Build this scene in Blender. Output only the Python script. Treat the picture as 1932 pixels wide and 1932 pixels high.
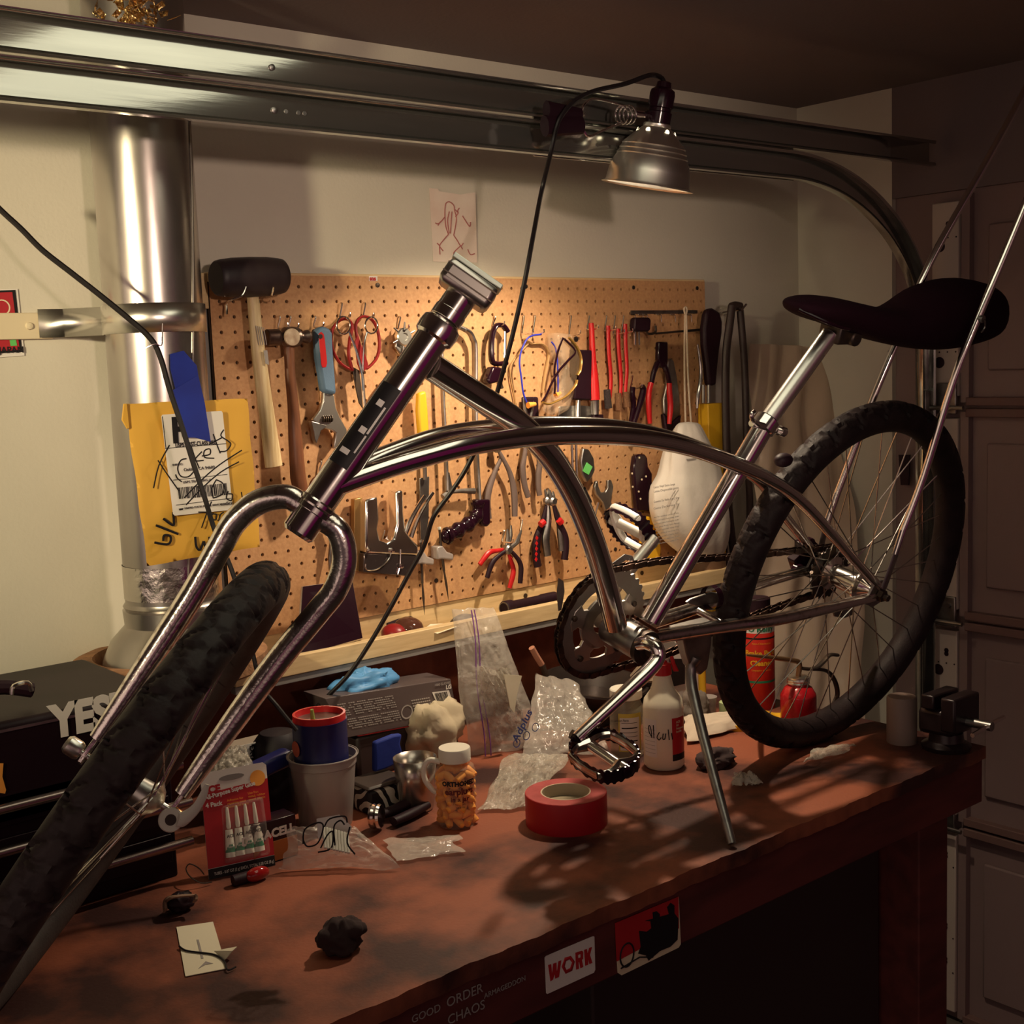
import bpy, bmesh, math, random
import numpy as np
from mathutils import Vector as V, Matrix, Quaternion
S = bpy.context.scene
for o in list(bpy.data.objects): bpy.data.objects.remove(o)
PI = math.pi
R_ = math.radians
# ------------------------------------------------------------------ camera
FPX = 2394.6375703013928
CAM = V((-0.9896166, -1.9428543, 1.5995306))
RC = [V((0.7646548686, -0.6433513729, -0.037442527)), V((-0.1057864179, -0.0679952112, -0.9920614321)), V((0.6356981718, 0.7625455148, -0.1200507065))]
cd = bpy.data.cameras.new('camera'); cam = bpy.data.objects.new('camera', cd); S.collection.objects.link(cam)
cd.sensor_width = 36; cd.sensor_height = 36; cd.sensor_fit = 'HORIZONTAL'; cd.lens = 36 * FPX / 1932; cd.clip_start = .02; cd.clip_end = 60
cam.matrix_world = Matrix(((RC[0].x, -RC[1].x, -RC[2].x, CAM.x), (RC[0].y, -RC[1].y, -RC[2].y, CAM.y), (RC[0].z, -RC[1].z, -RC[2].z, CAM.z), (0, 0, 0, 1)))
S.camera = cam
# ------------------------------------------------------------------ world, lights, exposure
S.view_settings.view_transform = 'Standard'; S.view_settings.look = 'None'; S.view_settings.gamma = 1; S.view_settings.use_curve_mapping = False
S.view_settings.exposure = 0.0
w = bpy.data.worlds.new('world'); S.world = w; w.use_nodes = True
# purple ambient all round; warm glows behind and left added to light the chrome
wt = w.node_tree; wb_ = wt.nodes['Background']; wb_.inputs[1].default_value = 1.0
tcw = wt.nodes.new('ShaderNodeTexCoord'); prev = None
for i, (dr, sz, col) in enumerate((((-.96, -.26, .12), .17, (.62, .43, .35)), ((-.25, -.96, .10), .10, (.26, .17, .14)), ((-.55, -.6, -.55), .20, (.06, .04, .035)))):
    vn = V(dr).normalized(); dp = wt.nodes.new('ShaderNodeVectorMath'); dp.operation = 'DOT_PRODUCT'; dp.inputs[1].default_value = vn; wt.links.new(tcw.outputs['Generated'], dp.inputs[0])
    mr = wt.nodes.new('ShaderNodeMapRange'); mr.interpolation_type = 'SMOOTHERSTEP'; mr.inputs['From Min'].default_value = 1 - sz; mr.inputs['From Max'].default_value = 1 - sz * .25
    wt.links.new(dp.outputs['Value'], mr.inputs['Value'])
    mx = wt.nodes.new('ShaderNodeMix'); mx.data_type = 'RGBA'; mx.inputs['B'].default_value = (*col, 1)
    A_in = [q for q in mx.inputs if q.name == 'A' and q.type == 'RGBA'][0]; B_in = [q for q in mx.inputs if q.name == 'B' and q.type == 'RGBA'][0]; B_in.default_value = (*col, 1)
    O_ = [q for q in mx.outputs if q.type == 'RGBA'][0]
    if prev is None: A_in.default_value = (0.064, 0.003, 0.026, 1)
    else: wt.links.new(prev, A_in)
    wt.links.new(mr.outputs['Result'], mx.inputs['Factor']); prev = O_
wt.links.new(prev, wb_.inputs[0])
def light(kind, name, loc, energy, color, target=None, **k):
    l = bpy.data.lights.new(name, kind); l.energy = energy; l.color = color
    for a, b in k.items(): setattr(l, a, b)
    o = bpy.data.objects.new(name, l); S.collection.objects.link(o); o.location = loc
    if target is not None: o.rotation_euler = (V(target) - V(loc)).to_track_quat('-Z', 'Y').to_euler()
    return o
LAMP = V((.629, -.4115, 1.9409))
light('SPOT', 'clamp_lamp_bulb_light', LAMP, 40, (1, .80, .56), target=LAMP + V((-.38, .15, -.86)), spot_size=R_(158), spot_blend=.9, shadow_soft_size=.022)
light('SPOT', 'left_room_light', (-1.75, -1.05, 1.875), 132, (1, .83, .50), target=(-.40, 0, 1.65), spot_size=R_(52), spot_blend=1, shadow_soft_size=.05)
light('SPOT', 'rear_room_light', (-.85, -3.0, 1.8), 95, (1, .74, .58), target=(.42, 0, 1.86), spot_size=R_(36), spot_blend=1, shadow_soft_size=.06)

# ------------------------------------------------------------------ helpers
def ray(x, y): return RC[0] * ((x - 966) / FPX) + RC[1] * ((y - 966) / FPX) + RC[2]
def at(x, y, ax, v):
    d = ray(x, y); return CAM + d * ((v - CAM[ax]) / d[ax])
def atd(x, y, depth): return CAM + ray(x, y) * depth
def bd(x, y, off=0.0): return at(x, y, 1, -off)
BT = .9
def bn(x, y, h=0.0): return at(x, y, 2, BT + h)
# bike frame: hub centre HC, u along bike (to the rear), v up in frame plane, n towards its left side
YAW, LEAN = -.018, .268
HC = V((.81, -.668, 1.204))
Bn = V((math.sin(YAW) * math.cos(LEAN), -math.cos(YAW) * math.cos(LEAN), -math.sin(LEAN)))
Bu = V((math.cos(YAW), math.sin(YAW), 0)); Bv = Bu.cross(Bn)
if Bv.z < 0: Bv = -Bv
Bv.normalize()
def bk(x, y, off=0.0):
    d = ray(x, y); return CAM + d * (((HC + Bn * off - CAM).dot(Bn)) / d.dot(Bn))
def bw(a, b, o=0.0): return HC + Bu * a + Bv * b + Bn * o
def Z(ox, oy, s): return lambda pts: [(ox + p[0] / s, oy + p[1] / s) for p in pts]
z4 = Z(380, 480, 4.391); z5 = Z(700, 480, 4.391); z6 = Z(1080, 480, 4.391); z7 = Z(560, 850, 4.391); z8 = Z(960, 850, 4.391)
def BD(pts, off=0.0):
    return [bd(p[0], p[1], off if len(p) < 3 else p[2]) for p in pts]
def smooth(pts, n=6, closed=False):
    P = [V(p) for p in pts]
    if len(P) < 3: return P
    out = []; N = len(P)
    for i in range(N if closed else N - 1):
        if closed: a, b, c, d = P[(i - 1) % N], P[i], P[(i + 1) % N], P[(i + 2) % N]
        else: a, b, c, d = P[max(i - 1, 0)], P[i], P[i + 1], P[min(i + 2, N - 1)]
        for k in range(n):
            t = k / n
            out.append(.5 * ((2 * b) + (c - a) * t + (2 * a - 5 * b + 4 * c - d) * t * t + (3 * b - a - 3 * c + d) * t ** 3))
    if not closed: out.append(P[-1])
    return out
def perp(a):
    a = a.normalized(); t = V((0, 0, 1)) if abs(a.z) < .9 else V((1, 0, 0))
    x = t.cross(a).normalized(); return x, a.cross(x)
ORG = {}
class M:
    def __init__(s): s.v = []; s.f = []; s.uv = None
    def add(s, vs, fs):
        b = len(s.v); s.v += [tuple(p) for p in vs]; s.f += [tuple(i + b for i in f) for f in fs]; return s
    def box(s, c, size, X=None, Y=None, Zx=None):
        c = V(c)
        if X is None: X, Y, Zx = V((1, 0, 0)), V((0, 1, 0)), V((0, 0, 1))
        a, b, d = [q / 2 for q in size]
        vs = [c + X * (a * i) + Y * (b * j) + Zx * (d * k) for i in (-1, 1) for j in (-1, 1) for k in (-1, 1)]
        return s.add(vs, [(0, 1, 3, 2), (4, 6, 7, 5), (0, 4, 5, 1), (2, 3, 7, 6), (0, 2, 6, 4), (1, 5, 7, 3)])
    def bb(s, a, b):
        a, b = V(a), V(b); return s.box((a + b) / 2, [abs(q) for q in (b - a)])
    def tube(s, pts, r, n=10, closed=False, cap=True, flat=1.0, fax=None, sm=0):
        P = smooth(pts, sm, closed) if sm else [V(p) for p in pts]
        N = len(P)
        if isinstance(r, (int, float)): rr = [r] * N
        else:
            L = [0.0]
            for i in range(1, N): L.append(L[-1] + (P[i] - P[i - 1]).length)
            rr = list(np.interp([l / max(L[-1], 1e-9) for l in L], np.linspace(0, 1, len(r)), r))
        vs = []; prev = None
        for i in range(N):
            t = (P[(i + 1) % N] - P[i - 1]) if closed else (P[min(i + 1, N - 1)] - P[max(i - 1, 0)])
            if t.length < 1e-9: t = V((0, 0, 1))
            t.normalize()
            if fax is not None: x = (V(fax) - t * V(fax).dot(t)).normalized()
            elif prev is None: x = perp(t)[0]
            else: x = (prev - t * prev.dot(t)).normalized()
            prev = x; y = t.cross(x)
            for k in range(n):
                a = 2 * PI * k / n; vs.append(P[i] + x * (rr[i] * flat * math.cos(a)) + y * (rr[i] * math.sin(a)))
        fs = []
        for i in range(N if closed else N - 1):
            j = (i + 1) % N
            for k in range(n):
                k2 = (k + 1) % n; fs.append((i * n + k, i * n + k2, j * n + k2, j * n + k))
        if cap and not closed:
            fs.append(tuple(range(n - 1, -1, -1))); fs.append(tuple((N - 1) * n + k for k in range(n)))
        return s.add(vs, fs)
    def sweep(s, prof, pts, side, up=None, closed_prof=False):
        # prof (a,b): a along side, b along up (side x tangent)
        P = [V(p) for p in pts]; N = len(P); n = len(prof); vs = []; side = V(side)
        for i in range(N):
            t = (P[min(i + 1, N - 1)] - P[max(i - 1, 0)]).normalized()
            b = side.cross(t).normalized() if up is None else V(up)
            for a, c in prof: vs.append(P[i] + side * a + b * c)
        fs = []
        for i in range(N - 1):
            for k in range(n if closed_prof else n - 1):
                k2 = (k + 1) % n; fs.append((i * n + k, i * n + k2, (i + 1) * n + k2, (i + 1) * n + k))
        if closed_prof: fs += [tuple(range(n - 1, -1, -1)), tuple((N - 1) * n + k for k in range(n))]
        return s.add(vs, fs)
    def lathe(s, prof, base, axis=(0, 0, 1), n=32, cap=True, sx=1.0, X=None, arc=None):
        base = V(base); axis = V(axis).normalized()
        if X is None: x, y = perp(axis)
        else: x = V(X); y = axis.cross(x)
        vs = []
        m = n if arc is None else n + 1
        for r, h in prof:
            for k in range(m):
                a = 2 * PI * k / n if arc is None else arc[0] + (arc[1] - arc[0]) * k / n
                vs.append(base + axis * h + x * (r * sx * math.cos(a)) + y * (r * math.sin(a)))
        fs = []
        for i in range(len(prof) - 1):
            for k in range(n):
                k2 = (k + 1) % n if arc is None else k + 1
                fs.append((i * m + k, i * m + k2, (i + 1) * m + k2, (i + 1) * m + k))
        if cap and arc is None:
            if prof[0][0] > 1e-6: fs.append(tuple(range(n - 1, -1, -1)))
            if prof[-1][0] > 1e-6: fs.append(tuple((len(prof) - 1) * n + k for k in range(n)))
        return s.add(vs, fs)
    def slab(s, pts, th, nrm=(0, -1, 0)):
        P = [V(p) for p in pts]; nn = V(nrm) * th; N = len(P)
        return s.add(P + [p + nn for p in P], [tuple(range(N - 1, -1, -1)), tuple(range(N, 2 * N))] + [(i, (i + 1) % N, (i + 1) % N + N, i + N) for i in range(N)])
    def ball(s, c, r, n=12, sc=(1, 1, 1)):
        c = V(c); vs = []; fs = []
        for i in range(n + 1):
            a = PI * i / n
            for k in range(n * 2):
                b = PI * k / n; vs.append(c + V((r * sc[0] * math.sin(a) * math.cos(b), r * sc[1] * math.sin(a) * math.sin(b), r * sc[2] * math.cos(a))))
        for i in range(n):
            for k in range(2 * n):
                k2 = (k + 1) % (2 * n); fs.append((i * 2 * n + k, (i + 1) * 2 * n + k, (i + 1) * 2 * n + k2, i * 2 * n + k2))
        return s.add(vs, fs)
    def grid(s, f, nu, nv, closeu=False):
        vs = [f(i / nu, j / nv) for i in range(nu + (0 if closeu else 1)) for j in range(nv + 1)]
        fs = []
        for i in range(nu):
            i2 = (i + 1) % nu if closeu else i + 1
            for j in range(nv): fs.append((i * (nv + 1) + j, i2 * (nv + 1) + j, i2 * (nv + 1) + j + 1, i * (nv + 1) + j + 1))
        return s.add(vs, fs)
    def obj(s, name, mat, parent=None, bevel=0, solid=0, ang=35, origin=None, sub=0):
        me = bpy.data.meshes.new(name)
        if parent is not None: o0 = ORG[parent.name]
        else:
            if origin is not None: o0 = V(origin)
            else:
                A = np.array(s.v); lo, hi = A.min(0), A.max(0); o0 = V(((lo[0] + hi[0]) / 2, (lo[1] + hi[1]) / 2, lo[2]))
        me.from_pydata([tuple(V(p) - o0) for p in s.v], [], s.f)
        bm = bmesh.new(); bm.from_mesh(me); bmesh.ops.remove_doubles(bm, verts=bm.verts, dist=1e-6)
        bmesh.ops.recalc_face_normals(bm, faces=bm.faces); bm.to_mesh(me); bm.free()
        me.materials.append(mat); me.shade_smooth(); me.set_sharp_from_angle(angle=R_(ang))
        o = bpy.data.objects.new(name, me); S.collection.objects.link(o)
        if parent is not None: o.parent = parent; ORG[o.name] = o0
        else: o.location = o0; ORG[o.name] = o0
        if bevel:
            b = o.modifiers.new('bevel', 'BEVEL'); b.width = bevel; b.segments = 2; b.limit_method = 'ANGLE'; b.angle_limit = R_(40)
        if solid:
            b = o.modifiers.new('solid', 'SOLIDIFY'); b.thickness = solid; b.offset = 0
        if sub:
            b = o.modifiers.new('sub', 'SUBSURF'); b.levels = sub; b.render_levels = sub
        return o
    def thing(s, name, mat, label, cat, group=None, **k):
        o = s.obj(name, mat, None, **k); return tag(o, label, cat, group)
def tag(o, label, cat, group=None, kind=None):
    o['label'] = label; o['category'] = cat
    if group: o['group'] = group
    if kind: o['kind'] = kind
    return o
def thing(name, loc, label, cat, group=None):
    o = bpy.data.objects.new(name, None); S.collection.objects.link(o); o.location = V(loc); ORG[o.name] = V(loc); o.empty_display_size = .02
    return tag(o, label, cat, group)
def struct(o): o['kind'] = 'structure'; return o

# ------------------------------------------------------------------ materials
def mat(name, col, rough=.5, metal=0.0, col2=None, nscale=20, bump=0.0, bscale=None, trans=0.0, alpha=1.0, emit=None, estr=1, spec=.5, stretch=(1, 1, 1), contrast=(.35, .65), coat=0, sss=0, bdist=.002, detail=6, ior=1.45):
    m = bpy.data.materials.new(name); m.use_nodes = True; nt = m.node_tree; b = nt.nodes['Principled BSDF']
    b.inputs['Base Color'].default_value = (*col, 1); b.inputs['Roughness'].default_value = rough; b.inputs['Metallic'].default_value = metal
    b.inputs['Specular IOR Level'].default_value = spec; b.inputs['IOR'].default_value = ior
    b.inputs['Transmission Weight'].default_value = trans; b.inputs['Alpha'].default_value = alpha; b.inputs['Coat Weight'].default_value = coat
    if emit: b.inputs['Emission Color'].default_value = (*emit, 1); b.inputs['Emission Strength'].default_value = estr
    if col2 or bump:
        tc = nt.nodes.new('ShaderNodeTexCoord'); mp = nt.nodes.new('ShaderNodeMapping'); mp.inputs['Scale'].default_value = stretch
        nt.links.new(tc.outputs['Object'], mp.inputs['Vector'])
    if col2:
        n = nt.nodes.new('ShaderNodeTexNoise'); n.inputs['Scale'].default_value = nscale; n.inputs['Detail'].default_value = detail
        r = nt.nodes.new('ShaderNodeValToRGB'); r.color_ramp.elements[0].position = contrast[0]; r.color_ramp.elements[1].position = contrast[1]
        r.color_ramp.elements[0].color = (*col2, 1); r.color_ramp.elements[1].color = (*col, 1)
        nt.links.new(mp.outputs[0], n.inputs['Vector']); nt.links.new(n.outputs[0], r.inputs[0]); nt.links.new(r.outputs[0], b.inputs['Base Color'])
    if bump:
        n2 = nt.nodes.new('ShaderNodeTexNoise'); n2.inputs['Scale'].default_value = bscale or nscale; n2.inputs['Detail'].default_value = 4
        bp = nt.nodes.new('ShaderNodeBump'); bp.inputs['Strength'].default_value = bump; bp.inputs['Distance'].default_value = bdist
        nt.links.new(mp.outputs[0], n2.inputs['Vector']); nt.links.new(n2.outputs[0], bp.inputs['Height']); nt.links.new(bp.outputs[0], b.inputs['Normal'])
    return m
WALL = mat('painted drywall', (.66, .62, .53), .8, bump=.35, bscale=160, bdist=.001, col2=(.6, .56, .48), nscale=3)
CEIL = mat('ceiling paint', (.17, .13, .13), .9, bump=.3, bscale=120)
FLOOR = mat('concrete', (.12, .1, .09), .8, col2=(.07, .06, .05), nscale=6)
DOORM = mat('garage door steel', (.22, .15, .145), .55, bump=.1, bscale=60)
DOORRUB = mat('door seam rubber', (.16, .09, .08), .7)
STILE = mat('door end stile', (.5, .42, .37), .5)
CHROME = mat('chrome', (.88, .84, .8), .14, 1.0, bump=.03, bscale=45)
CHROMEP = mat('pitted chrome', (.84, .79, .75), .18, 1.0, col2=(.4, .33, .3), nscale=60, contrast=(.3, .45), bump=.15, bscale=220)
DULL = mat('dull steel', (.42, .4, .38), .38, 1.0, col2=(.25, .23, .22), nscale=30)
BRIGHT = mat('brushed aluminium', (.86, .84, .78), .3, 1.0, bump=.05, bscale=80)
RAIL = mat('galvanised track', (.62, .62, .57), .12, .92, col2=(.5, .5, .46), nscale=8, stretch=(.3, 4, 4), bump=.05, bscale=30)
GALV = mat('galvanised duct', (.6, .56, .52), .27, .95, col2=(.38, .35, .33), nscale=9, stretch=(1, 1, .35), bump=.12, bscale=14, bdist=.004)
BLACK = mat('black rubber', (.016, .004, .009), .55, spec=.3)
TYRE = mat('tyre rubber', (.05, .038, .036), .6, col2=(.034, .026, .025), nscale=40, bump=.2, bscale=300)
GLOSSB = mat('glossy black plastic', (.014, .003, .008), .16)
SEATM = mat('black seat cloth', (.016, .003, .008), .85, bump=.4, bscale=400, spec=.15)
IRON = mat('dark iron', (.06, .05, .05), .45, .8, col2=(.1, .07, .05), nscale=40)
PEG = mat('hardboard', (.57, .315, .15), .62, col2=(.48, .25, .115), nscale=160, bump=.15, bscale=300)
PINE = mat('pine strip', (.72, .53, .29), .5, col2=(.6, .42, .22), nscale=10, stretch=(1.2, 14, 14))
LAMW = mat('ash handle', (.8, .65, .38), .45, col2=(.62, .44, .22), nscale=14, stretch=(14, 14, 1))
BENCH = mat('stained hardboard bench', (.28, .078, .038), .6, col2=(.04, .010, .008), nscale=6.5, contrast=(.40, .60), bump=.25, bscale=180, detail=9)
BENCHF = mat('bench apron', (.12, .022, .018), .7, col2=(.07, .012, .01), nscale=6, stretch=(1, 5, 5))
BACKS = mat('brown backsplash', (.19, .05, .025), .6, col2=(.14, .035, .018), nscale=40)
HWOOD = mat('walnut handle', (.22, .08, .035), .45, col2=(.13, .045, .02), nscale=14, stretch=(10, 10, 1))
RED = mat('red plastic', (.5, .012, .014), .35)
DRED = mat('dark red', (.25, .012, .014), .35)
BLUE = mat('blue tape', (.008, .025, .28), .6, col2=(.006, .015, .2), nscale=12)
NBLUE = mat('navy', (.012, .014, .09), .35)
WBLUE = mat('blue grip', (.085, .15, .24), .6, bump=.2, bscale=300)
GLOVE = mat('blue nitrile', (.09, .3, .62), .5, bump=.4, bscale=30)
WHITE = mat('white plastic', (.75, .72, .62), .35)
PAPER = mat('paper', (.72, .66, .5), .8)
LABELW = mat('white label', (.74, .7, .66), .6)
ENV = mat('kraft envelope', (.72, .4, .055), .7, col2=(.66, .36, .05), nscale=5, bump=.3, bscale=20, bdist=.004)
INK = mat('ink', (.006, .004, .006), .6)
REDINK = mat('red print', (.42, .01, .015), .6)
GREYINK = mat('grey print', (.3, .27, .26), .6)
PINKINK = mat('faded pink pencil', (.42, .14, .13), .8)
BLUEINK = mat('blue print', (.05, .07, .25), .6)
YELLOW = mat('yellow', (.75, .42, .02), .45)
ORANGE = mat('orange foam', (.9, .36, .06), .7)
GREEN = mat('green tape', (.12, .5, .12), .6)
CREAM = mat('cream', (.7, .6, .42), .7)
GREYC = mat('grey carton', (.12, .09, .09), .35, col2=(.1, .075, .075), nscale=6)
CORD = mat('black cord', (.012, .009, .01), .35)
CLOTHG = mat('grey cloth', (.16, .13, .11), .9, bump=.4, bscale=90)
RAGW = mat('white bag', (.68, .62, .56), .7, bump=.5, bscale=22, bdist=.006)
STRING = mat('string', (.62, .5, .38), .9)
GREYP = mat('grey plastic', (.24, .22, .21), .5)
GLASS = mat('clear glass', (.95, .95, .9), .03, trans=1.0, ior=1.3)
def film(name, col, a, rough=.12, bump=.8, bscale=22, spec=1.0, bdist=.01):
    return mat(name, col, rough, alpha=a, bump=bump, bscale=bscale, spec=spec, bdist=bdist)
BAG = film('clear polythene', (.75, .68, .6), .30, bscale=35)
BAGC = film('crinkled polythene', (.62, .56, .47), .42, bscale=60)
CUP = film('frosted plastic', (.42, .37, .35), .72, rough=.3, bump=.1)
SHEET = film('milky polythene sheet', (.66, .5, .38), .84, rough=.22, bscale=5, bdist=.02)
JARP = film('clear jar plastic', (.8, .7, .55), .16, rough=.05, bump=0.001)
PURPLE = mat('purple zip', (.2, .06, .28), .5)
FOIL = mat('gold foil', (.8, .55, .25), .2, 1.0, bump=.9, bscale=60, bdist=.02)

def tmesh(txt, size, org, right, up, mt, parent, name='lettering', lift=.0006, bold=0, shear=0, align='LEFT', width=None, spacing=1.0):
    c = bpy.data.curves.new('t', 'FONT'); c.body = txt; c.size = size; c.offset = bold; c.shear = shear; c.align_x = align; c.extrude = .0002; c.resolution_u = 3; c.space_character = spacing
    t = bpy.data.objects.new('t', c); S.collection.objects.link(t)
    dg = bpy.context.evaluated_depsgraph_get(); me = bpy.data.meshes.new_from_object(t.evaluated_get(dg))
    bpy.data.objects.remove(t)
    right = V(right).normalized(); up = V(up); up = (up - right * up.dot(right)).normalized(); nn = right.cross(up)
    vs = [v.co.copy() for v in me.vertices]
    if not vs: return None
    if width:
        mx = max(v.x for v in vs); mn = min(v.x for v in vs); k = width / (mx - mn)
        for v in vs: v.x *= k
    m = M(); m.add([V(org) + right * v.x + up * v.y + nn * (v.z + lift) for v in vs], [tuple(p.vertices) for p in me.polygons])
    return m.obj(name, mt, parent)
def strokes(lines, r, mt, parent, name='handwriting', off=None, sm=4, flat=.4, nrm=(0, -1, 0)):
    m = M()
    for L in lines:
        m.tube(L, r, 6, sm=sm if len(L) > 2 else 0, fax=nrm, flat=flat)
    return m.obj(name, mt, parent)
def quad(m, a, b, c, d, th=.0006, nrm=(0, -1, 0)): return m.slab([a, b, c, d], th, nrm)
rnd = random.Random(4)

# ------------------------------------------------------------------ setting
WY = .03; XR = 1.603; ZC = 2.176
struct(M().bb((-3.0, WY, 0), (XR + .1, WY + .1, ZC)).obj('wall_back', WALL))
yj = -.235
struct(M().bb((XR, yj, 0), (XR + .1, WY, ZC)).obj('wall_right', WALL))
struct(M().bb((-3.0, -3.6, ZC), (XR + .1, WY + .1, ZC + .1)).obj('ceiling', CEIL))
struct(M().bb((-3.0, -3.6, -.1), (XR + .1, WY + .1, 0)).obj('floor', FLOOR))
# header above the garage door and the door
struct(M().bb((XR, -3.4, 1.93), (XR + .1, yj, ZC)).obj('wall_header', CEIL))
dr = M(); dr.bb((XR + .015, -3.4, 0), (XR + .06, yj, 1.93)); dr = struct(dr.obj('door_1', DOORM))
def yz(x, y): return at(x, y, 0, XR)
zs = [yz(1826, 768).z, yz(1826, 1172).z]
dz = zs[0] - zs[1]
joints = [zs[0] + dz * k for k in range(1, -4, -1)]
for zj in joints:
    if zj > 1.9 or zj < 0: continue
    M().bb((XR - .006, -3.3, zj - .022), (XR + .015, -.425, zj - .003)).obj('seam_rail', DOORRUB, dr, bevel=.002)
    M().bb((XR - .006, -3.3, zj + .003), (XR + .015, -.425, zj + .022)).obj('seam_rail', DOORRUB, dr, bevel=.002)
for i, zj in enumerate(joints):
    z0, z1 = zj - dz + .03, zj - .03
    if z1 < 0: continue
    z1 = min(z1, 1.9); z0 = max(z0, .02)
    if z0 >= z1 - .05: continue
    for k in range(3):
        y1 = -.47 - k * .9; pm = M()
        pm.bb((XR + .005, y1 - .8, z0 + .05), (XR + .015, y1, z1 - .05)); pm.obj('raised_panel', DOORM, dr, bevel=.004)
    m = M(); m.bb((XR - .012, -.41, z0 - .005), (XR + .015, -.345, z1 + .005)); st = m.obj('end_stile', STILE, dr, bevel=.002)
    M().bb((XR - .004, -.432, z0 - .02), (XR + .015, -.412, z1 + .02)).obj('stile_lip', DOORM, dr)
    h = M()
    for zz, yy, rr in ((z0 + .07, -.365, .0125), (z1 - .09, -.365, .0125), (z0 + .155, -.365, .0125)):
        h.lathe([(rr, 0), (rr, .001)], (XR - .0135, yy, zz), (1, 0, 0), 16)
    for zz, yy in ((z0 + .115, -.385), (z1 - .05, -.385), (z0 + .2, -.385)):
        h.lathe([(.0055, 0), (.0055, .001)], (XR - .0135, yy, zz), (1, 0, 0), 12)
        h.lathe([(.0055, 0), (.0055, .001)], (XR - .0135, yy, zz + .008), (1, 0, 0), 12)
        for q in range(3): h.lathe([(.0018, 0), (.0018, .001)], (XR - .0135, yy + .02 * (q - 1), zz - .022), (1, 0, 0), 8)
    h.obj('punched_hole', BLACK, st)
for zj in joints:
    if .2 < zj < 1.9:
        h = M(); h.bb((XR - .02, -.41, zj - .015), (XR - .012, -.35, zj + .055)); h.bb((XR - .06, -.36, zj - .02), (XR - .012, -.345, zj + .04)); hg = h.obj('roller_hinge', DULL, dr, bevel=.002)
        b = M(); b.tube([(XR - .04, -.44, zj), (XR - .04, -.34, zj)], .005, 10); b.lathe([(.006, 0), (.006, .006)], (XR - .02, -.395, zj + .035), (-1, 0, 0), 6); b.obj('hinge_pin', DULL, hg)

# ------------------------------------------------------------------ overhead door tracks
YR = -.35
prof = [(.016, .020), (.018, .026), (.008, .0262), (.0, .025), (0, .018), (0, -.018), (.0, -.025), (.008, -.0262), (.018, -.026), (.016, -.020)]
prof = [(-a, b) for a, b in prof]
def rail_z(x, y): return at(x, y, 1, YR)
zl = rail_z(515, 208).z; zu = rail_z(515, 128).z; zr = rail_z(1500, 300).z
xA, xB = rail_z(515, 128).x, rail_z(1500, 300).x
def track(name, path, label):
    m = M(); m.sweep(prof, path, (0, 1, 0)); return m.thing(name, RAIL, label, 'garage door track', 'garage door tracks', solid=.0016)
slope = 0.0
upath = [V((t, YR, zu)) for t in np.linspace(-1.9, 1.57, 16)]
upper = track('door_track', upath, 'upper straight galvanised garage door track running under the ceiling')
x1 = rail_z(1480, 300).x
bend = []
xv = 1.545; rb = xv - x1 - .0
lpath = [V((t, YR, zl)) for t in np.linspace(-1.9, x1, 16)]
zb_ = rail_z(1738, 640).z; rz = zl - zb_
for k in range(1, 25):
    a = PI / 2 * k / 24; lpath.append(V((x1 + rb * math.sin(a), YR, zl - rz * (1 - math.cos(a)))))
lpath.append(V((xv, YR, .05)))
lower = track('door_track', lpath, 'lower garage door track curving down beside the closed door')
# rolled lip seen between the tracks and joint splice plates
for tr, zz in ((upper, zu), (lower, zl)):
    for xx, yy in ((512, 128),):
        p = rail_z(xx, yy); bt = M(); bt.lathe([(.0045, 0), (.0045, .003), (.002, .004)], (p.x, YR - .0, zz), (0, -1, 0), 12); bt.obj('rivet', DULL, tr)
bt = M()
for dx in (.02, .04, .05): M().lathe([(.003, 0), (.003, .002)], (rail_z(515, 208).x + dx, YR, zl), (0, -1, 0), 10).obj('rivet', DULL, lower)
for dx in (0, .03, .05, .065): M().lathe([(.003, 0), (.003, .002)], (rail_z(1125, 270).x + dx, YR, zl), (0, -1, 0), 10).obj('rivet', DULL, lower)
M().bb((rail_z(1010, 250).x, YR + .004, zl - .027), (rail_z(1500, 250).x, YR + .008, zu + .02)).obj('splice_plate', RAIL, lower, bevel=.001)
# ceiling light seen mirrored in the tracks
fx = thing('ceiling_light', (.05, -.98, ZC), 'square ceiling light fixture above the bench mirrored in the tracks', 'light')
M().bb((-.22, -1.74, ZC - .035), (.22, -.64, ZC)).obj('housing', WHITE, fx, bevel=.004)
LITE = mat('lit diffuser', (.8, .8, .7), .5, emit=(1, .97, .72), estr=1.35)
M().bb((-.20, -1.72, ZC - .042), (.20, -.66, ZC - .0345)).obj('diffuser', LITE, fx)
# gold foil ornament above the tracks
m = M(); c0 = at(250, 15, 1, -.24)
for k in range(170):
    a = rnd.random() * 2 * PI; r = .042 * rnd.random(); h = rnd.uniform(-.036, .04); rr = r * (1.2 - h * 10)
    p = c0 + V((rr * math.cos(a), rr * .6 * math.sin(a), h)); q = V([rnd.uniform(-1, 1) for _ in range(3)]).normalized() * .012; s2 = V([rnd.uniform(-1, 1) for _ in range(3)]).normalized() * .008
    m.slab([p, p + q, p + q + s2, p + s2], .0008, q.cross(s2).normalized())
m.thing('foil_garland', FOIL, 'crumpled gold foil garland on top of the upper track', 'garland')

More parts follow.
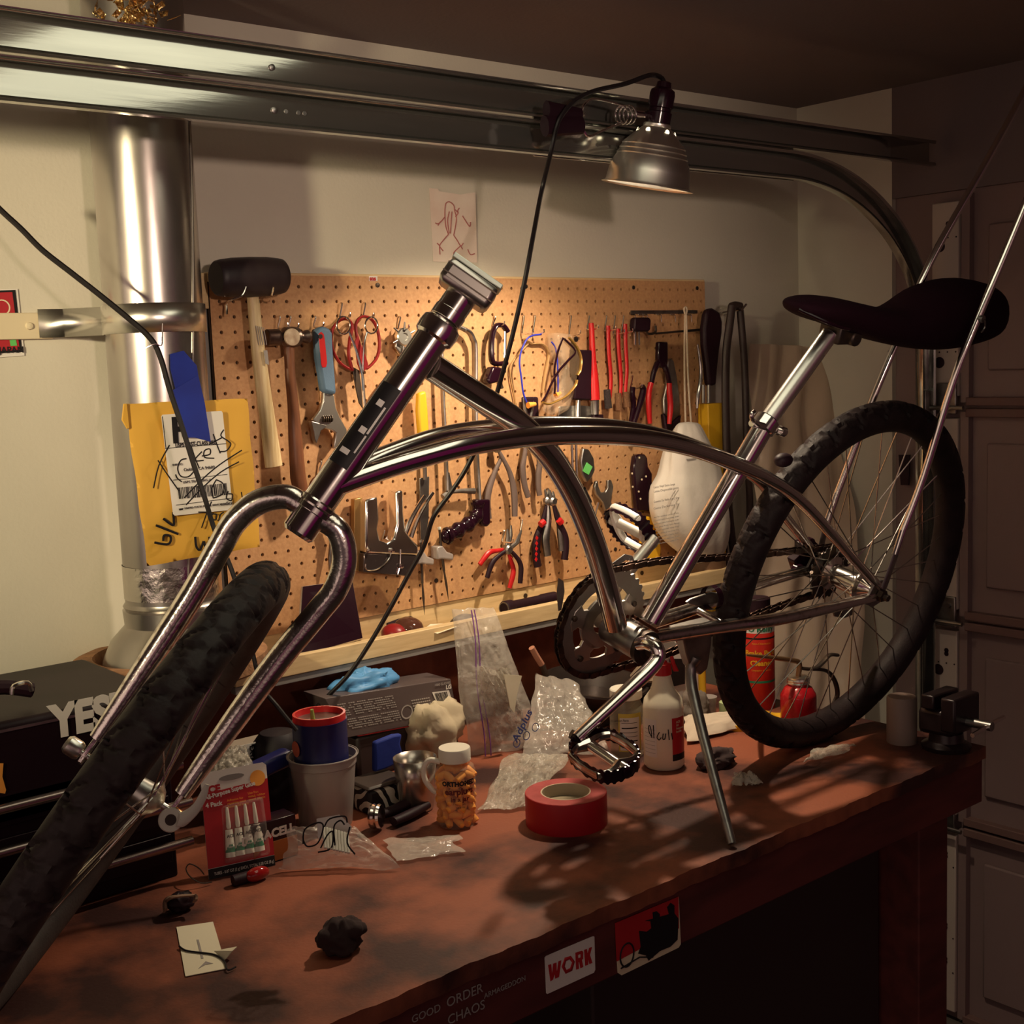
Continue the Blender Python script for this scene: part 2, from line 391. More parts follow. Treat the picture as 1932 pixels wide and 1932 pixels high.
# ------------------------------------------------------------------ duct
DX, DY, DR = bd(284, 500, .085).x, -.085, .074
du = thing('flue_duct', (DX, DY, 1.17), 'round galvanised metal duct rising beside the pegboard', 'duct')
M().lathe([(DR, 1.238 - 1.17), (DR, ZC - 1.17)], (DX, DY, 1.17), n=64, cap=False).obj('pipe', GALV, du)
M().lathe([(DR + .003, .0), (DR + .005, .028), (DR + .001, .03), (DR + .004, .034), (DR, .04), (DR - .001, .075)], (DX, DY, 1.205), n=64, cap=False).obj('collar', GALV, du)
M().lathe([(.115, -.055), (.112, -.045), (.1, -.02), (DR + .003, .004)], (DX, DY, 1.205), n=64, cap=False).obj('skirt', GALV, du)
TAPEF = mat('foil tape', (.66, .62, .58), .22, 1.0, bump=.8, bscale=45, bdist=.004)
M().lathe([(DR + .0012, 0), (DR + .0012, .052)], (DX, DY, bd(330, 1135, .15).z), n=48, cap=False).obj('foil_tape_band', TAPEF, du)
sd = M(); pts = [V((DX + (DR + .001) * math.sin(.35 + .45 * t), DY - (DR + .001) * math.cos(.35 + .45 * t), 1.62 + .32 * t)) for t in np.linspace(-1.2, 1.2, 20)]
sd.tube(pts, .0018, 6); sd.obj('seam', GALV, du)
m = M(); m.lathe([(.14, 0), (.15, .006), (.15, .028), (.135, .034), (.118, .034), (.118, 0)], (DX - .012, DY + .0, 1.128), n=40, cap=False)
m.thing('insulation_ring', mat('cork insulation', (.34, .17, .08), .95, col2=(.2, .1, .05), nscale=50, bump=.8, bscale=80, bdist=.005), 'crumbly brown insulation ring around the foot of the duct', 'insulation')
# strap holding duct: cream flat bar on wall + metal band
sp = thing('pipe_strap', bd(60, 620, -.02), 'cream and silver metal strap wrapped around the duct and wall', 'strap')
a0 = at(-40, 588, 1, .024); zt = bd(60, 590, -.024).z; zb2 = bd(60, 640, -.024).z
M().bb((-.9, .022, zb2), (bd(98, 600, -.02).x, WY, zt)).obj('wall_bar', CREAM, sp, bevel=.001)
m = M(); xs = bd(80, 600, 0).x
path = [V((xs, .018, 0)), V((DX - DR - .03, .012, 0))]
for t in np.linspace(-.55, PI + .4, 30): path.append(V((DX - (DR + .003) * math.cos(t), DY - (DR + .003) * math.sin(t), 0)))
path = [V((p.x, p.y, zb2 + .002)) for p in path]
n_ = len(path); m.add(path + [p + V((0, 0, .043)) for p in path], [(i, i + 1, n_ + i + 1, n_ + i) for i in range(n_ - 1)])
m.obj('metal_band', BRIGHT, sp, solid=.0012)
m = M(); p = bd(55, 615, -.022); m.lathe([(.006, 0), (.005, .003), (.001, .004)], p, (0, -1, 0), 12); m.obj('screw_head', CREAM, sp)

# poster
po = thing('wall_poster', at(15, 610, 1, WY - .001), 'red postcard with a dark border reading JAPAN behind the strap', 'poster')
A_, B_, C_, D_ = [at(x, y, 1, WY - .0015) for x, y in ((-30, 547), (33, 545), (46, 671), (-20, 676))]
M().slab([D_, C_, B_, A_], .0006).obj('card', LABELW, po)
q = [at(x, y, 1, WY - .0025) for x, y in ((-30, 549), (29, 547), (42, 664), (-20, 668))]
M().slab(q[::-1], .0004).obj('border', INK, po)
q = [at(x, y, 1, WY - .003) for x, y in ((-30, 553), (23, 551), (37, 660), (-20, 664))]
M().slab(q[::-1], .0004).obj('red_field', mat('poster red', (.42, .02, .03), .5), po)
M().lathe([(.010, 0), (.012, 0), (.012, .0004)], at(4, 580, 1, WY - .0035), (0, -1, 0), 24, cap=False).obj('ring_motif', CREAM, po)
M().slab([at(x, y, 1, WY - .0036) for x, y in ((18, 642), (30, 640), (32, 652), (20, 653))], .0003).obj('green_motif', GREEN, po)
tmesh('JAPAN', .013, at(-2, 666, 1, WY - .0034), (1, 0, 0), (0, 0, 1), INK, po, bold=.0003)

# frog drawing
fr = thing('frog_drawing', at(858, 430, 1, WY - .001), 'pencil drawing of a frog on thin paper taped to the wall', 'drawing')
def zf(x, y): return at(640 + x / 3.019, y / 3.019, 1, WY - .002)
pl = [zf(*p) for p in ((512, 1072), (560, 1075), (570, 1090), (690, 1108), (775, 1095), (785, 1495), (535, 1490))]
M().slab(pl[::-1], .0005).obj('paper', mat('aged thin paper', (.78, .68, .6), .8, col2=(.7, .55, .48), nscale=12), fr)
fl = [[(600, 1190), (605, 1160), (625, 1150), (650, 1170), (655, 1200), (665, 1240), (660, 1290), (650, 1340)], [(600, 1190), (600, 1240), (605, 1290), (620, 1335)], [(640, 1205), (635, 1260), (632, 1330)], [(625, 1205), (615, 1260), (625, 1330)],
      [(600, 1235), (580, 1260), (560, 1275), (545, 1270)], [(575, 1262), (560, 1285)], [(660, 1235), (675, 1215), (672, 1200), (682, 1185)], [(672, 1210), (660, 1195)],
      [(620, 1335), (590, 1370), (570, 1400), (572, 1450)], [(570, 1400), (555, 1385)], [(570, 1405), (590, 1430)], [(650, 1340), (670, 1370), (690, 1400), (705, 1385)], [(690, 1400), (700, 1420)], [(690, 1400), (650, 1440), (660, 1455)], [(700, 1230), (740, 1290), (745, 1265)], [(730, 1420), (745, 1450), (770, 1445)]]
strokes([[zf(x, y) + V((0, -.0012, 0)) for x, y in L] for L in fl], .0012, PINKINK, fr, 'pencil_line')

# ------------------------------------------------------------------ pegboard
pb = thing('pegboard', (0.61, .02, 1.137), 'brown perforated hardboard tool panel on the wall', 'pegboard')
XH0, ZH0, PT = .117, 1.7113, .0254
m = M(); NX0, NX1, NZ0, NZ1 = -4, 43, -1, 22
HR = .0032
xs_ = [XH0 + PT * k for k in range(NX0, NX1 + 1)]
zs_ = [ZH0 - PT * r for r in range(NZ0, NZ1 + 1)]
vi = {}
def vid(p):
    k = (round(p[0], 6), round(p[1], 6), round(p[2], 6))
    if k not in vi: vi[k] = len(m.v); m.v.append(p)
    return vi[k]
for x in xs_:
    for z in zs_:
        hh = PT / 2; oc = []; ic = []; ib = []
        sq = [(hh, 0), (hh, hh), (0, hh), (-hh, hh), (-hh, 0), (-hh, -hh), (0, -hh), (hh, -hh)]
        for k in range(8):
            a = PI / 4 * k
            oc.append(vid((x + sq[k][0], 0, z + sq[k][1]))); ic.append(vid((x + HR * math.cos(a), 0, z + HR * math.sin(a)))); ib.append(vid((x + HR * math.cos(a), .006, z + HR * math.sin(a))))
        for k in range(8):
            k2 = (k + 1) % 8; m.f.append((oc[k], oc[k2], ic[k2], ic[k])); m.f.append((ic[k], ic[k2], ib[k2], ib[k]))
x0, x1_, zt_, zb_3 = xs_[0] - PT / 2, xs_[-1] + PT / 2, zs_[0] + PT / 2, zs_[-1] - PT / 2
m.add([(0, 0, 0)], [])
me_edges = 0
for (a, b) in (((-.002, 0, 1.137), (x0, 0, 1.756)), ((x1_, 0, 1.137), (1.222, 0, 1.756))):
    m.add([(a[0], 0, a[2]), (b[0], 0, a[2]), (b[0], 0, b[2]), (a[0], 0, b[2])], [(0, 1, 2, 3)])
m.add([(x0, 0, zt_), (x1_, 0, zt_), (x1_, 0, 1.756), (x0, 0, 1.756)], [(0, 1, 2, 3)]); m.add([(x0, 0, 1.137), (x1_, 0, 1.137), (x1_, 0, zb_3), (x0, 0, zb_3)], [(0, 1, 2, 3)])
m.obj('perforated_sheet', PEG, pb)
M().bb((-.002, .006, 1.137), (1.222, .0085, 1.756)).obj('hole_shade_sheet', mat('dark gap', (.05, .025, .015), .9), pb)  # added dark sheet; the shade behind the holes put into its colour
M().bb((-.002, .0003, 1.744), (1.222, .0287, 1.760)).obj('top_batten', PINE, pb, bevel=.001)
M().bb((-.014, .004, 1.70), (-.002, .0287, 1.758)).obj('batten', PINE, pb, bevel=.001)
M().bb((-.012, .009, 1.12), (-.004, .0287, 1.70)).obj('batten', GREYP, pb, bevel=.001)
for k, r in ((8, -1), (22, -1), (34, -1), (42, -1), (-2, -1), (12, 21), (31, 21), (3, 21)):
    M().lathe([(.0045, 0), (.0045, .001), (.002, .0018)], (XH0 + PT * k + .012, -.0002, ZH0 - PT * r + .004), (0, -1, 0), 12).obj('screw', IRON, pb)
ev = thing('logo_sticker', bd(703, 525, .002), 'tiny red and white sticker on the top batten of the pegboard', 'sticker')
M().slab(BD([(696, 521), (712, 521), (712, 530), (696, 530)], .0005), .0004).obj('film', LABELW, ev)
tmesh('sns', .011, bd(697, 529, .001), (1, 0, 0), (0, 0, 1), REDINK, ev, bold=.0004)

# ------------------------------------------------------------------ shelf and backsplash
sh = thing('tool_ledge', (.5, -.05, 1.07), 'narrow pine ledge with a raised lip under the pegboard', 'shelf')
M().bb((-.07, .004, 1.07), (1.2, .026, 1.136)).obj('back_board', PINE, sh, bevel=.001)
M().bb((-.055, -.088, 1.078), (1.2, .004, 1.09)).obj('tray', PINE, sh, bevel=.001)
M().bb((-.055, -.107, 1.087), (1.2, -.088, 1.119)).obj('front_lip', PINE, sh, bevel=.0015)
M().bb((-.055, -.104, 1.074), (1.2, -.088, 1.086)).obj('lower_edge', GREYP, sh, bevel=.001)
for k in (.66, 1.0): M().lathe([(.005, 0), (.005, .001)], (k, .0035, 1.118), (0, -1, 0), 12).obj('screw', IRON, sh)
M().bb((-.16, .0, .9), (1.2, .0285, 1.052)).thing('backsplash', BACKS, 'dark red-brown panel behind the bench under the pine ledge', 'panel', bevel=.001)

# ------------------------------------------------------------------ workbench
wb = thing('workbench', (.0, -.4, 0), 'long wooden workbench with a stained brown top', 'workbench')
XL, XBR, YF = -1.35, 1.0, -.818
def top(u, v):
    x = XL + (XBR - XL) * u; y = YF + (0 - YF) * v
    if v == 0: y += .0016 * math.sin(x * 31) + .0012 * math.sin(x * 83 + 1) + .0008 * math.sin(x * 211)
    return V((x, y, BT))
m = M(); m.grid(top, 260, 8); 
n = 9; fv = [V((p[0], p[1], BT - .022)) for p in [m.v[i * n] for i in range(261)]]
b0 = len(m.v); m.v += [tuple(p) for p in fv]; m.f += [(i * n, (i + 1) * n, b0 + i + 1, b0 + i) for i in range(260)]
m.add([(XBR, YF, BT), (XBR, 0, BT), (XBR, 0, BT - .022), (XBR, YF, BT - .022)], [(0, 1, 2, 3)])
m.obj('bench_top', BENCH, wb)
M().bb((XL, YF + .004, .80), (XBR - .004, YF + .042, .878)).obj('front_apron', BENCHF, wb, bevel=.002)
M().bb((XBR - .042, YF + .05, .78), (XBR - .004, -.01, .878)).obj('side_apron', BENCHF, wb, bevel=.002)
M().bb((XL, -.04, .80), (XBR - .05, -.004, .878)).obj('back_apron', BENCHF, wb, bevel=.002)
for x in (XL + .1, -.15, XBR - .09):
    for y in (YF + .09, -.08): M().bb((x - .045, y - .045, 0), (x + .045, y + .045, .8)).obj('leg', BENCHF, wb, bevel=.003)
M().bb((XL + .05, YF + .1, .22), (XBR - .05, -.05, .245)).obj('lower_shelf', BENCHF, wb, bevel=.002)
# stickers
def fq(pts, d=0): return [at(x, y, 1, YF + .004 - .0006 - d) for x, y in pts]
ws = thing('work_sticker', at(1075, 1820, 1, YF), 'white rounded sticker with red letters reading WORK', 'sticker')
def zw(pts): return [(1000 + x / 6.0375, 1680 + y / 6.0375) for x, y in pts]
M().slab(fq(zw([(165, 765), (180, 745), (715, 520), (730, 525), (740, 900), (725, 935), (195, 1178), (182, 1170)]))[::-1], .0006).obj('card', LABELW, ws)
def wl(pts): M().slab(fq(zw(pts), .0007)[::-1], .0003).obj('letter', REDINK, ws)
wl([(205, 850), (240, 838), (250, 950), (262, 835), (300, 820), (305, 930), (322, 808), (355, 795), (330, 985), (285, 1005), (280, 950), (262, 1015), (232, 1035)])
m = M(); o_ = fq(zw([(360, 870), (395, 765), (465, 745), (510, 810), (480, 915), (405, 950)]), .0007); i_ = fq(zw([(395, 865), (410, 805), (450, 785), (478, 820), (455, 885), (415, 905)]), .0007)
m.add(o_ + i_, [(i, (i + 1) % 6, (i + 1) % 6 + 6, i + 6) for i in range(6)]); m.obj('letter', REDINK, ws, solid=.0004)
wl([(515, 710), (590, 685), (605, 700), (603, 780), (590, 790), (606, 872), (572, 885), (560, 815), (552, 818), (556, 892), (524, 902)]); 
M().slab(fq(zw([(548, 735), (572, 727), (572, 762), (550, 770)]), .0012)[::-1], .0003).obj('letter_counter', LABELW, ws)
wl([(615, 678), (648, 665), (655, 720), (672, 655), (705, 643), (682, 735), (710, 825), (675, 838), (660, 775), (663, 845), (628, 858)])
ms = thing('motorcycle_sticker', at(1220, 1760, 1, YF), 'red sticker with a black picture of a person riding a motorcycle', 'sticker')
M().slab(fq(zw([(965, 372), (1690, 70), (1715, 610), (1690, 650), (1040, 965), (995, 935)]))[::-1], .0006).obj('card', CREAM, ms)
M().slab(fq(zw([(965, 372), (1690, 70), (1695, 430), (1300, 640), (985, 810)]), .0007)[::-1], .0003).obj('red_sky', REDINK, ms)
M().slab(fq(zw([(1260, 640), (1240, 460), (1330, 470), (1380, 430), (1370, 350), (1310, 345), (1400, 320), (1395, 250), (1440, 235), (1480, 270), (1475, 300), (1580, 270), (1560, 190), (1600, 140), (1645, 170), (1645, 260), (1690, 320), (1680, 560), (1600, 640), (1480, 690), (1350, 800), (1320, 740), (1230, 720)]), .0011)[::-1], .0003).obj('rider_silhouette', INK, ms)
m = M(); cc = fq(zw([(1105, 735)]), .0012)[0]; ww = [cc + V((.0125 * math.cos(a), 0, .0158 * math.sin(a))) for a in np.linspace(0, 2 * PI, 28, endpoint=False)]; m.tube(ww, .0012, 6, closed=True)
m.tube(fq(zw([(1035, 890), (1250, 760), (1400, 760)]), .0012), .001, 6); m.obj('wheel_silhouette', INK, ms)
for txt, px, sz in (('GOOD', (776, 1931), .0132), ('ORDER', (842, 1901), .0165), ('CHAOS', (844, 1934), .0165), ('ARMAGEDDON', (913, 1884), .0092)):
    p = at(px[0], px[1], 1, YF + .0035); o = tmesh(txt, sz, p, (1, 0, 0), (0, 0, 1), GREYINK, None, name='letter_magnet')
    tag(o, 'faint grey lettering reading %s on the bench front' % txt, 'lettering', 'word magnets on the bench front')
# ------------------------------------------------------------------ bicycle
bi = thing('bicycle', bw(-.45, -.2, 0), 'chrome cruiser bicycle frame without handlebars standing on the bench', 'bicycle')
TYRE2 = mat('unlit rear tyre rubber', (.018, .010, .011), .62, col2=(.010, .005, .006), nscale=40, bump=.2, bscale=300, spec=.3)  # same rubber darkened; the rear wheel's poor light put into its colour
def tyre_mesh(c, u, v, n, R0, r, seed=0):
    NT, NS = 720, 32
    def f(i, j):
        t = 2 * PI * i; s = 2 * PI * j; d = 0
        a = (s + PI) % (2 * PI) - PI   # 0 = outermost
        if abs(a) < 1.35:
            if abs(a) < .09: d -= .002
            ph = (t * 30 / (2 * PI) + (0 if a > 0 else .5) + .16 * math.sin(abs(a) * 2.6)) % 1
            if .1 < abs(a) < 1.25 and ph < .13: d -= .0042
            ph2 = (t * 30 / (2 * PI) + (0 if a > 0 else .5)) % 1
            if abs(abs(a) - (.75 + .35 * math.cos(2 * PI * ph2))) < .08: d -= .0034
        rr = r + d
        return c + (u * math.cos(t) + v * math.sin(t)) * (R0 + rr * math.cos(s)) + n * (rr * math.sin(s))
    m = M(); m.grid(f, NT, NS, closeu=True); return m
def rim_mesh(c, u, v, n, R0, w=.0125):
    prof = [(R0 - .022, 0), (R0 - .019, w * .75), (R0 - .008, w), (R0 - .008, w * .8), (R0 - .016, w * .5), (R0 - .0175, 0), (R0 - .016, -w * .5), (R0 - .008, -w * .8), (R0 - .008, -w), (R0 - .019, -w * .75)]
    def f(i, j):
        t = 2 * PI * i; k = int(round(j * len(prof))) % len(prof)
        return c + (u * math.cos(t) + v * math.sin(t)) * prof[k][0] + n * prof[k][1]
    m = M(); m.grid(f, 120, len(prof), closeu=True); return m
SPK = mat('spoke steel', (.5, .46, .42), .25, 1.0)
HUBM = CHROME
def wheel(name, c, u, v, n, R0, r, nsp=36, fw=.032, rh=.022, hubr=.0165):
    ty = tyre_mesh(c, u, v, n, R0, r).obj('tyre', TYRE if name == 'front' else TYRE2, bi, ang=60)
    rm = rim_mesh(c, u, v, n, R0).obj(name + '_rim', mat('black rim', (.02, .016, .016), .3, .6), bi)
    for i in range(nsp):
        side = 1 if i % 2 else -1; a0 = 2 * PI * i / nsp; dr_ = 1 if (i // 2) % 2 else -1
        ah = a0 + dr_ * 1.15
        p = c + (u * math.cos(ah) + v * math.sin(ah)) * rh + n * (fw * side); q = c + (u * math.cos(a0) + v * math.sin(a0)) * (R0 - .017)
        M().tube([p, q], .00105, 5).obj('spoke', SPK, rm)
    return ty, rm
RW = .289
wheel('rear', HC, Bu, Bv, Bn, RW, .026, hubr=.02)
hb = M(); hb.lathe([(.004, -.082), (.004, -.06), (.012, -.055), (.018, -.042), (.03, -.034), (.03, -.03), (.019, -.026), (.021, 0), (.023, .026), (.030, .030), (.030, .034), (.02, .036), (.012, .045), (.004, .06), (.004, .082)], HC, Bn, 32); hb.obj('rear_hub', CHROME, bi)
# cassette / derailleur lump
def gear(c, n, u, v, R, teeth, th, hole=0, depth=.004):
    m = M(); N = teeth * 4; o = []
    for k in range(N):
        a = 2 * PI * k / N; rr = R + (depth if k % 4 in (1, 2) else 0); o.append(c + (u * math.cos(a) + v * math.sin(a)) * rr)
    if not hole: m.slab(o, th, n); return m
    i_ = [c + (u * math.cos(2 * PI * k / N) + v * math.sin(2 * PI * k / N)) * hole for k in range(N)]
    nn = n * th; m.add(o + i_ + [p + nn for p in o] + [p + nn for p in i_], sum([[(k, (k + 1) % N, N + (k + 1) % N, N + k), (2 * N + k, 3 * N + k, 3 * N + (k + 1) % N, 2 * N + (k + 1) % N), (k, 2 * N + k, 2 * N + (k + 1) % N, (k + 1) % N), (N + k, N + (k + 1) % N, 3 * N + (k + 1) % N, 3 * N + k)] for k in range(N)], []))
    return m
for k, R in enumerate((.047, .042, .037, .032, .028)):
    gear(HC + Bn * (-.036 - .0042 * k), -Bn, Bu, Bv, R, int(R * 500), .002).obj('rear_sprocket', IRON, bi)
der = M(); dc = bw(-.035, -.01, -.075)
der.slab([bk(x, y, -.078) for x, y in ((1512, 1025), (1535, 1018), (1552, 1035), (1560, 1060), (1558, 1095), (1535, 1090), (1505, 1080), (1498, 1058), (1512, 1045))], .016, -Bn)
der.lathe([(.013, 0), (.013, .01)], bk(1508, 1078, -.07), -Bn, 14); der.lathe([(.012, 0), (.012, .01)], bk(1530, 1028, -.07), -Bn, 14); der.obj('derailleur', GLOSSB, bi, bevel=.001)
# frame
fr_ = M()
HT, HB = bk(834, 612), bk(592, 962); ax_ = (HB - HT).normalized()
hl = (HB - HT).length
ht = M(); ht.lathe([(.0195, .018), (.0195, hl - .012)], HT, ax_, 36); ht.obj('head_tube', CHROME, bi)
hs = M(); hs.lathe([(.019, -.004), (.0235, .0), (.0245, .008), (.0235, .018), (.0205, .021)], HT, ax_, 36); hs.obj('upper_headset', CHROME, bi); hs = M(); hs.lathe([(.0165, -.02), (.0195, -.018), (.0195, -.006), (.016, -.004)], HT, ax_, 36); hs.obj('headset_spacer', CHROME, bi); hs = M()
hs.lathe([(.0205, hl - .012), (.0225, hl - .01), (.0225, hl - .006), (.0205, hl - .005), (.0225, hl - .003), (.0225, hl + .003), (.019, hl + .004)], HT, ax_, 36); hs.obj('lower_headset', CHROME, bi)
# decal on head tube
def tubepatch(c0, axis, r, h0, h1, a0, a1, xref, mt, name, lift=.0003, n=14, pts=None):
    x = (xref - axis * xref.dot(axis)).normalized(); y = axis.cross(x); m = M()
    if pts is None:
        def f(i, j):
            a = a0 + (a1 - a0) * i; return c0 + axis * (h0 + (h1 - h0) * j) + (x * math.cos(a) + y * math.sin(a)) * (r + lift)
        m.grid(f, n, 2)
    return m.obj(name, mt, bi)
vref = (CAM - HT).normalized()
# angle sign: find side toward image upper-left
xx = (vref - ax_ * vref.dot(ax_)).normalized(); yy = ax_.cross(xx); sgn = 1 if yy.dot(RC[0]) < 0 else -1
L0, L1 = hl * .36, hl * .78
tubepatch(HT, ax_, .0195, L0, L1, sgn * -.25, sgn * 1.15, vref, INK, 'head_decal')
for (f0, f1, b0_, b1_) in ((.44, .47, .15, .55), (.46, .60, -.1, .02), (.58, .61, .1, .5), (.61, .70, -.1, .0), (.70, .725, .2, .8)):
    tubepatch(HT, ax_, .0195, hl * f0, hl * f1, sgn * b0_, sgn * b1_, vref, LABELW, 'decal_letter', lift=.0006, n=6)
# down tube: from head tube to BB, straight then curved
dt = smooth([bk(812, 690), bk(900, 747), bk(975, 797), bk(1030, 850), bk(1078, 925), bk(1115, 1010), bk(1140, 1090), bk(1162, 1180)], 8)
M().tube(dt, .0165, 22).obj('down_tube', CHROME, bi)
for off in (.021, -.021):
    pts_n = [(636, 912), (760, 868), (880, 842), (990, 835), (1090, 826), (1190, 831), (1290, 851), (1370, 876), (1432, 908)] 
    # centre path of both arcs in the frame plane
    ctr = [(628, 912), (740, 868), (860, 832), (975, 816), (1075, 812), (1180, 817), (1280, 836), (1370, 868), (1420, 890)]
    P = [bk(x, y) + Bn * (off * (min(1, .35 + i * .35))) for i, (x, y) in enumerate(ctr)]
    # seat stay continuation to the dropouts
    D = bw(.0, .012, off / .021 * .064)
    s1 = bk(1470, 925) + Bn * (off * 1.6)
    P += [s1, s1 + (D - s1) * .35 + Bn * (off * .25), s1 + (D - s1) * .7, D]
    M().tube(P, [.0125, .0125, .0125, .0125, .0125, .0125, .012, .011, .010, .009, .008, .0075], 18, sm=6).obj('top_tube', CHROME, bi)
BB = bw(-.519, -.012)
M().lathe([(.0225, -.036), (.0235, -.034), (.0235, .034), (.0225, .036)], BB, Bn, 32).obj('bottom_bracket_shell', DULL, bi)
M().lathe([(.0245, .034), (.0255, .036), (.0255, .043), (.016, .044), (.016, .047), (.009, .048), (.009, .06)], BB, Bn, 32).obj('bearing_cup', IRON, bi)
st_ = [bk(1226, 1172), bk(1392, 893), bk(1444, 800)]
M().tube([st_[0], st_[2]], .0158, 22).obj('seat_tube', CHROME, bi)
for sgn_ in (1, -1):
    D = bw(-.012, -.004, .064 * sgn_)
    P = [BB + Bn * .018 * sgn_ + Bu * .02, bw(-.43, -.012, .024 * sgn_), bw(-.33, -.012, .036 * sgn_), bw(-.24, -.01, .052 * sgn_), bw(-.12, -.006, .061 * sgn_), D]
    M().tube(P, [.011, .011, .0105, .010, .0095, .008], 14, sm=6).obj('chain_stay', CHROMEP, bi)
    d = M(); o = [bw(a, b, .062 * sgn_) for a, b in ((-.035, -.012), (-.02, .022), (.0, .026), (.016, .012), (.02, -.012), (.004, -.018), (-.01, -.022))]; d.slab(o, .005, Bn * sgn_); d.obj('dropout', DULL, bi, bevel=.001)
    nt_ = M(); nt_.lathe([(.0105, 0), (.0105, .009), (.006, .010), (.006, .018)], HC + Bn * .068 * sgn_, Bn * sgn_, 6); nt_.obj('axle_nut', IRON, bi)
M().tube([bw(-.34, -.012, -.036), bw(-.34, -.012, .036)], .006, 12).obj('chain_stay_bridge', CHROMEP, bi)
# brake cable guides
for (x, y) in ((918, 745), (1268, 1043)):
    pass
g = M(); p = bk(925, 742); q = bk(945, 758)
for dd in (-.006, .006): g.tube([p + Bn * dd, q + Bn * dd], .0042, 12, cap=False)
g.obj('cable_guide', DULL, bi)
g = M(); p = bk(1094, 920); q = bk(1106, 945)
for dd in (-.006, .006): g.tube([p + Bn * dd, q + Bn * dd], .0042, 12, cap=False)
g.obj('cable_guide', DULL, bi)
g = M(); p = bk(1180, 1155); q = bk(1218, 1178)
for dd in (-.005, .005): g.tube([p + Bn * (.02 + dd), q + Bn * (.02 + dd)], .0028, 10, cap=False)
g.obj('cable_guide', mat('copper guide', (.35, .16, .1), .4, 1.0), bi)
g = M(); g.tube([bk(1356, 866, .02), bk(1395, 890, .02)], .0022, 8); g.obj('cable_guide', BRIGHT, bi)
# seat clamp and post
P0, P1 = bk(1444, 800), bk(1566, 630)
M().tube([P0, P1], .0133, 24).obj('seat_post', BRIGHT, bi)
sd_ = (P1 - P0).normalized()
cl = M(); cl.lathe([(.0175, -.012), (.0195, -.010), (.0195, .008), (.0175, .010)], P0, sd_, 28); cl.tube([bk(1418, 798, .01), bk(1478, 815, .01)], .0055, 12)
cl.tube(smooth([bk(1430, 800, .02), bk(1420, 792, .03), bk(1418, 782, .03), bk(1424, 776, .03)], 5), [.005, .004, .0035, .003], 10); cl.lathe([(.008, 0), (.008, .012), (.005, .013)], bk(1470, 812, .012), (bk(1480, 816, .012) - bk(1468, 812, .012)).normalized(), 14); cl.obj('seat_clamp', CHROME, bi)
# banana seat
tp = [(1496, 578), (1500, 568), (1520, 561), (1550, 558), (1590, 562), (1630, 571), (1680, 580), (1712, 566), (1745, 542), (1785, 526), (1820, 522), (1848, 527), (1864, 540), (1870, 552)]
bt_ = [(1498, 584), (1502, 592), (1522, 603), (1550, 612), (1590, 628), (1630, 642), (1675, 652), (1712, 658), (1745, 660), (1785, 656), (1820, 646), (1845, 634), (1860, 610), (1868, 575)]
wd = [.008, .03, .05, .058, .06, .06, .062, .068, .074, .078, .078, .07, .05, .02]
m = M(); NS = 28; vs = []; fs = []
ctrs = [((bk(*a) + bk(*b)) / 2, (bk(*a) - bk(*b)) / 2, w_) for a, b, w_ in zip(tp, bt_, wd)]
C_ = smooth([c[0] for c in ctrs], 3); H_ = smooth([c[1] for c in ctrs], 3); W_ = [x.x for x in smooth([V((c[2], 0, 0)) for c in ctrs], 3)]
for c, h, w_ in zip(C_, H_, W_):
    # silhouettes include width foreshortening, so shrink the plane profile slightly
    for k in range(NS):
        a = 2 * PI * k / NS; ca, sa = math.cos(a), math.sin(a)
        cx = math.copysign(abs(ca) ** .8, ca); sy = math.copysign(abs(sa) ** .8, sa)
        vs.append(c + h * (sy * .92) + Bn * (w_ * cx * .8))
for i in range(len(C_) - 1):
    for k in range(NS): k2 = (k + 1) % NS; fs.append((i * NS + k, i * NS + k2, (i + 1) * NS + k2, (i + 1) * NS + k))
fs.append(tuple(range(NS))); fs.append(tuple((len(C_) - 1) * NS + k for k in range(NS)))
m.add(vs, fs); seat = m.obj('saddle', SEATM, bi, ang=70)
M().tube([ctrs[0][0] + Bn * .01, ctrs[2][0] + Bn * .052 - Bv * .012, ctrs[3][0] + Bn * .055 - Bv * .016], .0028, 8, sm=5).obj('seat_piping', GLOSSB, bi)
m = M(); m.box(bk(1584, 628), (.05, .04, .028), Bu, Bn, Bv); m.lathe([(.012, -.028), (.012, .028)], bk(1590, 632), Bn, 16); m.obj('seat_rail_clamp', IRON, bi, bevel=.003)
# sissy bar: two legs leaving the frame at the top
for s_, pts in ((1, [(1668, 1108), (1690, 1045), (1704, 1000), (1742, 900), (1800, 715), (1845, 600), (1900, 470), (1965, 310), (2010, 200)]), (-1, [(1546, 1045), (1557, 995), (1580, 930), (1614, 840), (1650, 745), (1692, 645), (1755, 495), (1850, 325), (1905, 225), (1960, 120)])):
    P = [bk(x, y, .078 * s_) for x, y in pts]
    sb = M(); sb.tube([P[0], P[1], P[2]], [.008, .008, .0075], 12, flat=.35, fax=Bn); sb.obj('sissy_bar_plate', DULL, bi)
    M().tube([P[1]] + smooth(P[2:], 4), .0062, 14).obj('sissy_bar', CHROME, bi)
    hd = M(); q = P[5]; hd.lathe([(.006, 0), (.006, .01)], q, Bn * s_, 10); hd.tube(smooth([q + Bn * .012 * s_, q + Bn * .012 * s_ - Bv * .012 + Bu * .006, q + Bn * .012 * s_ - Bv * .02], 4), .0015, 6); hd.obj('sissy_bar_bolt', DULL, bi)
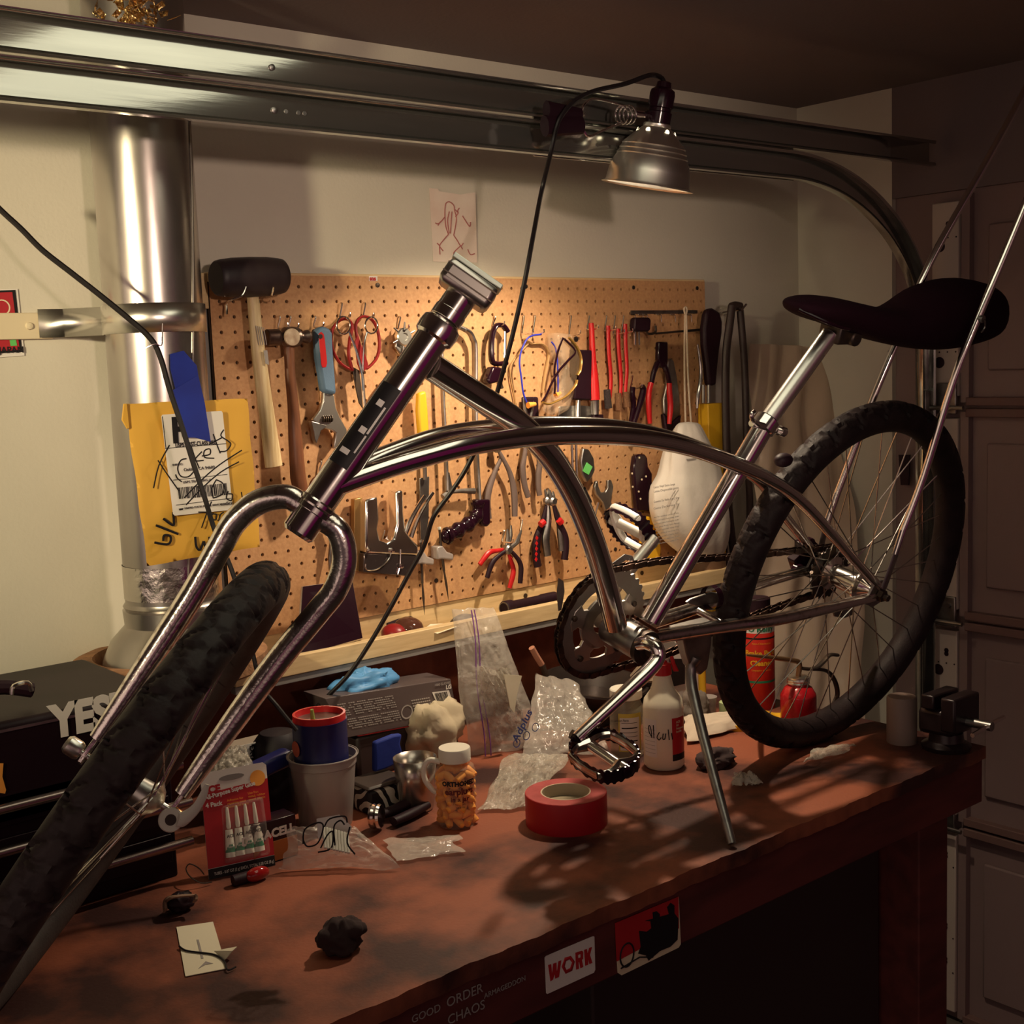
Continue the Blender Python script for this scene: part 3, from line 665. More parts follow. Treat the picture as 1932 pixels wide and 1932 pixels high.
# chainring
RC_ = .0825; oc = -.052; cc = BB + Bn * oc
ring = M(); N = 144
def ringpt(r, a, o=0.0): return cc + (Bu * math.cos(a) + Bv * math.sin(a)) * r + Bn * o
outer = []
for k in range(N):
    outer.append(RC_ + (.004 if k % 4 in (1, 2) else 0))
def annulus(m, r0, r1, o0, o1, n=N, rf=None, a0=0, a1=2 * PI):
    full = abs(a1 - a0 - 2 * PI) < 1e-6; mm = n if full else n + 1; vs = []
    for k in range(mm):
        a = a0 + (a1 - a0) * k / n; R = rf[k] if rf else r1
        vs += [ringpt(r0, a, o0), ringpt(R, a, o0), ringpt(R, a, o1), ringpt(r0, a, o1)]
    fs = []
    for k in range(n):
        j = (k + 1) % mm
        for e in range(4): e2 = (e + 1) % 4; fs.append((k * 4 + e, k * 4 + e2, j * 4 + e2, j * 4 + e))
    if not full: fs += [(0, 1, 2, 3), (n * 4, n * 4 + 1, n * 4 + 2, n * 4 + 3)]
    m.add(vs, fs)
annulus(ring, .058, RC_, 0, -.003, rf=outer); cr = ring.obj('chainring', mat('grey chainring', (.34, .31, .29), .42, .85, col2=(.25, .22, .2), nscale=14), bi, ang=25)
sp_ = M(); annulus(sp_, .018, .042, .001, -.004, n=60)
for k in range(5):
    a = 2 * PI * k / 5 + .35
    p = [ringpt(.038, a - .45, .001), ringpt(.05, a - .27, .001), ringpt(.061, a - .36, .001), ringpt(.066, a - .15, .001), ringpt(.066, a + .15, .001), ringpt(.061, a + .36, .001), ringpt(.05, a + .27, .001), ringpt(.038, a + .45, .001)]
    sp_.slab(p, .005, -Bn)
sp_.obj('crank_spider', mat('alloy spider', (.5, .47, .43), .33, .95), bi, bevel=.001)
for k in range(5):
    a = 2 * PI * k / 5 + .35; M().lathe([(.0045, 0), (.0045, .004), (.003, .005)], ringpt(.063, a, .0), Bn, 12).obj('chainring_bolt', IRON, bi)
for pts in (((1053, 1090), (1062, 1096), (1064, 1115), (1058, 1150), (1053, 1152), (1050, 1120)), ((1152, 1064), (1178, 1045), (1192, 1048), (1196, 1058), (1180, 1056), (1165, 1066))):
    M().slab([bk(x, y, oc + .012) for x, y in pts], .0015, Bn).obj('chain_guard_fin', DULL, bi)
# cranks and pedals
PE = bk(1088, 1392, .088)
cp = smooth([bk(1207, 1215, .045), bk(1222, 1213, .062), bk(1238, 1222, .078), bk(1241, 1240, .085), bk(1226, 1262, .088), bk(1180, 1306, .088), PE], 6)
M().tube(cp, [.0105, .0112, .0115, .010, .009, .0085], 16, flat=.9).obj('crank_arm', CHROME, bi)
FE = BB * 2 - PE + Bn * -.0; FE = bk(1236, 1016, -.095)
cp = smooth([BB - Bn * .06, BB - Bn * .075 + Bu * .004, BB + (FE - BB) * .35 - Bn * .05, FE], 6)
M().tube(cp, [.011, .011, .010, .009], 16).obj('crank_arm', BRIGHT, bi)
def pedal(c, X, Y, Zx, mbody, mcage):
    # X: axle outward, Y: fore-aft, Zx: up.  oval toothed cage round a cast body
    cg = M(); N = 96
    def cage(a):
        ca, sa = math.cos(a), math.sin(a); return X * (.047 * math.copysign(abs(ca) ** .72, ca)) + Y * (.040 * math.copysign(abs(sa) ** .72, sa))
    P = []
    for k in range(N):
        b = cage(2 * PI * k / N); tooth = .0028 if k % 4 in (1, 2) else 0
        b2 = b * .955
        P += [c + b - Zx * (.009 + tooth), c + b + Zx * (.009 + tooth), c + b2 + Zx * (.009 + tooth * .6), c + b2 - Zx * (.009 + tooth * .6)]
    cg.add(P, [(k * 4 + e, k * 4 + (e + 1) % 4, ((k + 1) % N) * 4 + (e + 1) % 4, ((k + 1) % N) * 4 + e) for k in range(N) for e in range(4)])
    pc = cg.obj('pedal_cage', mcage, bi, ang=20)
    b = M(); b.tube([c - X * .04, c - X * .02, c + X * .02, c + X * .043], [.0085, .0075, .0075, .009], 16)
    for sx_ in (-1, 1):
        for sy_ in (-1, 1):
            b.tube(smooth([c + X * .03 * sx_, c + X * .034 * sx_ + Y * .02 * sy_, c + X * .027 * sx_ + Y * .036 * sy_], 4), [.0075, .005, .0045], 8, flat=1.4, fax=Zx)
    for sy_ in (-1, 1):
        b.tube(smooth([c - X * .027 + Y * .036 * sy_, c + Y * .0385 * sy_, c + X * .027 + Y * .036 * sy_], 5), .004, 8, flat=1.7, fax=Zx)
    b.obj('pedal_body', mbody, bi)
    e = M(); e.lathe([(.0095, 0), (.0095, .006), (.005, .008)], c + X * .043, X, 18); e.obj('pedal_dust_cap', GLOSSB, bi)
    return pc
pc = bk(1140, 1424, .128)
Yp = (V((.62, .25, 0)) + V((0, 0, .05))).normalized(); pedX = Bn.copy()
Zp = pedX.cross(Yp).normalized()
if Zp.z < 0: Zp = -Zp
# tilt so that the pedal's upper face shows
q = Quaternion(Bn, R_(12)); Yp = q @ Bu; Zp = Yp.cross(Bn); Zp = Zp if Zp.z > 0 else -Zp
pedal(pc, Bn, Yp, Zp, CHROME, GLOSSB)
M().tube([PE - Bn * .012, pc - Bn * .04], .0065, 12).obj('pedal_axle', IRON, bi)
pf = bk(1190, 998, -.15)
q = Quaternion(Bn, R_(-58)); Yp = q @ Bu; Zp = Yp.cross(Bn)
pedal(pf, -Bn, Yp, Zp, mat('white alloy', (.82, .8, .74), .4, .3), GLOSSB)
M().tube([FE, pf + Bn * .04], .0065, 12).obj('pedal_axle', DULL, bi)
# chain
def chain(path, n, mt, parent, pitch=.0127, closed=False, name='chain'):
    P = smooth(path, 8, closed); L = [0.0]
    if closed: P.append(P[0])
    for i in range(1, len(P)): L.append(L[-1] + (P[i] - P[i - 1]).length)
    K = int(L[-1] / pitch); A = np.array([tuple(p) for p in P]); s = np.linspace(0, L[-1], K + 1)
    Q = [V([float(np.interp(t, L, A[:, k])) for k in range(3)]) for t in s]
    m = M()
    for i in range(K):
        a, b = Q[i], Q[i + 1]; d = (b - a).normalized(); wv = n.cross(d); wd_ = .0045 if i % 2 else .003
        for sg in (-1, 1):
            o = []
            for ctr_, base in ((a, PI), (b, 0)):
                for k in range(5):
                    an = base - PI / 2 + PI * k / 4; o.append(ctr_ + (d * math.cos(an) + wv * math.sin(an)) * .0046 + n * (wd_ * sg))
            # waist
            m.slab(o, .001, n * sg)
        m.lathe([(.0024, -.0045), (.0024, .0045)], a, n, 6)
    return m.obj(name, mt, parent, ang=30)
CH = mat('oily chain', (.13, .075, .055), .4, .9, col2=(.05, .03, .025), nscale=60)
def cw(a, R, ctr): return ctr + (Bu * math.cos(a) + Bv * math.sin(a)) * R
cr_c = BB + Bn * oc; co_c = HC + Bn * -.052
path = [cw(a, RC_ + .003, cr_c) for a in np.linspace(R_(85), R_(278), 22)]
lo = bk(1310, 1206, oc)
path += [bk(1262, 1232, oc), lo, bk(1400, 1170, oc), bk(1490, 1137, oc), bk(1545, 1118, oc)]
path += [cw(a, .040, co_c) for a in np.linspace(R_(-80), R_(85), 9)]
path += [bk(1400, 1049, oc), bk(1250, 1058, oc)]
chain(path, Bn, CH, bi, closed=True)
# kickstand
ks = M(); ks.slab([bk(x, y, .03) for x, y in ((1276, 1190), (1345, 1172), (1343, 1215), (1336, 1262), (1322, 1275), (1305, 1262), (1296, 1235), (1290, 1205))], .02, -Bn); ks.obj('kickstand_bracket', DULL, bi, bevel=.003)
ft = bn(1381, 1592, .006)
k1, k2 = bk(1314, 1240, .03), bk(1306, 1300, .045)
M().tube([k1, k2, ft], [.0085, .0085, .0078, .0072, .0065], 14, sm=6).obj('kickstand_leg', DULL, bi)
ks = M()
for pts in (((1290, 1135), (1300, 1128), (1340, 1115), (1352, 1118), (1350, 1135), (1310, 1142)),): ks.slab([bk(x, y, -.01) for x, y in pts], .006, Bn)
ks.obj('kickstand_plate', DULL, bi, bevel=.002)
M().lathe([(.019, -.006), (.019, .006)], bw(-.345, .022, 0), Bu, 20, cap=False).obj('cable_tie', GLOSSB, bi)
M().ball(bk(1478, 868, -.0), .016, 10, (1.1, .8, .7)).obj('rubber_bumper', BLACK, bi)
m = M(); m.slab([bk(x, y, -.06) for x, y in ((1566, 1144), (1606, 1144), (1608, 1158), (1590, 1165), (1572, 1162))], .004, Bn); m.obj('brake_arm_clip', DULL, bi, bevel=.001)
# fork: turned about the steering axis
phi = R_(-49.5); qf = Quaternion(ax_, phi)
FX = (qf @ Bn).normalized(); rk = ax_.cross(Bn)
if rk.x > 0: rk = -rk
FR = (qf @ rk).normalized(); FU = -ax_
CRN = bk(580, 985)
HF = CRN + ax_ * .35 - FR * .02
def fk(l, h, r=0.0): return HF + FX * l + FU * h + FR * r
M().lathe([(.0195, hl + .004), (.0195, hl + .03), (.016, hl + .034)], HT, ax_, 28).obj('fork_crown', CHROME, bi)
for s_ in (1, -1):
    P = [fk(.056 * s_, .022), fk(.057 * s_, .1), fk(.060 * s_, .2), fk(.066 * s_, .27, .002), fk(.068 * s_, .305, .006), fk(.058 * s_, .338, .012), fk(.036 * s_, .36, .018), fk(.014 * s_, .362, .02), fk(0, .36, .02)]
    M().tube(P, [.0095, .0118, .0135, .0145, .0145, .0145, .0145, .0145, .013], 22, sm=7).obj('fork_leg', CHROMEP, bi)
    d = M(); d.slab([fk(.054 * s_, h, r) for h, r in ((.03, -.007), (.03, .007), (.008, .012), (-.008, .01), (-.012, 0), (-.008, -.01), (.008, -.012))], .005, FX * s_); d.obj('fork_dropout', CHROMEP, bi, bevel=.001)
RF, rf = .267, .026
def ortho(n): 
    a = FU.copy(); a = (a - n * a.dot(n)).normalized(); return n.cross(a), a
fu, fv_ = ortho(FX)
wheel('front', HF, fu, fv_, FX, RF, rf)
M().lathe([(.004, -.07), (.004, -.045), (.014, -.04), (.0175, -.036), (.022, -.032), (.022, -.028), (.016, -.026), (.014, 0), (.016, .026), (.022, .028), (.022, .032), (.0175, .036), (.014, .04), (.004, .045), (.004, .07)], HF, FX, 24).obj('front_hub', BRIGHT, bi)
M().lathe([(.009, 0), (.011, .004), (.011, .016), (.008, .02)], HF - FX * .062, -FX, 20).obj('axle_end_nut', BRIGHT, bi)
ql = M(); L0_ = HF + FX * .078
pts = [(322, 1547), (345, 1545), (365, 1530), (380, 1508), (391, 1480)]
base_d = (L0_ - CAM).dot(RC[2]) - .018; PP = [atd(x, y, base_d) for x, y in pts]; LN = (CAM - PP[0]).normalized()
ql.lathe([(.0062, 0), (.0125, 0), (.0135, .003), (.0125, .006), (.0062, .006), (.0062, 0)], PP[0] - LN * .003, LN, 28, cap=False)
ql.tube([PP[0] + (PP[1] - PP[0]).normalized() * .010] + PP[1:], [.0085, .0065, .005, .0045, .0025], 12, sm=6, flat=.5, fax=LN); q_ = ql.obj('quick_release_lever', WHITE, bi)
M().lathe([(.006, -.003), (.006, .0035)], PP[0], LN, 16).obj('lever_pivot', IRON, bi)
M().lathe([(.007, 0), (.007, .010)], HF + FX * .059, FX, 16).obj('lever_collar', mat('copper collar', (.4, .18, .08), .3, 1.0), bi)
# loose spokes sticking out of the front hub
for x, y in ((131, 1667),):
    M().tube([HF + FX * .03, atd(x, y, base_d - .12)], .0011, 6).obj('loose_spoke', SPK, bi)
# stem block
sc = HT - ax_ * .045
sm_ = M(); sm_.tube([HT - ax_ * .018, HT - ax_ * .062], .0185, 24); sm_.obj('stem_clamp', CHROME, bi)
Xs, Ys = FX, FR
sb = M(); o = HT - ax_ * .052
sb.box(o + Ys * .006, (.066, .040, .030), Xs, Ys, -ax_); sb.obj('stem_block', mat('satin stem alloy', (.5, .46, .43), .32, 1.0), bi, bevel=.007)
sb = M(); sb.box(o + Ys * .004 - ax_ * .0185, (.066, .034, .006), Xs, Ys, -ax_); fp = sb.obj('stem_faceplate', mat('satin faceplate', (.55, .62, .54), .4, .6), bi, bevel=.001)
sgc = 1 if Ys.dot(CAM - o) > 0 else -1
for h_ in (-.004, .007): M().box(o + Ys * (.006 + sgc * .0202) - ax_ * h_, (.0655, .0012, .0016), Xs, Ys, -ax_).obj('stem_groove', IRON, bi)
sb = M()
for s_ in (-1, 1): sb.box(o + Xs * .02 * s_ + Ys * .002 - ax_ * .022, (.014, .006, .002), Xs, Ys, -ax_)
sb.obj('bolt_slot', IRON, fp)
# brake lever style cable loop near the far seat stay is hidden; spare
# ------------------------------------------------------------------ clamp lamp
ALU = mat('spun aluminium', (.9, .87, .8), .34, 1.0, bump=.03, bscale=60)
MC = at(1221, 352, 1, -.40); mz = (MC - CAM).dot(RC[2])
LT = atd(1252, 165, mz - .035)
la = (MC - LT).normalized(); LL = (MC - LT).length
cl = thing('clamp_lamp', MC, 'aluminium reflector clamp lamp clipped to the garage door track', 'lamp')
rp = [(.020, -.62), (.022, -.60), (.026, -.585), (.040, -.50), (.050, -.42), (.0515, -.41), (.0505, -.40), (.053, -.37), (.0545, -.36), (.0535, -.35), (.056, -.32), (.0575, -.31), (.0565, -.30), (.0615, -.24), (.0655, -.15), (.068, -.03), (.0695, -.012), (.074, 0), (.0745, .003)]
sc_ = LL
M().lathe([(r * (1.06 if h > -.5 else 1), h * sc_ + 0) for r, h in rp], MC, la, 56, cap=False).obj('reflector', ALU, cl, solid=.0008)
M().lathe([(.0215, -.64 * sc_), (.0235, -.63 * sc_), (.0235, -.60 * sc_), (.0215, -.58 * sc_)], MC, la, 32).obj('neck_ring', ALU, cl)
vh = M()
xl, yl = perp(la)
for k in range(6):
    a = 2 * PI * k / 6 + .2; dd = xl * math.cos(a) + yl * math.sin(a); vh.lathe([(.004, 0), (.004, .0006)], MC + la * (-.555 * sc_) + dd * .0325, (dd + la * -.4).normalized(), 12)
vh.obj('vent_hole', mat('lit vent', (.9, .8, .6), .4, emit=(1, .85, .55), estr=2.2), cl)
M().lathe([(.009, -1.06 * sc_), (.012, -1.05 * sc_), (.013, -1.0 * sc_), (.020, -.97 * sc_), (.0215, -.93 * sc_), (.0215, -.80 * sc_), (.019, -.79 * sc_), (.019, -.76 * sc_), (.0215, -.75 * sc_), (.021, -.63 * sc_)], MC, la, 28).obj('socket', GLOSSB, cl)
M().ball(MC - la * .092, .018, 12).obj('bulb', mat('lit bulb', (.9, .85, .7), .4, emit=(1, .8, .5), estr=6), cl)
lw = mz - .03
def lz(pts, d=0): return [at(640 + x / 3.019, y / 3.019, 1, -.415 + (-p[0] if p else d)) for x, y, *p in pts]
M().tube(lz([(1760, 655), (1700, 650), (1665, 640)]), .0055, 10).obj('ball_stem', CHROME, cl)
sp_ = M(); c0 = lz([(1632, 655)])[0]; ax2 = (lz([(1700, 652)])[0] - c0).normalized(); x_, y_ = perp(ax2)
for dq in (-.012, 0, .012):
    sp_.tube([c0 + ax2 * dq * .8 + (x_ * math.cos(a) + y_ * math.sin(a)) * .0145 for a in np.linspace(0, 2 * PI, 24, endpoint=False)], .0016, 6, closed=True)
sp_.obj('clamp_spring', CHROME, cl)
M().tube(lz([(1620, 600), (1500, 570), (1440, 565), (1400, 590), (1378, 640), (1380, 700), (1415, 775), (1500, 745), (1610, 700)]), .0021, 8, sm=6).obj('clamp_handle', CHROME, cl)
cj = M(); j1 = lz([(1375, 650, .0), (1180, 625, .0)]); cj.tube([j1[0], j1[1]], [.006, .009], 10, flat=1.6, fax=(0, 0, 1)); j2 = lz([(1380, 712, 0), (1170, 718, .0)]); cj.tube([j2[0], j2[1]], [.009, .0105], 10, flat=1.6, fax=(0, 0, 1)); cj.obj('rubber_jaw', BLACK, cl)
M().tube(lz([(1395, 652), (1335, 648)]), .0028, 8).obj('jaw_pin', BRIGHT, cl)
cx = [(1254, 158, 0), (1247, 146, 0), (1225, 142, 0), (1180, 158, 0), (1120, 172, 0), (1085, 190, 0), (1062, 215, 0), (1050, 240, 0), (1040, 285, .02), (1022, 360, .03), (1005, 450, .03), (988, 540, 0), (970, 620, -.03), (952, 690, -.06), (938, 740, -.1), (915, 810, -.15), (880, 883, -.20), (850, 930, -.23), (818, 975, -.26), (800, 1030, -.3), (770, 1085, -.33), (735, 1150, -.36), (700, 1210, -.4), (660, 1270, -.43), (622, 1310, -.45), (590, 1342, -.47)]
YC = list(np.interp(range(len(cx)), [0, 1, 10, 11, 18, len(cx) - 1], [0, 0, -.435, -.43, -.30, -.13]))
P = [atd(x, y, mz - .035) if i < 2 else at(x, y, 1, min(-.1, YC[i]) if i > 8 else -.42 - .004 * (9 - i)) for i, (x, y, d) in enumerate(cx)]
P[-1].z = max(P[-1].z, .93)
M().tube(P, .0034, 8, sm=5, flat=1.2).thing('lamp_cord', CORD, 'long black lamp cord drooping from the clamp lamp to the bench', 'cord')
P = [atd(x, y, 1.75) for x, y in ((-30, 362), (0, 395), (40, 432), (80, 472), (135, 515), (190, 558), (245, 603), (285, 640), (303, 675), (320, 735), (345, 810), (365, 875), (385, 935), (405, 1000), (425, 1045), (445, 1100), (470, 1200), (492, 1290), (525, 1335), (560, 1378))]
M().tube(P, [.0042, .0042, .0036, .003], 8, sm=5).thing('black_cable', CORD, 'black cable sagging from the left edge past the yellow envelope', 'cable')
m = M(); c0 = atd(297, 652, 1.745)
m.tube(smooth([c0 + V((-.02, 0, -.004)), c0 + V((-.006, -.004, .002)), c0 + V((.004, -.004, .0)), c0 + V((.008, 0, .012)), c0 + V((.01, 0, .03))], 4), .0008, 5); m.thing('wire_twist', CHROME, 'thin wire twist tied around the black cable', 'wire')

# ------------------------------------------------------------------ envelope and blue tape
EY = .178
def e3(x, y, o=0): return at(x / 3.019, 640 + y / 3.019, 1, -(EY + o))
en = thing('padded_envelope', at(360, 1060, 1, -EY), 'yellow padded mailing envelope taped to the round duct', 'envelope')
ol = [(710, 370), (900, 355), (1100, 345), (1405, 338), (1418, 360), (1430, 560), (1455, 800), (1475, 1000), (1480, 1180), (1350, 1210), (1180, 1225), (1000, 1262), (860, 1295), (825, 1280), (800, 1050), (770, 820), (745, 560), (722, 430)]
c4 = [(712, 368), (1408, 338), (1482, 1182), (840, 1292)]
def ef(i, j, back=False):
    a, b, c, d = [V((p[0], p[1], 0)) for p in c4]
    p = (a * (1 - i) + b * i) * (1 - j) + (d * (1 - i) + c * i) * j
    w_ = (math.sin(PI * i) * math.sin(PI * j)) ** .5 if 0 < i < 1 and 0 < j < 1 else 0
    q = e3(p.x + 3 * math.sin(j * 17), p.y + 2 * math.sin(i * 13))
    return q + V((0, (-.007 if not back else .006) * w_ + .0008 * math.sin(i * 23 + j * 9) * w_, 0))
m = M(); m.grid(lambda i, j: ef(i, j), 40, 44); m.grid(lambda i, j: ef(i, j, True), 12, 12); m.obj('envelope_body', ENV, en, ang=70)
M().slab([e3(*p, .001) for p in ((700, 368), (720, 366), (735, 505), (720, 512), (690, 460))][::-1], .003).obj('folded_corner', ENV, en, bevel=.001)
lo = .0088
def el(pts, m_, nm, o=lo, th=.0004, par=None): return M().slab([e3(x, y, o) for x, y in pts][::-1], th).obj(nm, m_, par or en)
lb = el([(925, 430), (1260, 408), (1268, 420), (1325, 960), (1315, 972), (995, 1005), (985, 995), (918, 440)], LABELW, 'shipping_label')
def lab(a): return e3(*a, lo + .0006)
strokes([[lab((940, 622)), lab((1290, 595))], [lab((985, 803)), lab((1295, 770))], [lab((1003, 945)), lab((1320, 905))], [lab((925, 440)), lab((945, 620))]], .0005, INK, en, 'printed_rule')
Rl = (lab((1280, 595)) - lab((940, 622))).normalized(); Ul = (lab((925, 440)) - lab((975, 900))).normalized()
tmesh('F', .052, lab((978, 588)), Rl, Ul, INK, en, bold=.0018)
tmesh('USPS FIRST-CLASS PKG', .0095, lab((998, 617)), Rl, Ul, INK, en, bold=.0002, width=.0665)
for tx, px, sz in (('SHIP TO:', (980, 722), .0045), ('Oakland CA 94609', (1045, 752), .0065), ('USPS TRACKING #', (1040, 822), .0055), ('UNITED STATES POSTAL SERVICE', (1050, 968), .004), ('endicia', (1255, 948), .008)):
    tmesh(tx, sz, lab(px), Rl, Ul, INK, en)
m = M(); x = 1012
for k in range(34):
    w_ = rnd.choice((3, 3, 5, 8)); t = (x - 1012) / 290
    a, b = (x, 845 - 27 * t), (x + w_, 845 - 27 * t); c, d = (x + w_ + 8, 910 - 25 * t), (x + 8, 910 - 25 * t)
    m.slab([lab(p) for p in (d, c, b, a)], .0003); x += w_ + rnd.choice((3, 4, 6))
    if x > 1285: break
m.obj('barcode', INK, en)
m = M(); m.slab([lab(p) for p in ((1018, 965), (1022, 975), (1040, 972), (1045, 962))][::-1], .0003); m.obj('eagle_mark', INK, en)
HW = [[(965, 603), (905, 720), (875, 848)], [(900, 690), (960, 780), (1020, 865)], [(1000, 770), (1010, 792), (1035, 812)], [(1062, 680), (1030, 690), (1012, 735), (1030, 780), (1075, 782), (1110, 745)], [(1085, 600), (1112, 680), (1135, 735)], [(1150, 640), (1108, 690), (1160, 690)], [(1150, 665), (1195, 655), (1195, 625), (1165, 635), (1165, 672), (1220, 678)], [(1215, 540), (1235, 600), (1255, 650)], [(1190, 600), (1265, 560)], [(1275, 515), (1258, 550), (1300, 580), (1315, 600), (1290, 635), (1255, 640)],
      [(1050, 903), (1150, 800), (1250, 715), (1378, 632)], [(1060, 943), (1160, 840), (1260, 755), (1362, 698)], [(1232, 800), (1205, 855), (1215, 905)], [(1232, 800), (1272, 825), (1268, 880), (1215, 905)], [(1300, 865), (1290, 905), (1318, 918), (1325, 885), (1300, 880)], [(1375, 870), (1385, 940)], [(1380, 925), (1398, 905), (1408, 945)], [(1440, 915), (1418, 930), (1432, 950), (1438, 915), (1440, 985)],
      [(1205, 925), (1180, 985), (1148, 1075)], [(1130, 985), (1195, 985)], [(1215, 990), (1205, 1015), (1228, 1030), (1235, 1000), (1215, 995)], [(1245, 1035), (1255, 1000), (1275, 985)], [(1305, 985), (1280, 1000), (1300, 1015), (1308, 985), (1300, 1060), (1270, 1100), (1255, 1060)], [(1322, 1030), (1350, 1010), (1335, 990), (1318, 1030), (1345, 1055), (1375, 1040)], [(1400, 975), (1385, 1060)], [(1340, 968), (1400, 985), (1443, 1010)], [(1330, 1080), (1322, 1140)]]
strokes([[lab(p) for p in L] for L in HW], .0011, INK, en)
HB = [[(985, 985), (990, 1030), (985, 1060), (930, 1022)], [(888, 1060), (1015, 1110)], [(880, 1158), (950, 1168), (972, 1150), (968, 1120), (935, 1118), (930, 1150)], [(1112, 1125), (1118, 1180), (1140, 1200), (1160, 1150)], [(1162, 1150), (1172, 1185), (1195, 1180), (1192, 1125)]]
strokes([[e3(*p, lo - .002) for p in L] for L in HB], .0020, INK, en)
bt = thing('painters_tape', at(355, 740, 1, -.19), 'two strips of blue painters tape holding the envelope to the duct', 'tape')
M().slab([e3(*p, o) for p, o in (((968, 85), -.012), ((1045, 65), -.012), ((1120, 150), -.012), ((1130, 215), -.010), ((1060, 300), -.006), ((1000, 290), -.006), ((970, 170), -.012))][::-1], .0006).obj('tape_strip', BLUE, bt)
M().slab([e3(*p, o) for p, o in (((985, 290), .002), ((1128, 205), .002), ((1165, 360), .0145), ((1200, 585), .0145), ((1110, 560), .0145), ((1040, 560), .0145), ((1010, 420), .0145))][::-1], .0006).obj('tape_strip', BLUE, bt)

# ------------------------------------------------------------------ pegboard tools
def hook(pts, label=None):
    pass
HKG = 'steel peg hooks on the board'
def peg(x, y, y2=None, out=.03, x2=None, lab=None):
    """simple wire peg hook: in at pixel (x,y), running down to y2 and curling outwards"""
    a = bd(x, y, 0); b = bd(x2 or x, y2 or y + 22, .004); o = out
    P = [a + V((0, .004, 0)), a + V((0, -.004, 0)), a + V((0, -.0055, -.004)), b + V((0, 0, .004)), b + V((0, -.004, 0)), b + V((0, -o, .001)), b + V((0, -o - .003, .008))]
    o_ = M().tube(P, .0016, 8, sm=4).thing('peg_hook', CHROME, 'chrome wire ' + lab, 'hook', HKG)
HL = ['left of two hooks over the ball peen hammer head', 'right of two hooks over the ball peen hammer head', 'hook carrying the blue gripped adjustable wrench', 'hook over the left loop of the red scissors', 'hook over the right loop of the red scissors', 'hook carrying the rotary leather punch', 'hook carrying the glossy black C-clamp', 'left hook above the safety goggles strap', 'right hook above the safety goggles strap', 'hook carrying the black and amber safety glasses', 'hook carrying the red handled chisel', 'hook of the leftmost red wire brush', 'hook of the middle red wire brush', 'hook of the rightmost red wire brush', 'empty hook just left of the lower head tube', 'second empty hook close behind the head tube', 'hook carrying the black V shaped handles', 'low hook right of the needle nose pliers']
for (x, y, y2), lb_h in zip(((525, 597, 620), (545, 597, 620), (592, 597, 618), (642, 572, 600), (686, 572, 600), (752, 598, 622), (931, 597, 615), (985, 596, 630), (1006, 596, 630), (1074, 596, 632), (1108, 596, 622), (1141, 596, 624), (1157, 596, 630), (1173, 596, 628), (603, 869, 890), (628, 868, 885), (1190, 709, 732), (982, 980, 1008)), HL):
    peg(x, y, y2, lab=lb_h)
# mallet
mh = thing('rubber_mallet', BD([(470, 525)], .06)[0], 'large black rubber mallet with a pale wooden handle', 'mallet')
a, b = bd(407, 525, .056), bd(534, 521, .056); d = (b - a); L = d.length; d.normalize(); r0 = .032
M().lathe([(r0 * .80, 0), (r0 * .88, L * .02), (r0 * .93, L * .08), (r0, L * .25), (r0 * 1.02, L * .5), (r0, L * .75), (r0 * .93, L * .92), (r0 * .88, L * .98), (r0 * .80, L)], a, d, 40).obj('mallet_head', mat('worn rubber', (.028, .018, .02), .5, col2=(.018, .01, .014), nscale=25), mh)
M().tube(BD(z4([(425, 345), (470, 800), (530, 1250), (600, 1755)]), .05), [.0105, .0125, .0135, .0155], 20, flat=.72, fax=(0, 1, 0)).obj('handle', LAMW, mh)
m = M()
for k in range(5): m.slab(BD(z4([(448 + k * 16, 590 + k * 4), (454 + k * 16, 590 + k * 4), (480 + k * 16, 750), (474 + k * 16, 750)]), .0615)[::-1], .0003)
m.slab(BD(z4([(515, 795), (545, 793), (560, 915), (530, 905)]), .0615)[::-1], .0003); m.obj('printed_label', GREYINK, mh)
mk = thing('mallet_hook', bd(430, 565, .02), 'double pronged wire hook carrying the black mallet', 'hook')
M().tube(BD(z4([(212, 500), (212, 400), (240, 380), (320, 350), (350, 320), (370, 268)]), .03)[0:2] + BD(z4([(240, 380), (320, 350), (350, 320), (370, 268)]), .085), .0018, 8, sm=4).obj('prong', CHROME, mk)
M().tube([bd(505, 570, .004), bd(510, 568, .03), bd(512, 560, .07), bd(516, 541, .09)], .0018, 8, sm=4).obj('prong', CHROME, mk)
# ball peen hammer
bh = thing('ball_peen_hammer', bd(550, 640, .03), 'ball peen hammer with a worn reddish wooden handle', 'hammer')
a, b = BD(z4([(535, 690), (905, 680)]), .03); d = (b - a); L = d.length; d.normalize()
k = 1 / 4.391 * .00088 * 1.0
M().lathe([(.0125, 0), (.014, .002), (.014, L * .27), (.009, L * .32), (.0095, L * .36), (.017, L * .42), (.018, L * .56), (.0165, L * .7), (.009, L * .77), (.0085, L * .81), (.0105, L * .86), (.012, L * .92), (.010, L * .97), (.004, L)], a, d, 32).obj('hammer_head', mat('worn steel', (.2, .15, .13), .35, .9, col2=(.1, .06, .05), nscale=30), bh)
M().lathe([(.0145, 0), (.0145, .004)], bd(380 + 745 / 4.391, 480 + 685 / 4.391, .045), (0, -1, 0), 24).obj('handle_end', mat('end grain', (.5, .4, .3), .6, col2=(.3, .2, .14), nscale=60), bh)
hp = z4([(725, 760), (735, 1000), (760, 1250), (775, 1500), (800, 1844)]) + [(573, 955)]
M().tube(BD(hp, .028), [.0095, .0095, .0105, .013, .0145, .0135], 18, flat=.75, fax=(0, 1, 0)).obj('handle', HWOOD, bh)
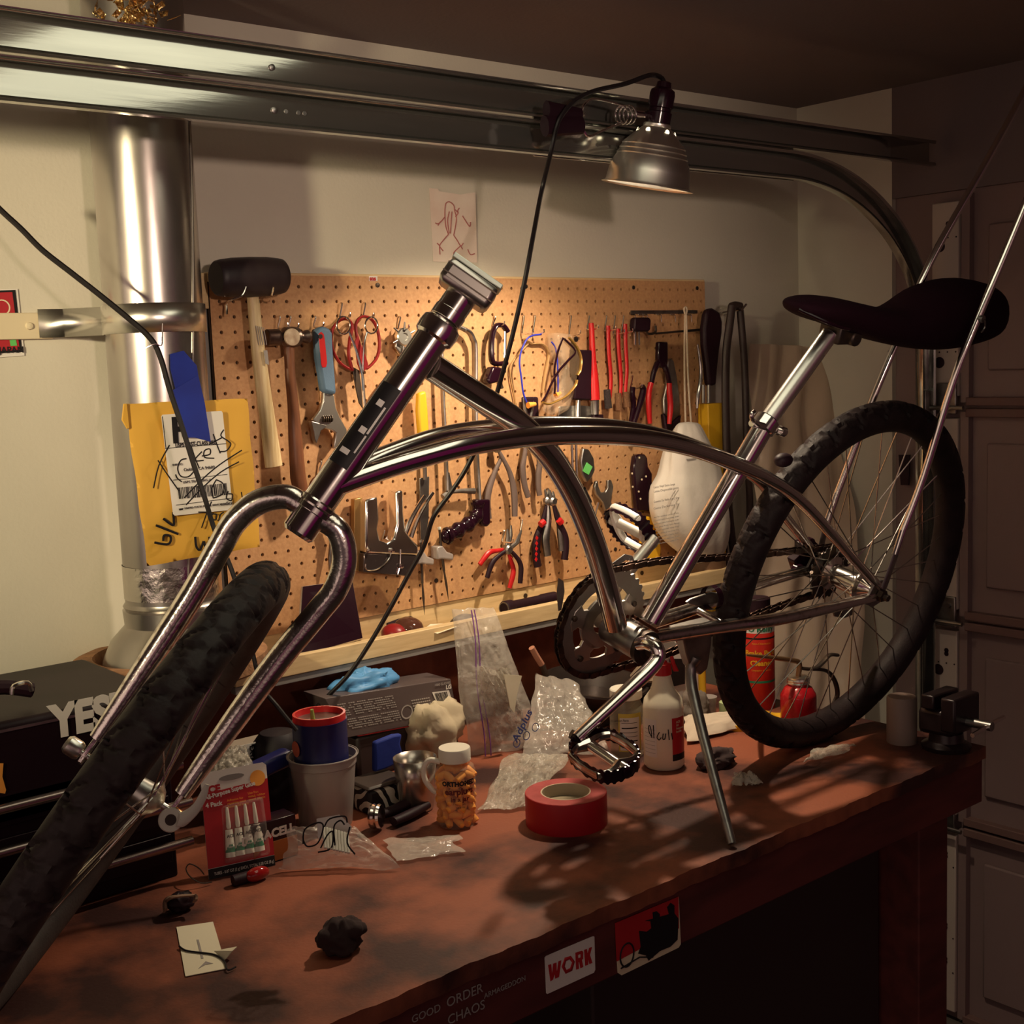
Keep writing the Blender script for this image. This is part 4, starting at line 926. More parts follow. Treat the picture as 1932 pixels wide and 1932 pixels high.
# adjustable wrench
aw = thing('adjustable_wrench', bd(600, 700, .02), 'adjustable wrench with a blue and red cushioned grip', 'wrench')
M().slab(BD(z4([(905, 645), (925, 610), (975, 600), (1025, 615), (1045, 655), (1052, 800), (1068, 1000), (1080, 1165), (965, 1140), (945, 1000), (920, 860)]), .012), .018).obj('grip', WBLUE, aw, bevel=.006)
M().slab(BD(z4([(968, 660), (990, 640), (1012, 660), (1022, 720), (1040, 900), (1030, 935), (1000, 938), (990, 910)]), .0295), .0012).obj('grip_inlay', RED, aw, bevel=.0006)
M().lathe([(.004, 0), (.004, .001)], BD(z4([(985, 680)]), .031)[0], (0, -1, 0), 14).obj('hang_hole', INK, aw)
M().slab(BD(z4([(990, 1140), (1078, 1160), (1095, 1270), (1130, 1350), (1187, 1452), (1180, 1500), (1130, 1570), (1078, 1612), (1078, 1560), (1095, 1480), (1060, 1455), (1000, 1440), (930, 1400), (900, 1370), (960, 1290), (985, 1220)]), .014), .009).obj('wrench_body', BRIGHT, aw, bevel=.002)
M().slab(BD(z4([(882, 1378), (930, 1390), (1010, 1412), (1000, 1440), (965, 1460), (955, 1500), (928, 1568), (912, 1530), (905, 1470)]), .013), .011).obj('sliding_jaw', DULL, aw, bevel=.0015)
kn = M(); p0, p1 = BD(z4([(1000, 1365), (1085, 1360)]), .0235)
for i in range(5): kn.lathe([(.004, 0), (.0062, .001), (.0062, .0022), (.004, .0032)], p0 + (p1 - p0) * (i / 5), (p1 - p0).normalized(), 14)
kn.obj('knurl_screw', IRON, aw)
# scissors
sc1 = thing('red_scissors', bd(668, 660, .02), 'pair of scissors with big dark red loop handles', 'scissors')
for L in ([(1240, 955), (1150, 900), (1090, 800), (1075, 700), (1090, 610), (1150, 545), (1215, 540), (1250, 600), (1230, 700), (1220, 830), (1245, 940)], [(1370, 945), (1450, 860), (1475, 740), (1450, 600), (1390, 525), (1320, 520), (1280, 580), (1290, 700), (1330, 800), (1365, 900)]):
    M().tube(BD(z4(L), .022), .0026, 8, sm=5, closed=True, flat=1.5, fax=(0, 1, 0)).obj('loop_handle', DRED, sc1)
M().slab(BD(z4([(1245, 930), (1300, 960), (1320, 1100), (1332, 1278), (1300, 1230), (1270, 1090)]), .019), .003).obj('blade', IRON, sc1, bevel=.0006)
M().slab(BD(z4([(1290, 660), (1330, 800), (1375, 930), (1320, 990), (1285, 900), (1265, 720)]), .022), .004).obj('blade_tang', DRED, sc1, bevel=.001)
sc2 = thing('long_forceps', bd(690, 690, .035), 'long slim chrome forceps hanging over the red scissors', 'forceps')
for cx_, cy_, r in ((1177, 588, 56), (1408, 588, 52)):
    M().tube(BD(z4([(cx_ + r * math.cos(a), cy_ + r * 1.3 * math.sin(a)) for a in np.linspace(0, 2 * PI, 16, endpoint=False)]), .034), .0017, 7, closed=True, sm=3).obj('finger_loop', CHROME, sc2)
M().tube(BD(z4([(1222, 640), (1285, 800), (1335, 1000), (1350, 1180), (1368, 1340)]), .036), [.0018, .0022, .0024, .002, .0012], 8, sm=4).obj('arm', CHROME, sc2)
M().tube(BD(z4([(1372, 640), (1345, 760), (1335, 1000), (1345, 1180), (1360, 1335)]), .033), [.0018, .0022, .0024, .002, .0012], 8, sm=4).obj('arm', CHROME, sc2)
# rotary punch
rp_ = thing('leather_punch', bd(760, 640, .02), 'steel rotary leather punch with a spiked wheel', 'punch')
wc = BD(z4([(1662, 683)]), .018)[0]
M().lathe([(.0165, 0), (.0165, .008), (.0145, .010), (.007, .010), (.007, .008)], wc, (0, -1, 0), 28).obj('punch_wheel', BRIGHT, rp_)
for k_ in range(6):
    a = 2 * PI * k_ / 6 + .4; dd = V((math.cos(a), -.05, math.sin(a))); M().tube([wc + V((0, -.005, 0)) + dd * .015, wc + V((0, -.005, 0)) + dd * .027], [.0022, .0015], 8).obj('punch_tube', DULL, rp_)
M().slab(BD(z4([(1600, 700), (1650, 760), (1720, 770), (1735, 830), (1790, 980), (1750, 1010), (1680, 920), (1640, 830), (1590, 770)]), .014), .007).obj('punch_frame', DULL, rp_, bevel=.002)
M().tube(BD([(722, 832 - 20), (705, 760), (735, 712), (758, 700)], .012), .0045, 8, sm=5).obj('punch_grip', mat('amber grip', (.5, .25, .04), .4), rp_)
# yellow handled cutter
yc = thing('yellow_cutter', bd(795, 800, .02), 'yellow handled cutter with a dark oval guard', 'cutter')
M().slab(BD(z4([(1770, 1150), (1830, 1130), (1845, 1280), (1858, 1480), (1845, 1590), (1815, 1598), (1780, 1500), (1765, 1300)]), .018), .013).obj('handle', YELLOW, yc, bevel=.004)
M().lathe([(.0, 0), (.013, .001), (.027, .004), (.028, .006), (.012, .009), (0, .010)], BD(z4([(1818, 1535)]), .012)[0] + V((0, 0, -.003)), (0, -.35, 1), 32, sx=1.0).obj('oval_guard', IRON, yc)
m = M(); m.tube(BD([(800, 842), (801, 870), (802, 905)], .012), .004, 8); m.obj('shaft', DULL, yc)
# hacksaw
hs_ = thing('hacksaw', bd(880, 800, .02), 'hacksaw with a grey steel bow and finger moulded black handle', 'saw')
M().tube(BD([(877, 622), (886, 628), (892, 640), (896, 660), (896, 760), (898, 850), (903, 942)], .02), .0045, 10, sm=4, flat=1.7, fax=(0, 1, 0)).obj('bow', DULL, hs_)
M().tube(BD([(832, 640), (836, 760), (841, 860), (843, 925)], .02), .0035, 10, flat=1.5, fax=(0, 1, 0)).obj('bow_front', DULL, hs_)
M().tube(BD([(832, 640), (845, 622), (862, 616), (877, 622)], .02), .0045, 10, sm=4).obj('bow_front', DULL, hs_)
M().tube(BD(z7([(1210, 385), (1260, 350), (1350, 335), (1470, 335)]), .02), [.006, .0035, .005, .006], 10, sm=3).obj('blade_tensioner', DULL, hs_)
hd_ = BD(z7([(1500, 430), (1495, 520), (1450, 590), (1370, 640), (1290, 690), (1240, 710)]), .02)
fg = M(); hp_ = smooth(hd_, 10); 
rr = [.0135 + .0022 * math.cos(i / len(hp_) * 2 * PI * 4.2) + .002 * (i / len(hp_)) for i in range(len(hp_))]
fg.tube(hp_, rr, 20, flat=.8, fax=(0, 1, 0)); fg.ball(hp_[-1], .0135, 10, (1, .8, 1)); fg.obj('saw_handle', GLOSSB, hs_, ang=60)
M().slab(BD(z7([(1440, 402), (1565, 400), (1568, 600), (1540, 630), (1500, 620)]), .012), .016).obj('handle_guard', GLOSSB, hs_, bevel=.004)
# black c-clamp
cc_ = thing('c_clamp', bd(940, 670, .02), 'glossy black C-clamp hanging right of the steerer', 'clamp')
M().tube(BD(z5([(1120, 900), (1040, 905), (1000, 870), (1000, 700), (1030, 600), (1090, 590), (1130, 640)]), .022), .0052, 12, sm=6, flat=1.4, fax=(0, 1, 0)).obj('clamp_frame', GLOSSB, cc_)
M().tube(BD(z5([(1112, 640), (1108, 980)]), .022), .0028, 10).obj('clamp_screw', CHROME, cc_)
M().slab(BD(z5([(955, 930), (1040, 940), (1030, 1030), (1000, 1060), (930, 1080), (915, 1040)]), .012), .02).obj('clamp_foot', GLOSSB, cc_, bevel=.004)
M().tube(BD(z5([(1055, 1000), (1085, 1110)]), .026), .0035, 8).obj('clamp_bar', IRON, cc_)
# generic pliers
def pliers(name, label, pivot, jaws, handles, off=.02, mj=DULL, cat='pliers', group=None, jr=(.0055, .002), hr=(.0042, .006, .0052)):
    t = thing(name, bd(*pivot, off), label, cat, group)
    pv = bd(*pivot, off)
    M().lathe([(.0085, -.005), (.0095, -.003), (.0095, .003), (.006, .006)], pv, (0, -1, 0), 18).obj('pivot', mj, t)
    for J in jaws: M().tube([pv] + BD(J, off), [jr[0], jr[0] * .8, jr[1]], 8, flat=.8, fax=(0, 1, 0)).obj('jaw', mj, t)
    for i, (H, mm) in enumerate(handles): M().tube([pv] + BD(H, off + (.002 if i else -.002)), [.0035] + list(hr), 10, sm=5, flat=.85, fax=(0, 1, 0)).obj('handle', mm, t)
    return t
OLDG = mat('old grey grip', (.13, .09, .08), .5)
pliers('long_pliers', 'large pliers with faded grey handles beside the saw handle', (938, 845), [[(932, 790), (936, 760)], [(944, 790), (941, 760)]], [(z7([(1690, 60), (1640, 180), (1580, 380), (1590, 565)]), OLDG), (z7([(1720, 90), (1770, 200), (1800, 350), (1805, 545)]), OLDG)], hr=(.005, .0075, .0065))
pliers('long_pliers', 'pliers with brown worn handles hanging behind the frame tubes', (998, 800), [[(990, 770), (988, 750)], [(1004, 770), (1006, 750)]], [(z8([(130, 40), (115, 150), (130, 280), (160, 385)]), OLDG), (z8([(250, 60), (245, 200), (245, 300), (255, 370)]), OLDG)], hr=(.005, .007, .006))
M().slab(BD(z5([(1240, 1180), (1350, 1180), (1360, 1400), (1245, 1420)]), .008), .014).thing('black_holster', BLACK, 'small black leather holster below the orange earplug', 'holster', bevel=.003)
pliers('needle_nose_pliers', 'needle nose pliers with red handles low on the board', (957, 1036), [z7([(1775, 700), (1775, 620)]), z7([(1750, 720), (1745, 650)])], [(z7([(1660, 830), (1590, 850), (1515, 945)]), RED), (z7([(1770, 900), (1795, 1000), (1762, 1140)]), RED)], off=.016, hr=(.0045, .006, .005))
pliers('needle_nose_pliers', 'needle nose pliers with dark handles crossed over the red ones', (959, 1037), [z7([(1830, 760), (1860, 660)]), z7([(1815, 770), (1845, 690)])], [(z7([(1690, 860), (1620, 930), (1576, 1055)]), BLACK), (z7([(1800, 860), (1855, 950), (1850, 1100)]), BLACK)], off=.028, hr=(.0045, .006, .0052))
peg(722, 1000, 1020, lab='hook beside the staple gun lever'); peg(948, 1001, 1022, lab='low hook left of the needle nose pliers jaws')
t = pliers('electrical_pliers', 'pliers with a black handle dotted in red diamonds', (1033, 945), [z8([(300, 330), (305, 320)]), z8([(330, 330), (325, 315)])], [(z8([(280, 600), (235, 720), (225, 860), (240, 960)]), BLACK), (z8([(330, 560), (305, 720), (310, 800), (320, 870)]), DULL)], off=.018, hr=(.007, .0095, .0085))
for k_ in range(5):
    p = BD(z8([(228 + (2 - k_) * 1.5, 725 + k_ * 44)]), .0305)[0]; M().slab([p + V((0, 0, .005)), p + V((.004, 0, 0)), p + V((0, 0, -.005)), p + V((-.004, 0, 0))][::-1], .0008).obj('red_diamond', RED, t)
M().tube(BD(z8([(292, 590), (262, 615)]), .026), .007, 10).obj('red_collar', RED, t)
t = pliers('electrical_pliers', 'dark pliers with one red collar on the right handle', (1043, 946), [z8([(345, 360), (340, 330)]), z8([(370, 370), (365, 340)])], [(z8([(410, 560), (430, 700), (440, 830)]), DULL), (z8([(400, 560), (460, 700), (470, 800), (460, 905)]), BLACK)], off=.026, hr=(.006, .0085, .008))
M().tube(BD(z8([(415, 575), (435, 600)]), .036), .007, 10).obj('red_collar', RED, t)
# staple gun
sg = thing('staple_gun', bd(710, 1010, .03), 'chrome staple gun with a loop handle on the lower pegboard', 'staple gun')
def z7b(pts, o): return BD(z7(pts), o)
body = M(); body.slab(z7b([(500, 400), (600, 370), (615, 560), (600, 640), (620, 730), (680, 755), (735, 720), (760, 600), (750, 330), (810, 320), (815, 500), (830, 650), (880, 720), (940, 780), (935, 860), (500, 840)], .012), .028); body.obj('body', CHROME, sg, bevel=.004)
M().slab(z7b([(498, 840), (935, 860), (930, 920), (905, 985), (840, 1030), (492, 1000)], .014), .024).obj('magazine', mat('dark glossy magazine', (.12, .09, .09), .12, .8), sg, bevel=.002)
M().slab(z7b([(447, 400), (515, 385), (490, 1000), (445, 985)], .010), .012).obj('brass_striker', mat('brass strip', (.45, .27, .1), .35, .7), sg, bevel=.001)
M().tube(z7b([(880, 735), (930, 600), (1000, 470), (1060, 375)], .032), [.006, .005, .0045, .003], 10, sm=3).obj('squeeze_lever', CHROME, sg)
M().tube(z7b([(940, 720), (990, 580), (1060, 450), (1130, 350)], .024), [.006, .005, .0045, .003], 10, sm=3).obj('squeeze_lever', CHROME, sg)
M().tube(z7b([(785, 840), (760, 900), (700, 960), (640, 990), (575, 985), (570, 940)], .0405), .0013, 6, sm=4).obj('wire_spring', CHROME, sg)
m = M()
for p in ((590, 825), (785, 825), (860, 955)): m.lathe([(.005, 0), (.005, .004), (.002, .005)], z7b([p], .040)[0], (0, -1, 0), 14)
m.obj('rivet', CHROME, sg)
M().tube(z7b([(860, 820), (855, 960), (835, 1025)], .0405), .0012, 6).obj('wire_spring', CHROME, sg)
# scribers in clear clips
for k_, (pp, cc0, lbl) in enumerate((([(1025, 740), (1030, 850), (1040, 1100), (1058, 1362)], (1010, 890), 'thin dark scriber in a clear clip left of its twin'), ([(1180, 635), (1195, 800), (1220, 1000), (1258, 1245)], (1170, 850), 'thin dark scriber in a clear clip under the saw handle'))):
    t = thing('scriber', z7b([pp[1]], .015)[0], lbl, 'scriber', 'scribers in clear clips')
    M().tube(z7b(pp[:3], .02), [.0022, .0028, .0026], 10).obj('shaft', IRON, t)
    M().tube(z7b([pp[2], ((pp[2][0] + pp[3][0]) / 2, (pp[2][1] + pp[3][1]) / 2 - 10), pp[3]], .02), [.0018, .0026, .0002], 10).obj('point', IRON, t)
    M().tube(z7b([(pp[0][0], pp[0][1]), (pp[0][0] + 3, pp[0][1] + 18)], .02), .0034, 12).obj('pocket_end', WHITE if k_ else BRIGHT, t)
    x, y = cc0; m = M(); m.slab(z7b([(x - 65, y - 60), (x - 15, y - 70), (x + 20, y - 20), (x + 75, y), (x + 72, y + 50), (x - 20, y + 40), (x - 60, y + 45)], .004), .022)
    m.thing('clear_clip', CUP, 'clear plastic tool clip, %s of the two' % ('right' if k_ else 'left'), 'clip', 'clear clips', bevel=.003)
M().slab(z7b([(1010, 230), (1090, 215), (1085, 560), (1060, 740), (1020, 745)], .004), .003).thing('steel_rule', DULL, 'flat steel rule hanging between staple gun and saw', 'ruler', bevel=.0004)
M().slab(z7b([(1225, 180), (1255, 180), (1285, 330), (1260, 380), (1225, 340)], .004), .004).thing('small_file', DULL, 'short silver file left of the saw bow', 'file', bevel=.0006)
# safety specs, goggles and ear plugs
ep = thing('corded_earplugs', bd(1000, 700, .02), 'two orange earplugs on a bright blue cord', 'earplugs')
M().tube(BD(z5([(1410, 663), (1340, 672), (1290, 705), (1245, 800), (1230, 900), (1245, 1020), (1262, 1150), (1300, 1248)]), .026), .0018, 8, sm=5).obj('cord', mat('blue cord', (.02, .03, .4), .4), ep)
M().tube(BD(z5([(1495, 725), (1530, 780), (1545, 900), (1550, 1100), (1548, 1150)]), .03), .0016, 8, sm=5).obj('cord', mat('blue cord b', (.02, .03, .4), .4), ep)
for p, q_ in (((1300, 1250), (1360, 1240)), ((1530, 1170), (1570, 1150))): M().tube(BD(z5([p, q_]), .03), [.0065, .004], 12).obj('earplug', ORANGE, ep)
gg = thing('safety_goggles', bd(1045, 690, .02), 'clear plastic safety goggles with an elastic strap', 'goggles')
g0 = BD(z5([(1440, 650), (1590, 665), (1610, 900), (1600, 1150), (1560, 1290), (1470, 1335), (1390, 1290), (1480, 1150), (1500, 900), (1450, 760)]), .006)
M().slab(g0, .035).obj('goggle_shell', film('goggle plastic', (.7, .55, .4), .22, rough=.08), gg, bevel=.008)
M().tube(BD(z5([(1270, 700), (1330, 740), (1420, 745), (1470, 820), (1440, 1000), (1420, 1150)]), .006), .0022, 6, sm=5, flat=2, fax=(0, 1, 0)).obj('strap', mat('tan elastic', (.4, .24, .1), .8), gg)
M().tube(BD(z5([(1300, 740), (1180, 880), (1150, 980), (1190, 1200), (1210, 1330)]), .006), .0016, 6, sm=5, flat=2, fax=(0, 1, 0)).obj('strap', mat('tan elastic b', (.4, .24, .1), .8), gg)
sg2 = thing('safety_glasses', bd(1080, 700, .04), 'black and amber framed safety glasses hanging by one arm', 'glasses')
AMB = mat('amber frame', (.35, .2, .05), .2, .4)
M().tube(BD(z5([(1590, 690), (1550, 800), (1520, 950), (1525, 1080), (1520, 1155)]), .04), .0022, 8, sm=5).obj('arm', GLOSSB, sg2)
M().tube(BD(z5([(1600, 700), (1690, 800), (1640, 870), (1560, 960), (1500, 1060), (1450, 1170), (1415, 1225)]), .045), .0024, 8, sm=5).obj('arm', GLOSSB, sg2)
M().tube(BD(z5([(1640, 690), (1700, 760), (1738, 850), (1735, 950), (1710, 1000)]), .048), .0022, 8, sm=5, flat=1.8, fax=(0, 1, 0)).obj('lens_frame', AMB, sg2)
M().tube(BD(z5([(1705, 1040), (1690, 1090), (1620, 1170), (1540, 1215), (1470, 1240), (1420, 1225)]), .048), .0022, 8, sm=5, flat=1.8, fax=(0, 1, 0)).obj('lens_frame', AMB, sg2)
LENS = film('smoked lens', (.12, .08, .05), .6, rough=.05)
M().slab(BD(z5([(1655, 720), (1700, 790), (1725, 870), (1715, 980), (1690, 1060), (1650, 1000), (1640, 850)]), .044), .002).obj('lens', LENS, sg2, bevel=.0008)
# scraper, file handle, brushes
ps = thing('wide_scraper', bd(1090, 720, .02), 'wide steel scraper with a flat black handle', 'scraper')
M().slab(BD(z5([(1665, 790), (1825, 795), (1805, 1208), (1650, 1200)]), .012), .014).obj('handle', BLACK, ps, bevel=.003)
M().tube(BD(z5([(1715, 1208), (1712, 1420)]), .02), .0055, 12).obj('shaft', BRIGHT, ps)
M().slab(BD(z5([(1560, 1260), (1700, 1250), (1860, 1260), (1870, 1390), (1740, 1400), (1540, 1370)]), .012), .003).obj('blade', DULL, ps, bevel=.0006)
M().lathe([(.006, 0), (.006, .002)], bd(1086, 640, .014), (0, -1, 0), 14).obj('hang_ring', DULL, ps)
ch = thing('red_chisel', bd(1117, 690, .02), 'fat red handled tool with a silver ferrule', 'chisel')
M().tube(BD(z6([(155, 568), (160, 640), (165, 800), (172, 1000), (180, 1205)]), .022), [.0052, .0062, .0078, .0115, .0125], 20, sm=3).obj('handle', RED, ch)
M().tube(BD(z6([(180, 1205), (185, 1240), (188, 1325)]), .022), [.0105, .0085, .008], 20).obj('ferrule', BRIGHT, ch)
M().slab(BD(z6([(152, 1325), (232, 1325), (236, 1440), (150, 1440)]), .016), .010).obj('black_bolster', BLACK, ch, bevel=.002)
BR = mat('bristles', (.03, .02, .02), .95, bump=1, bscale=600); BRB = mat('brass bristles', (.16, .07, .03), .8, bump=1, bscale=600)
for hp_, br, lbl, bm in (([(296, 590), (302, 800), (318, 1000), (316, 1130)], [(285, 1120), (298, 1275)], 'red wire brush with black bristles, leftmost of the three', BR), ([(378, 615), (385, 800), (402, 1000), (400, 1150)], [(378, 1150), (385, 1290)], 'red wire brush with brown bristles, middle of the three', BRB), ([(438, 575), (442, 760), (452, 960), (440, 1130)], [(440, 1140), (450, 1265)], 'red wire brush with pale bristles, rightmost of the three', BRB)):
    t = thing('wire_brush', BD(z6([hp_[0]]), .02)[0], lbl, 'brush', 'red wire brushes')
    M().tube(BD(z6(hp_ + [br[1]]), .018), [.0052, .0050, .0048, .0045, .004], 12, sm=4, flat=.7, fax=(0, 1, 0)).obj('handle', RED, t)
    M().tube(BD(z6(br), .028), [.0075, .0085], 12, flat=.9).obj('bristles', bm, t)
# key rack with black block
kr = thing('key_rack', bd(1245, 600, .01), 'silver hook rail with little rings on the upper right of the board', 'rack')
M().slab(BD(z6([(480, 465), (1030, 462), (1030, 490), (480, 495)]), .001), .002).obj('rail', DULL, kr)
for x in (500, 565, 600, 715, 830, 965): M().tube(BD(z6([(x - 18, 498), (x, 500), (x + 20, 505), (x + 22, 560)]), .012), .0013, 6, sm=4).obj('ring_hook', CHROME, kr)
bk_ = thing('black_key_fob', bd(1202, 612, .02), 'black blocky tool with two silver pins on the hook rail', 'tool')
M().slab(BD(z6([(475, 535), (490, 525), (595, 525), (610, 545), (605, 625), (590, 640), (485, 640), (470, 620)]), .012), .016).obj('block', BLACK, bk_, bevel=.003)
for x in (517, 550): M().tube(BD(z6([(x, 640), (x + 3, 750)]), .02), .0022, 8).obj('pin', CHROME, bk_)
M().tube(BD(z6([(620, 590), (612, 620), (625, 655), (670, 655), (690, 635), (688, 590)]), .02), .0026, 8, sm=4).thing('bent_hook_tool', IRON, 'dark bent hook beside the black key block', 'hook')
M().tube(BD(z6([(690, 655), (860, 640), (1060, 625)]), .02), [.002, .0024, .003], 8).thing('thin_rod', IRON, 'long thin dark rod lying across the hooks under the rail', 'rod')
# snips and black-red pliers
sn = thing('tin_snips', bd(1255, 750, .012), 'old grey metal snips with dark grips behind the red handled pliers', 'snips')
M().slab(BD(z6([(770, 880), (790, 860), (815, 880), (840, 1010), (865, 1200), (868, 1330), (800, 1390), (735, 1320), (730, 1200), (760, 1080), (755, 960)]), .004), .010).obj('blades', DULL, sn, bevel=.003)
M().slab(BD(z6([(725, 1320), (800, 1390), (872, 1330), (860, 1430), (820, 1520), (765, 1515), (740, 1430)]), .004), .012).obj('grip', BLACK, sn, bevel=.003)
rpp = thing('red_grip_pliers', bd(1245, 740, .03), 'black pliers with bright red dipped grips', 'pliers')
M().slab(BD(z6([(685, 725), (760, 725), (762, 870), (748, 940), (705, 940), (680, 860)]), .022), .012).obj('head', GLOSSB, rpp, bevel=.003)
M().tube(BD(z6([(705, 900), (672, 980), (655, 1070)]), .028), [.007, .006, .0055], 10, sm=3).obj('arm', GLOSSB, rpp)
M().tube(BD(z6([(748, 900), (785, 980), (802, 1070)]), .028), [.007, .006, .0055], 10, sm=3).obj('arm', GLOSSB, rpp)
M().tube(BD(z6([(652, 1065), (632, 1150), (632, 1260), (642, 1400)]), .028), [.006, .0066, .0062, .005], 12, sm=4).obj('grip', RED, rpp)
M().tube(BD(z6([(802, 1065), (805, 1160), (812, 1260), (802, 1405)]), .028), [.006, .0068, .0064, .005], 12, sm=4).obj('grip', RED, rpp)
bp = thing('black_clip_pliers', bd(1200, 760, .02), 'pair of glossy black handles hanging in a narrow V', 'pliers')
M().tube(BD(z6([(500, 1100), (495, 1160), (505, 1250), (490, 1350), (470, 1455)]), .02), [.006, .0065, .0055, .005, .005], 10, sm=4).obj('handle', GLOSSB, bp)
M().tube(BD(z6([(575, 1095), (585, 1130), (555, 1250), (515, 1380), (485, 1470)]), .028), [.007, .0075, .006, .0055, .005], 10, sm=4).obj('handle', GLOSSB, bp)
# wire stripper and wrenches under the frame
ws_ = thing('wire_stripper', bd(1206, 900, .02), 'black slotted wire stripper behind the frame tube', 'stripper')
M().slab(BD(z8([(1012, 45), (1040, 28), (1090, 28), (1112, 60), (1118, 130), (1152, 190), (1150, 260), (1172, 350), (1178, 500), (1030, 500), (1015, 350), (1008, 250), (998, 150)]), .010), .014).obj('body', GLOSSB, ws_, bevel=.003)
m = M()
for x, y in ((1080, 60), (1020, 190), (1100, 240), (1135, 215), (1025, 300), (1075, 340), (1090, 400)): m.lathe([(.0022, 0), (.0022, .0012)], BD(z8([(x, y)]), .0245)[0], (0, -1, 0), 10)
m.obj('rivet', CREAM, ws_)
wg = thing('taped_wrench', bd(1105, 880, .02), 'grey adjustable wrench marked with bright green tape', 'wrench')
M().slab(BD(z8([(590, -20), (640, -10), (680, 60), (690, 160), (660, 230), (620, 265), (585, 200), (570, 90)]), .010), .010).obj('wrench_head', DULL, wg, bevel=.003)
M().slab(BD(z8([(645, 98), (692, 135), (660, 202), (610, 170)]), .0215)[::-1], .0008).obj('green_tape', GREEN, wg)
for x in (525, 560): M().tube(BD(z8([(x - 5, -60), (x, 100), (x + 5, 300)]), .024), .003, 8).thing('thin_steel_rod', CHROME, 'thin chrome rod behind the down tube, %s of the pair' % ('left' if x == 525 else 'right'), 'rod', 'thin chrome rods')
ow = thing('open_end_wrench', bd(1140, 920, .02), 'old open ended wrench with forked jaws pointing up', 'wrench')
M().slab(BD(z8([(700, 260), (715, 245), (725, 300), (745, 345), (780, 345), (800, 310), (800, 245), (830, 242), (848, 300), (835, 370), (825, 420), (860, 500), (840, 540), (790, 520), (760, 430), (705, 360), (692, 300)]), .008), .008).obj('wrench_body', DULL, ow, bevel=.002)
M().tube(BD(z8([(740, 430), (705, 585)]), .02), .003, 8).obj('handle_pin', CHROME, ow)
yt = thing('yellow_clamp', bd(1215, 1010, .03), 'yellow plastic spring clamp behind the raised pedal', 'clamp')
M().slab(BD(z8([(1000, 560), (1010, 540), (1185, 545), (1190, 620), (1150, 650), (1020, 640)]), .012), .024).obj('jaw', YELLOW, yt, bevel=.004)
M().slab(BD(z8([(1100, 640), (1180, 640), (1210, 800), (1205, 880), (1150, 910), (1060, 900), (1050, 830)]), .012), .020).obj('body', YELLOW, yt, bevel=.004)
# black round file head/scissors left by the fork
bsm = thing('hanging_shears', bd(625, 960, .02), 'old shears with a brown loop behind the fork crown', 'shears')
M().tube(BD(z7([(180, 210), (130, 250), (110, 320), (140, 400), (200, 420)]), .02), .003, 8, sm=5).obj('loop', HWOOD, bsm)
M().slab(BD(z7([(230, 560), (290, 600), (325, 700), (300, 820), (262, 1000), (255, 880), (270, 740)]), .012), .006).obj('blade', DULL, bsm, bevel=.001)
M().slab(BD(z7([(290, 690), (330, 690), (320, 730), (285, 725)]), .019), .003).obj('orange_tab', ORANGE, bsm, bevel=.001)
M().slab(BD(z7([(295, 565), (350, 575), (335, 660), (318, 672)]), .001), .0006).thing('paper_tag', LABELW, 'small white paper tag behind the fork crown', 'tag')
# string bag of rags
rb_ = thing('rag_bag', bd(1290, 940, .05), 'white drawstring bag printed with small black text', 'bag')
M().tube(BD(z6([(930, 480), (925, 450), (940, 438), (948, 460), (940, 500)]), .04), .0022, 6, sm=5, closed=True).obj('knot', STRING, rb_)
M().tube(BD(z6([(932, 500), (928, 800), (930, 1100), (938, 1410)]), .045), .0022, 6, sm=3).obj('string', STRING, rb_)
M().tube(BD(z6([(942, 500), (948, 700), (962, 1100), (985, 1420)]), .05), .0022, 6, sm=3).obj('string', STRING, rb_)
secs = [(1385, 885, 1035), (1430, 865, 1060), (1500, 830, 1090), (1600, 790, 1140), (1700, 768, 1185), (1844, 752, 1225)]
BO = .068
secs = [(480 + a / 4.391, 1080 + b / 4.391, 1080 + c / 4.391) for a, b, c in secs] + [(915, 1236, 1355), (945, 1234, 1362), (985, 1238, 1367), (1020, 1256, 1365), (1048, 1290, 1358), (1070, 1325, 1345)]
m = M(); NS = 36; vs = []; fs = []
for i, (y, xa, xb) in enumerate(secs):
    a, b = bd(xa, y, BO), bd(xb, y, BO); c = (a + b) / 2; hw = (b - a) / 2; dp = hw.length * .5 if i else .012
    for k_ in range(NS):
        t_ = 2 * PI * k_ / NS; wob = 1 + .05 * math.sin(5 * t_ + i * .5) + .045 * math.sin(13 * t_ + i * .8)
        vs.append(c + hw * (math.cos(t_) * wob) + V((0, -dp * math.sin(t_) * wob, 0)))
for i in range(len(secs) - 1):
    for k_ in range(NS): fs.append((i * NS + k_, i * NS + (k_ + 1) % NS, (i + 1) * NS + (k_ + 1) % NS, (i + 1) * NS + k_))
fs += [tuple(range(NS)), tuple((len(secs) - 1) * NS + k_ for k_ in range(NS))]
m.add(vs, fs); m.obj('cloth_body', RAGW, rb_, ang=80, sub=1)
tx = [('Latex Vinyl Extra Large', 320, 13), ('Latex Disposable gants', 345, 12), ('Guantes De Vinilo Extra, Grande', 420, 12), ('Gants De Service Grande', 465, 12)]
for i, (s_, y, sz) in enumerate(tx): tmesh(s_, .0068, bd(960 + 1198 / 4.391, 850 + (y - 5 + i * 10) / 4.391, .118), (1, .12, 0), (0, 0, 1), GREYINK, rb_, width=.075 + .012 * i)
for i in range(9):
    tmesh(rnd.choice(('imported cotton knit wiping cloths', 'not for medical use store dry', 'keep away from open flame')), .0042, bd(960 + 1200 / 4.391, 850 + (560 + i * 28) / 4.391, .122), (1, .1, 0), (0, 0, 1), GREYINK, rb_, width=.085)
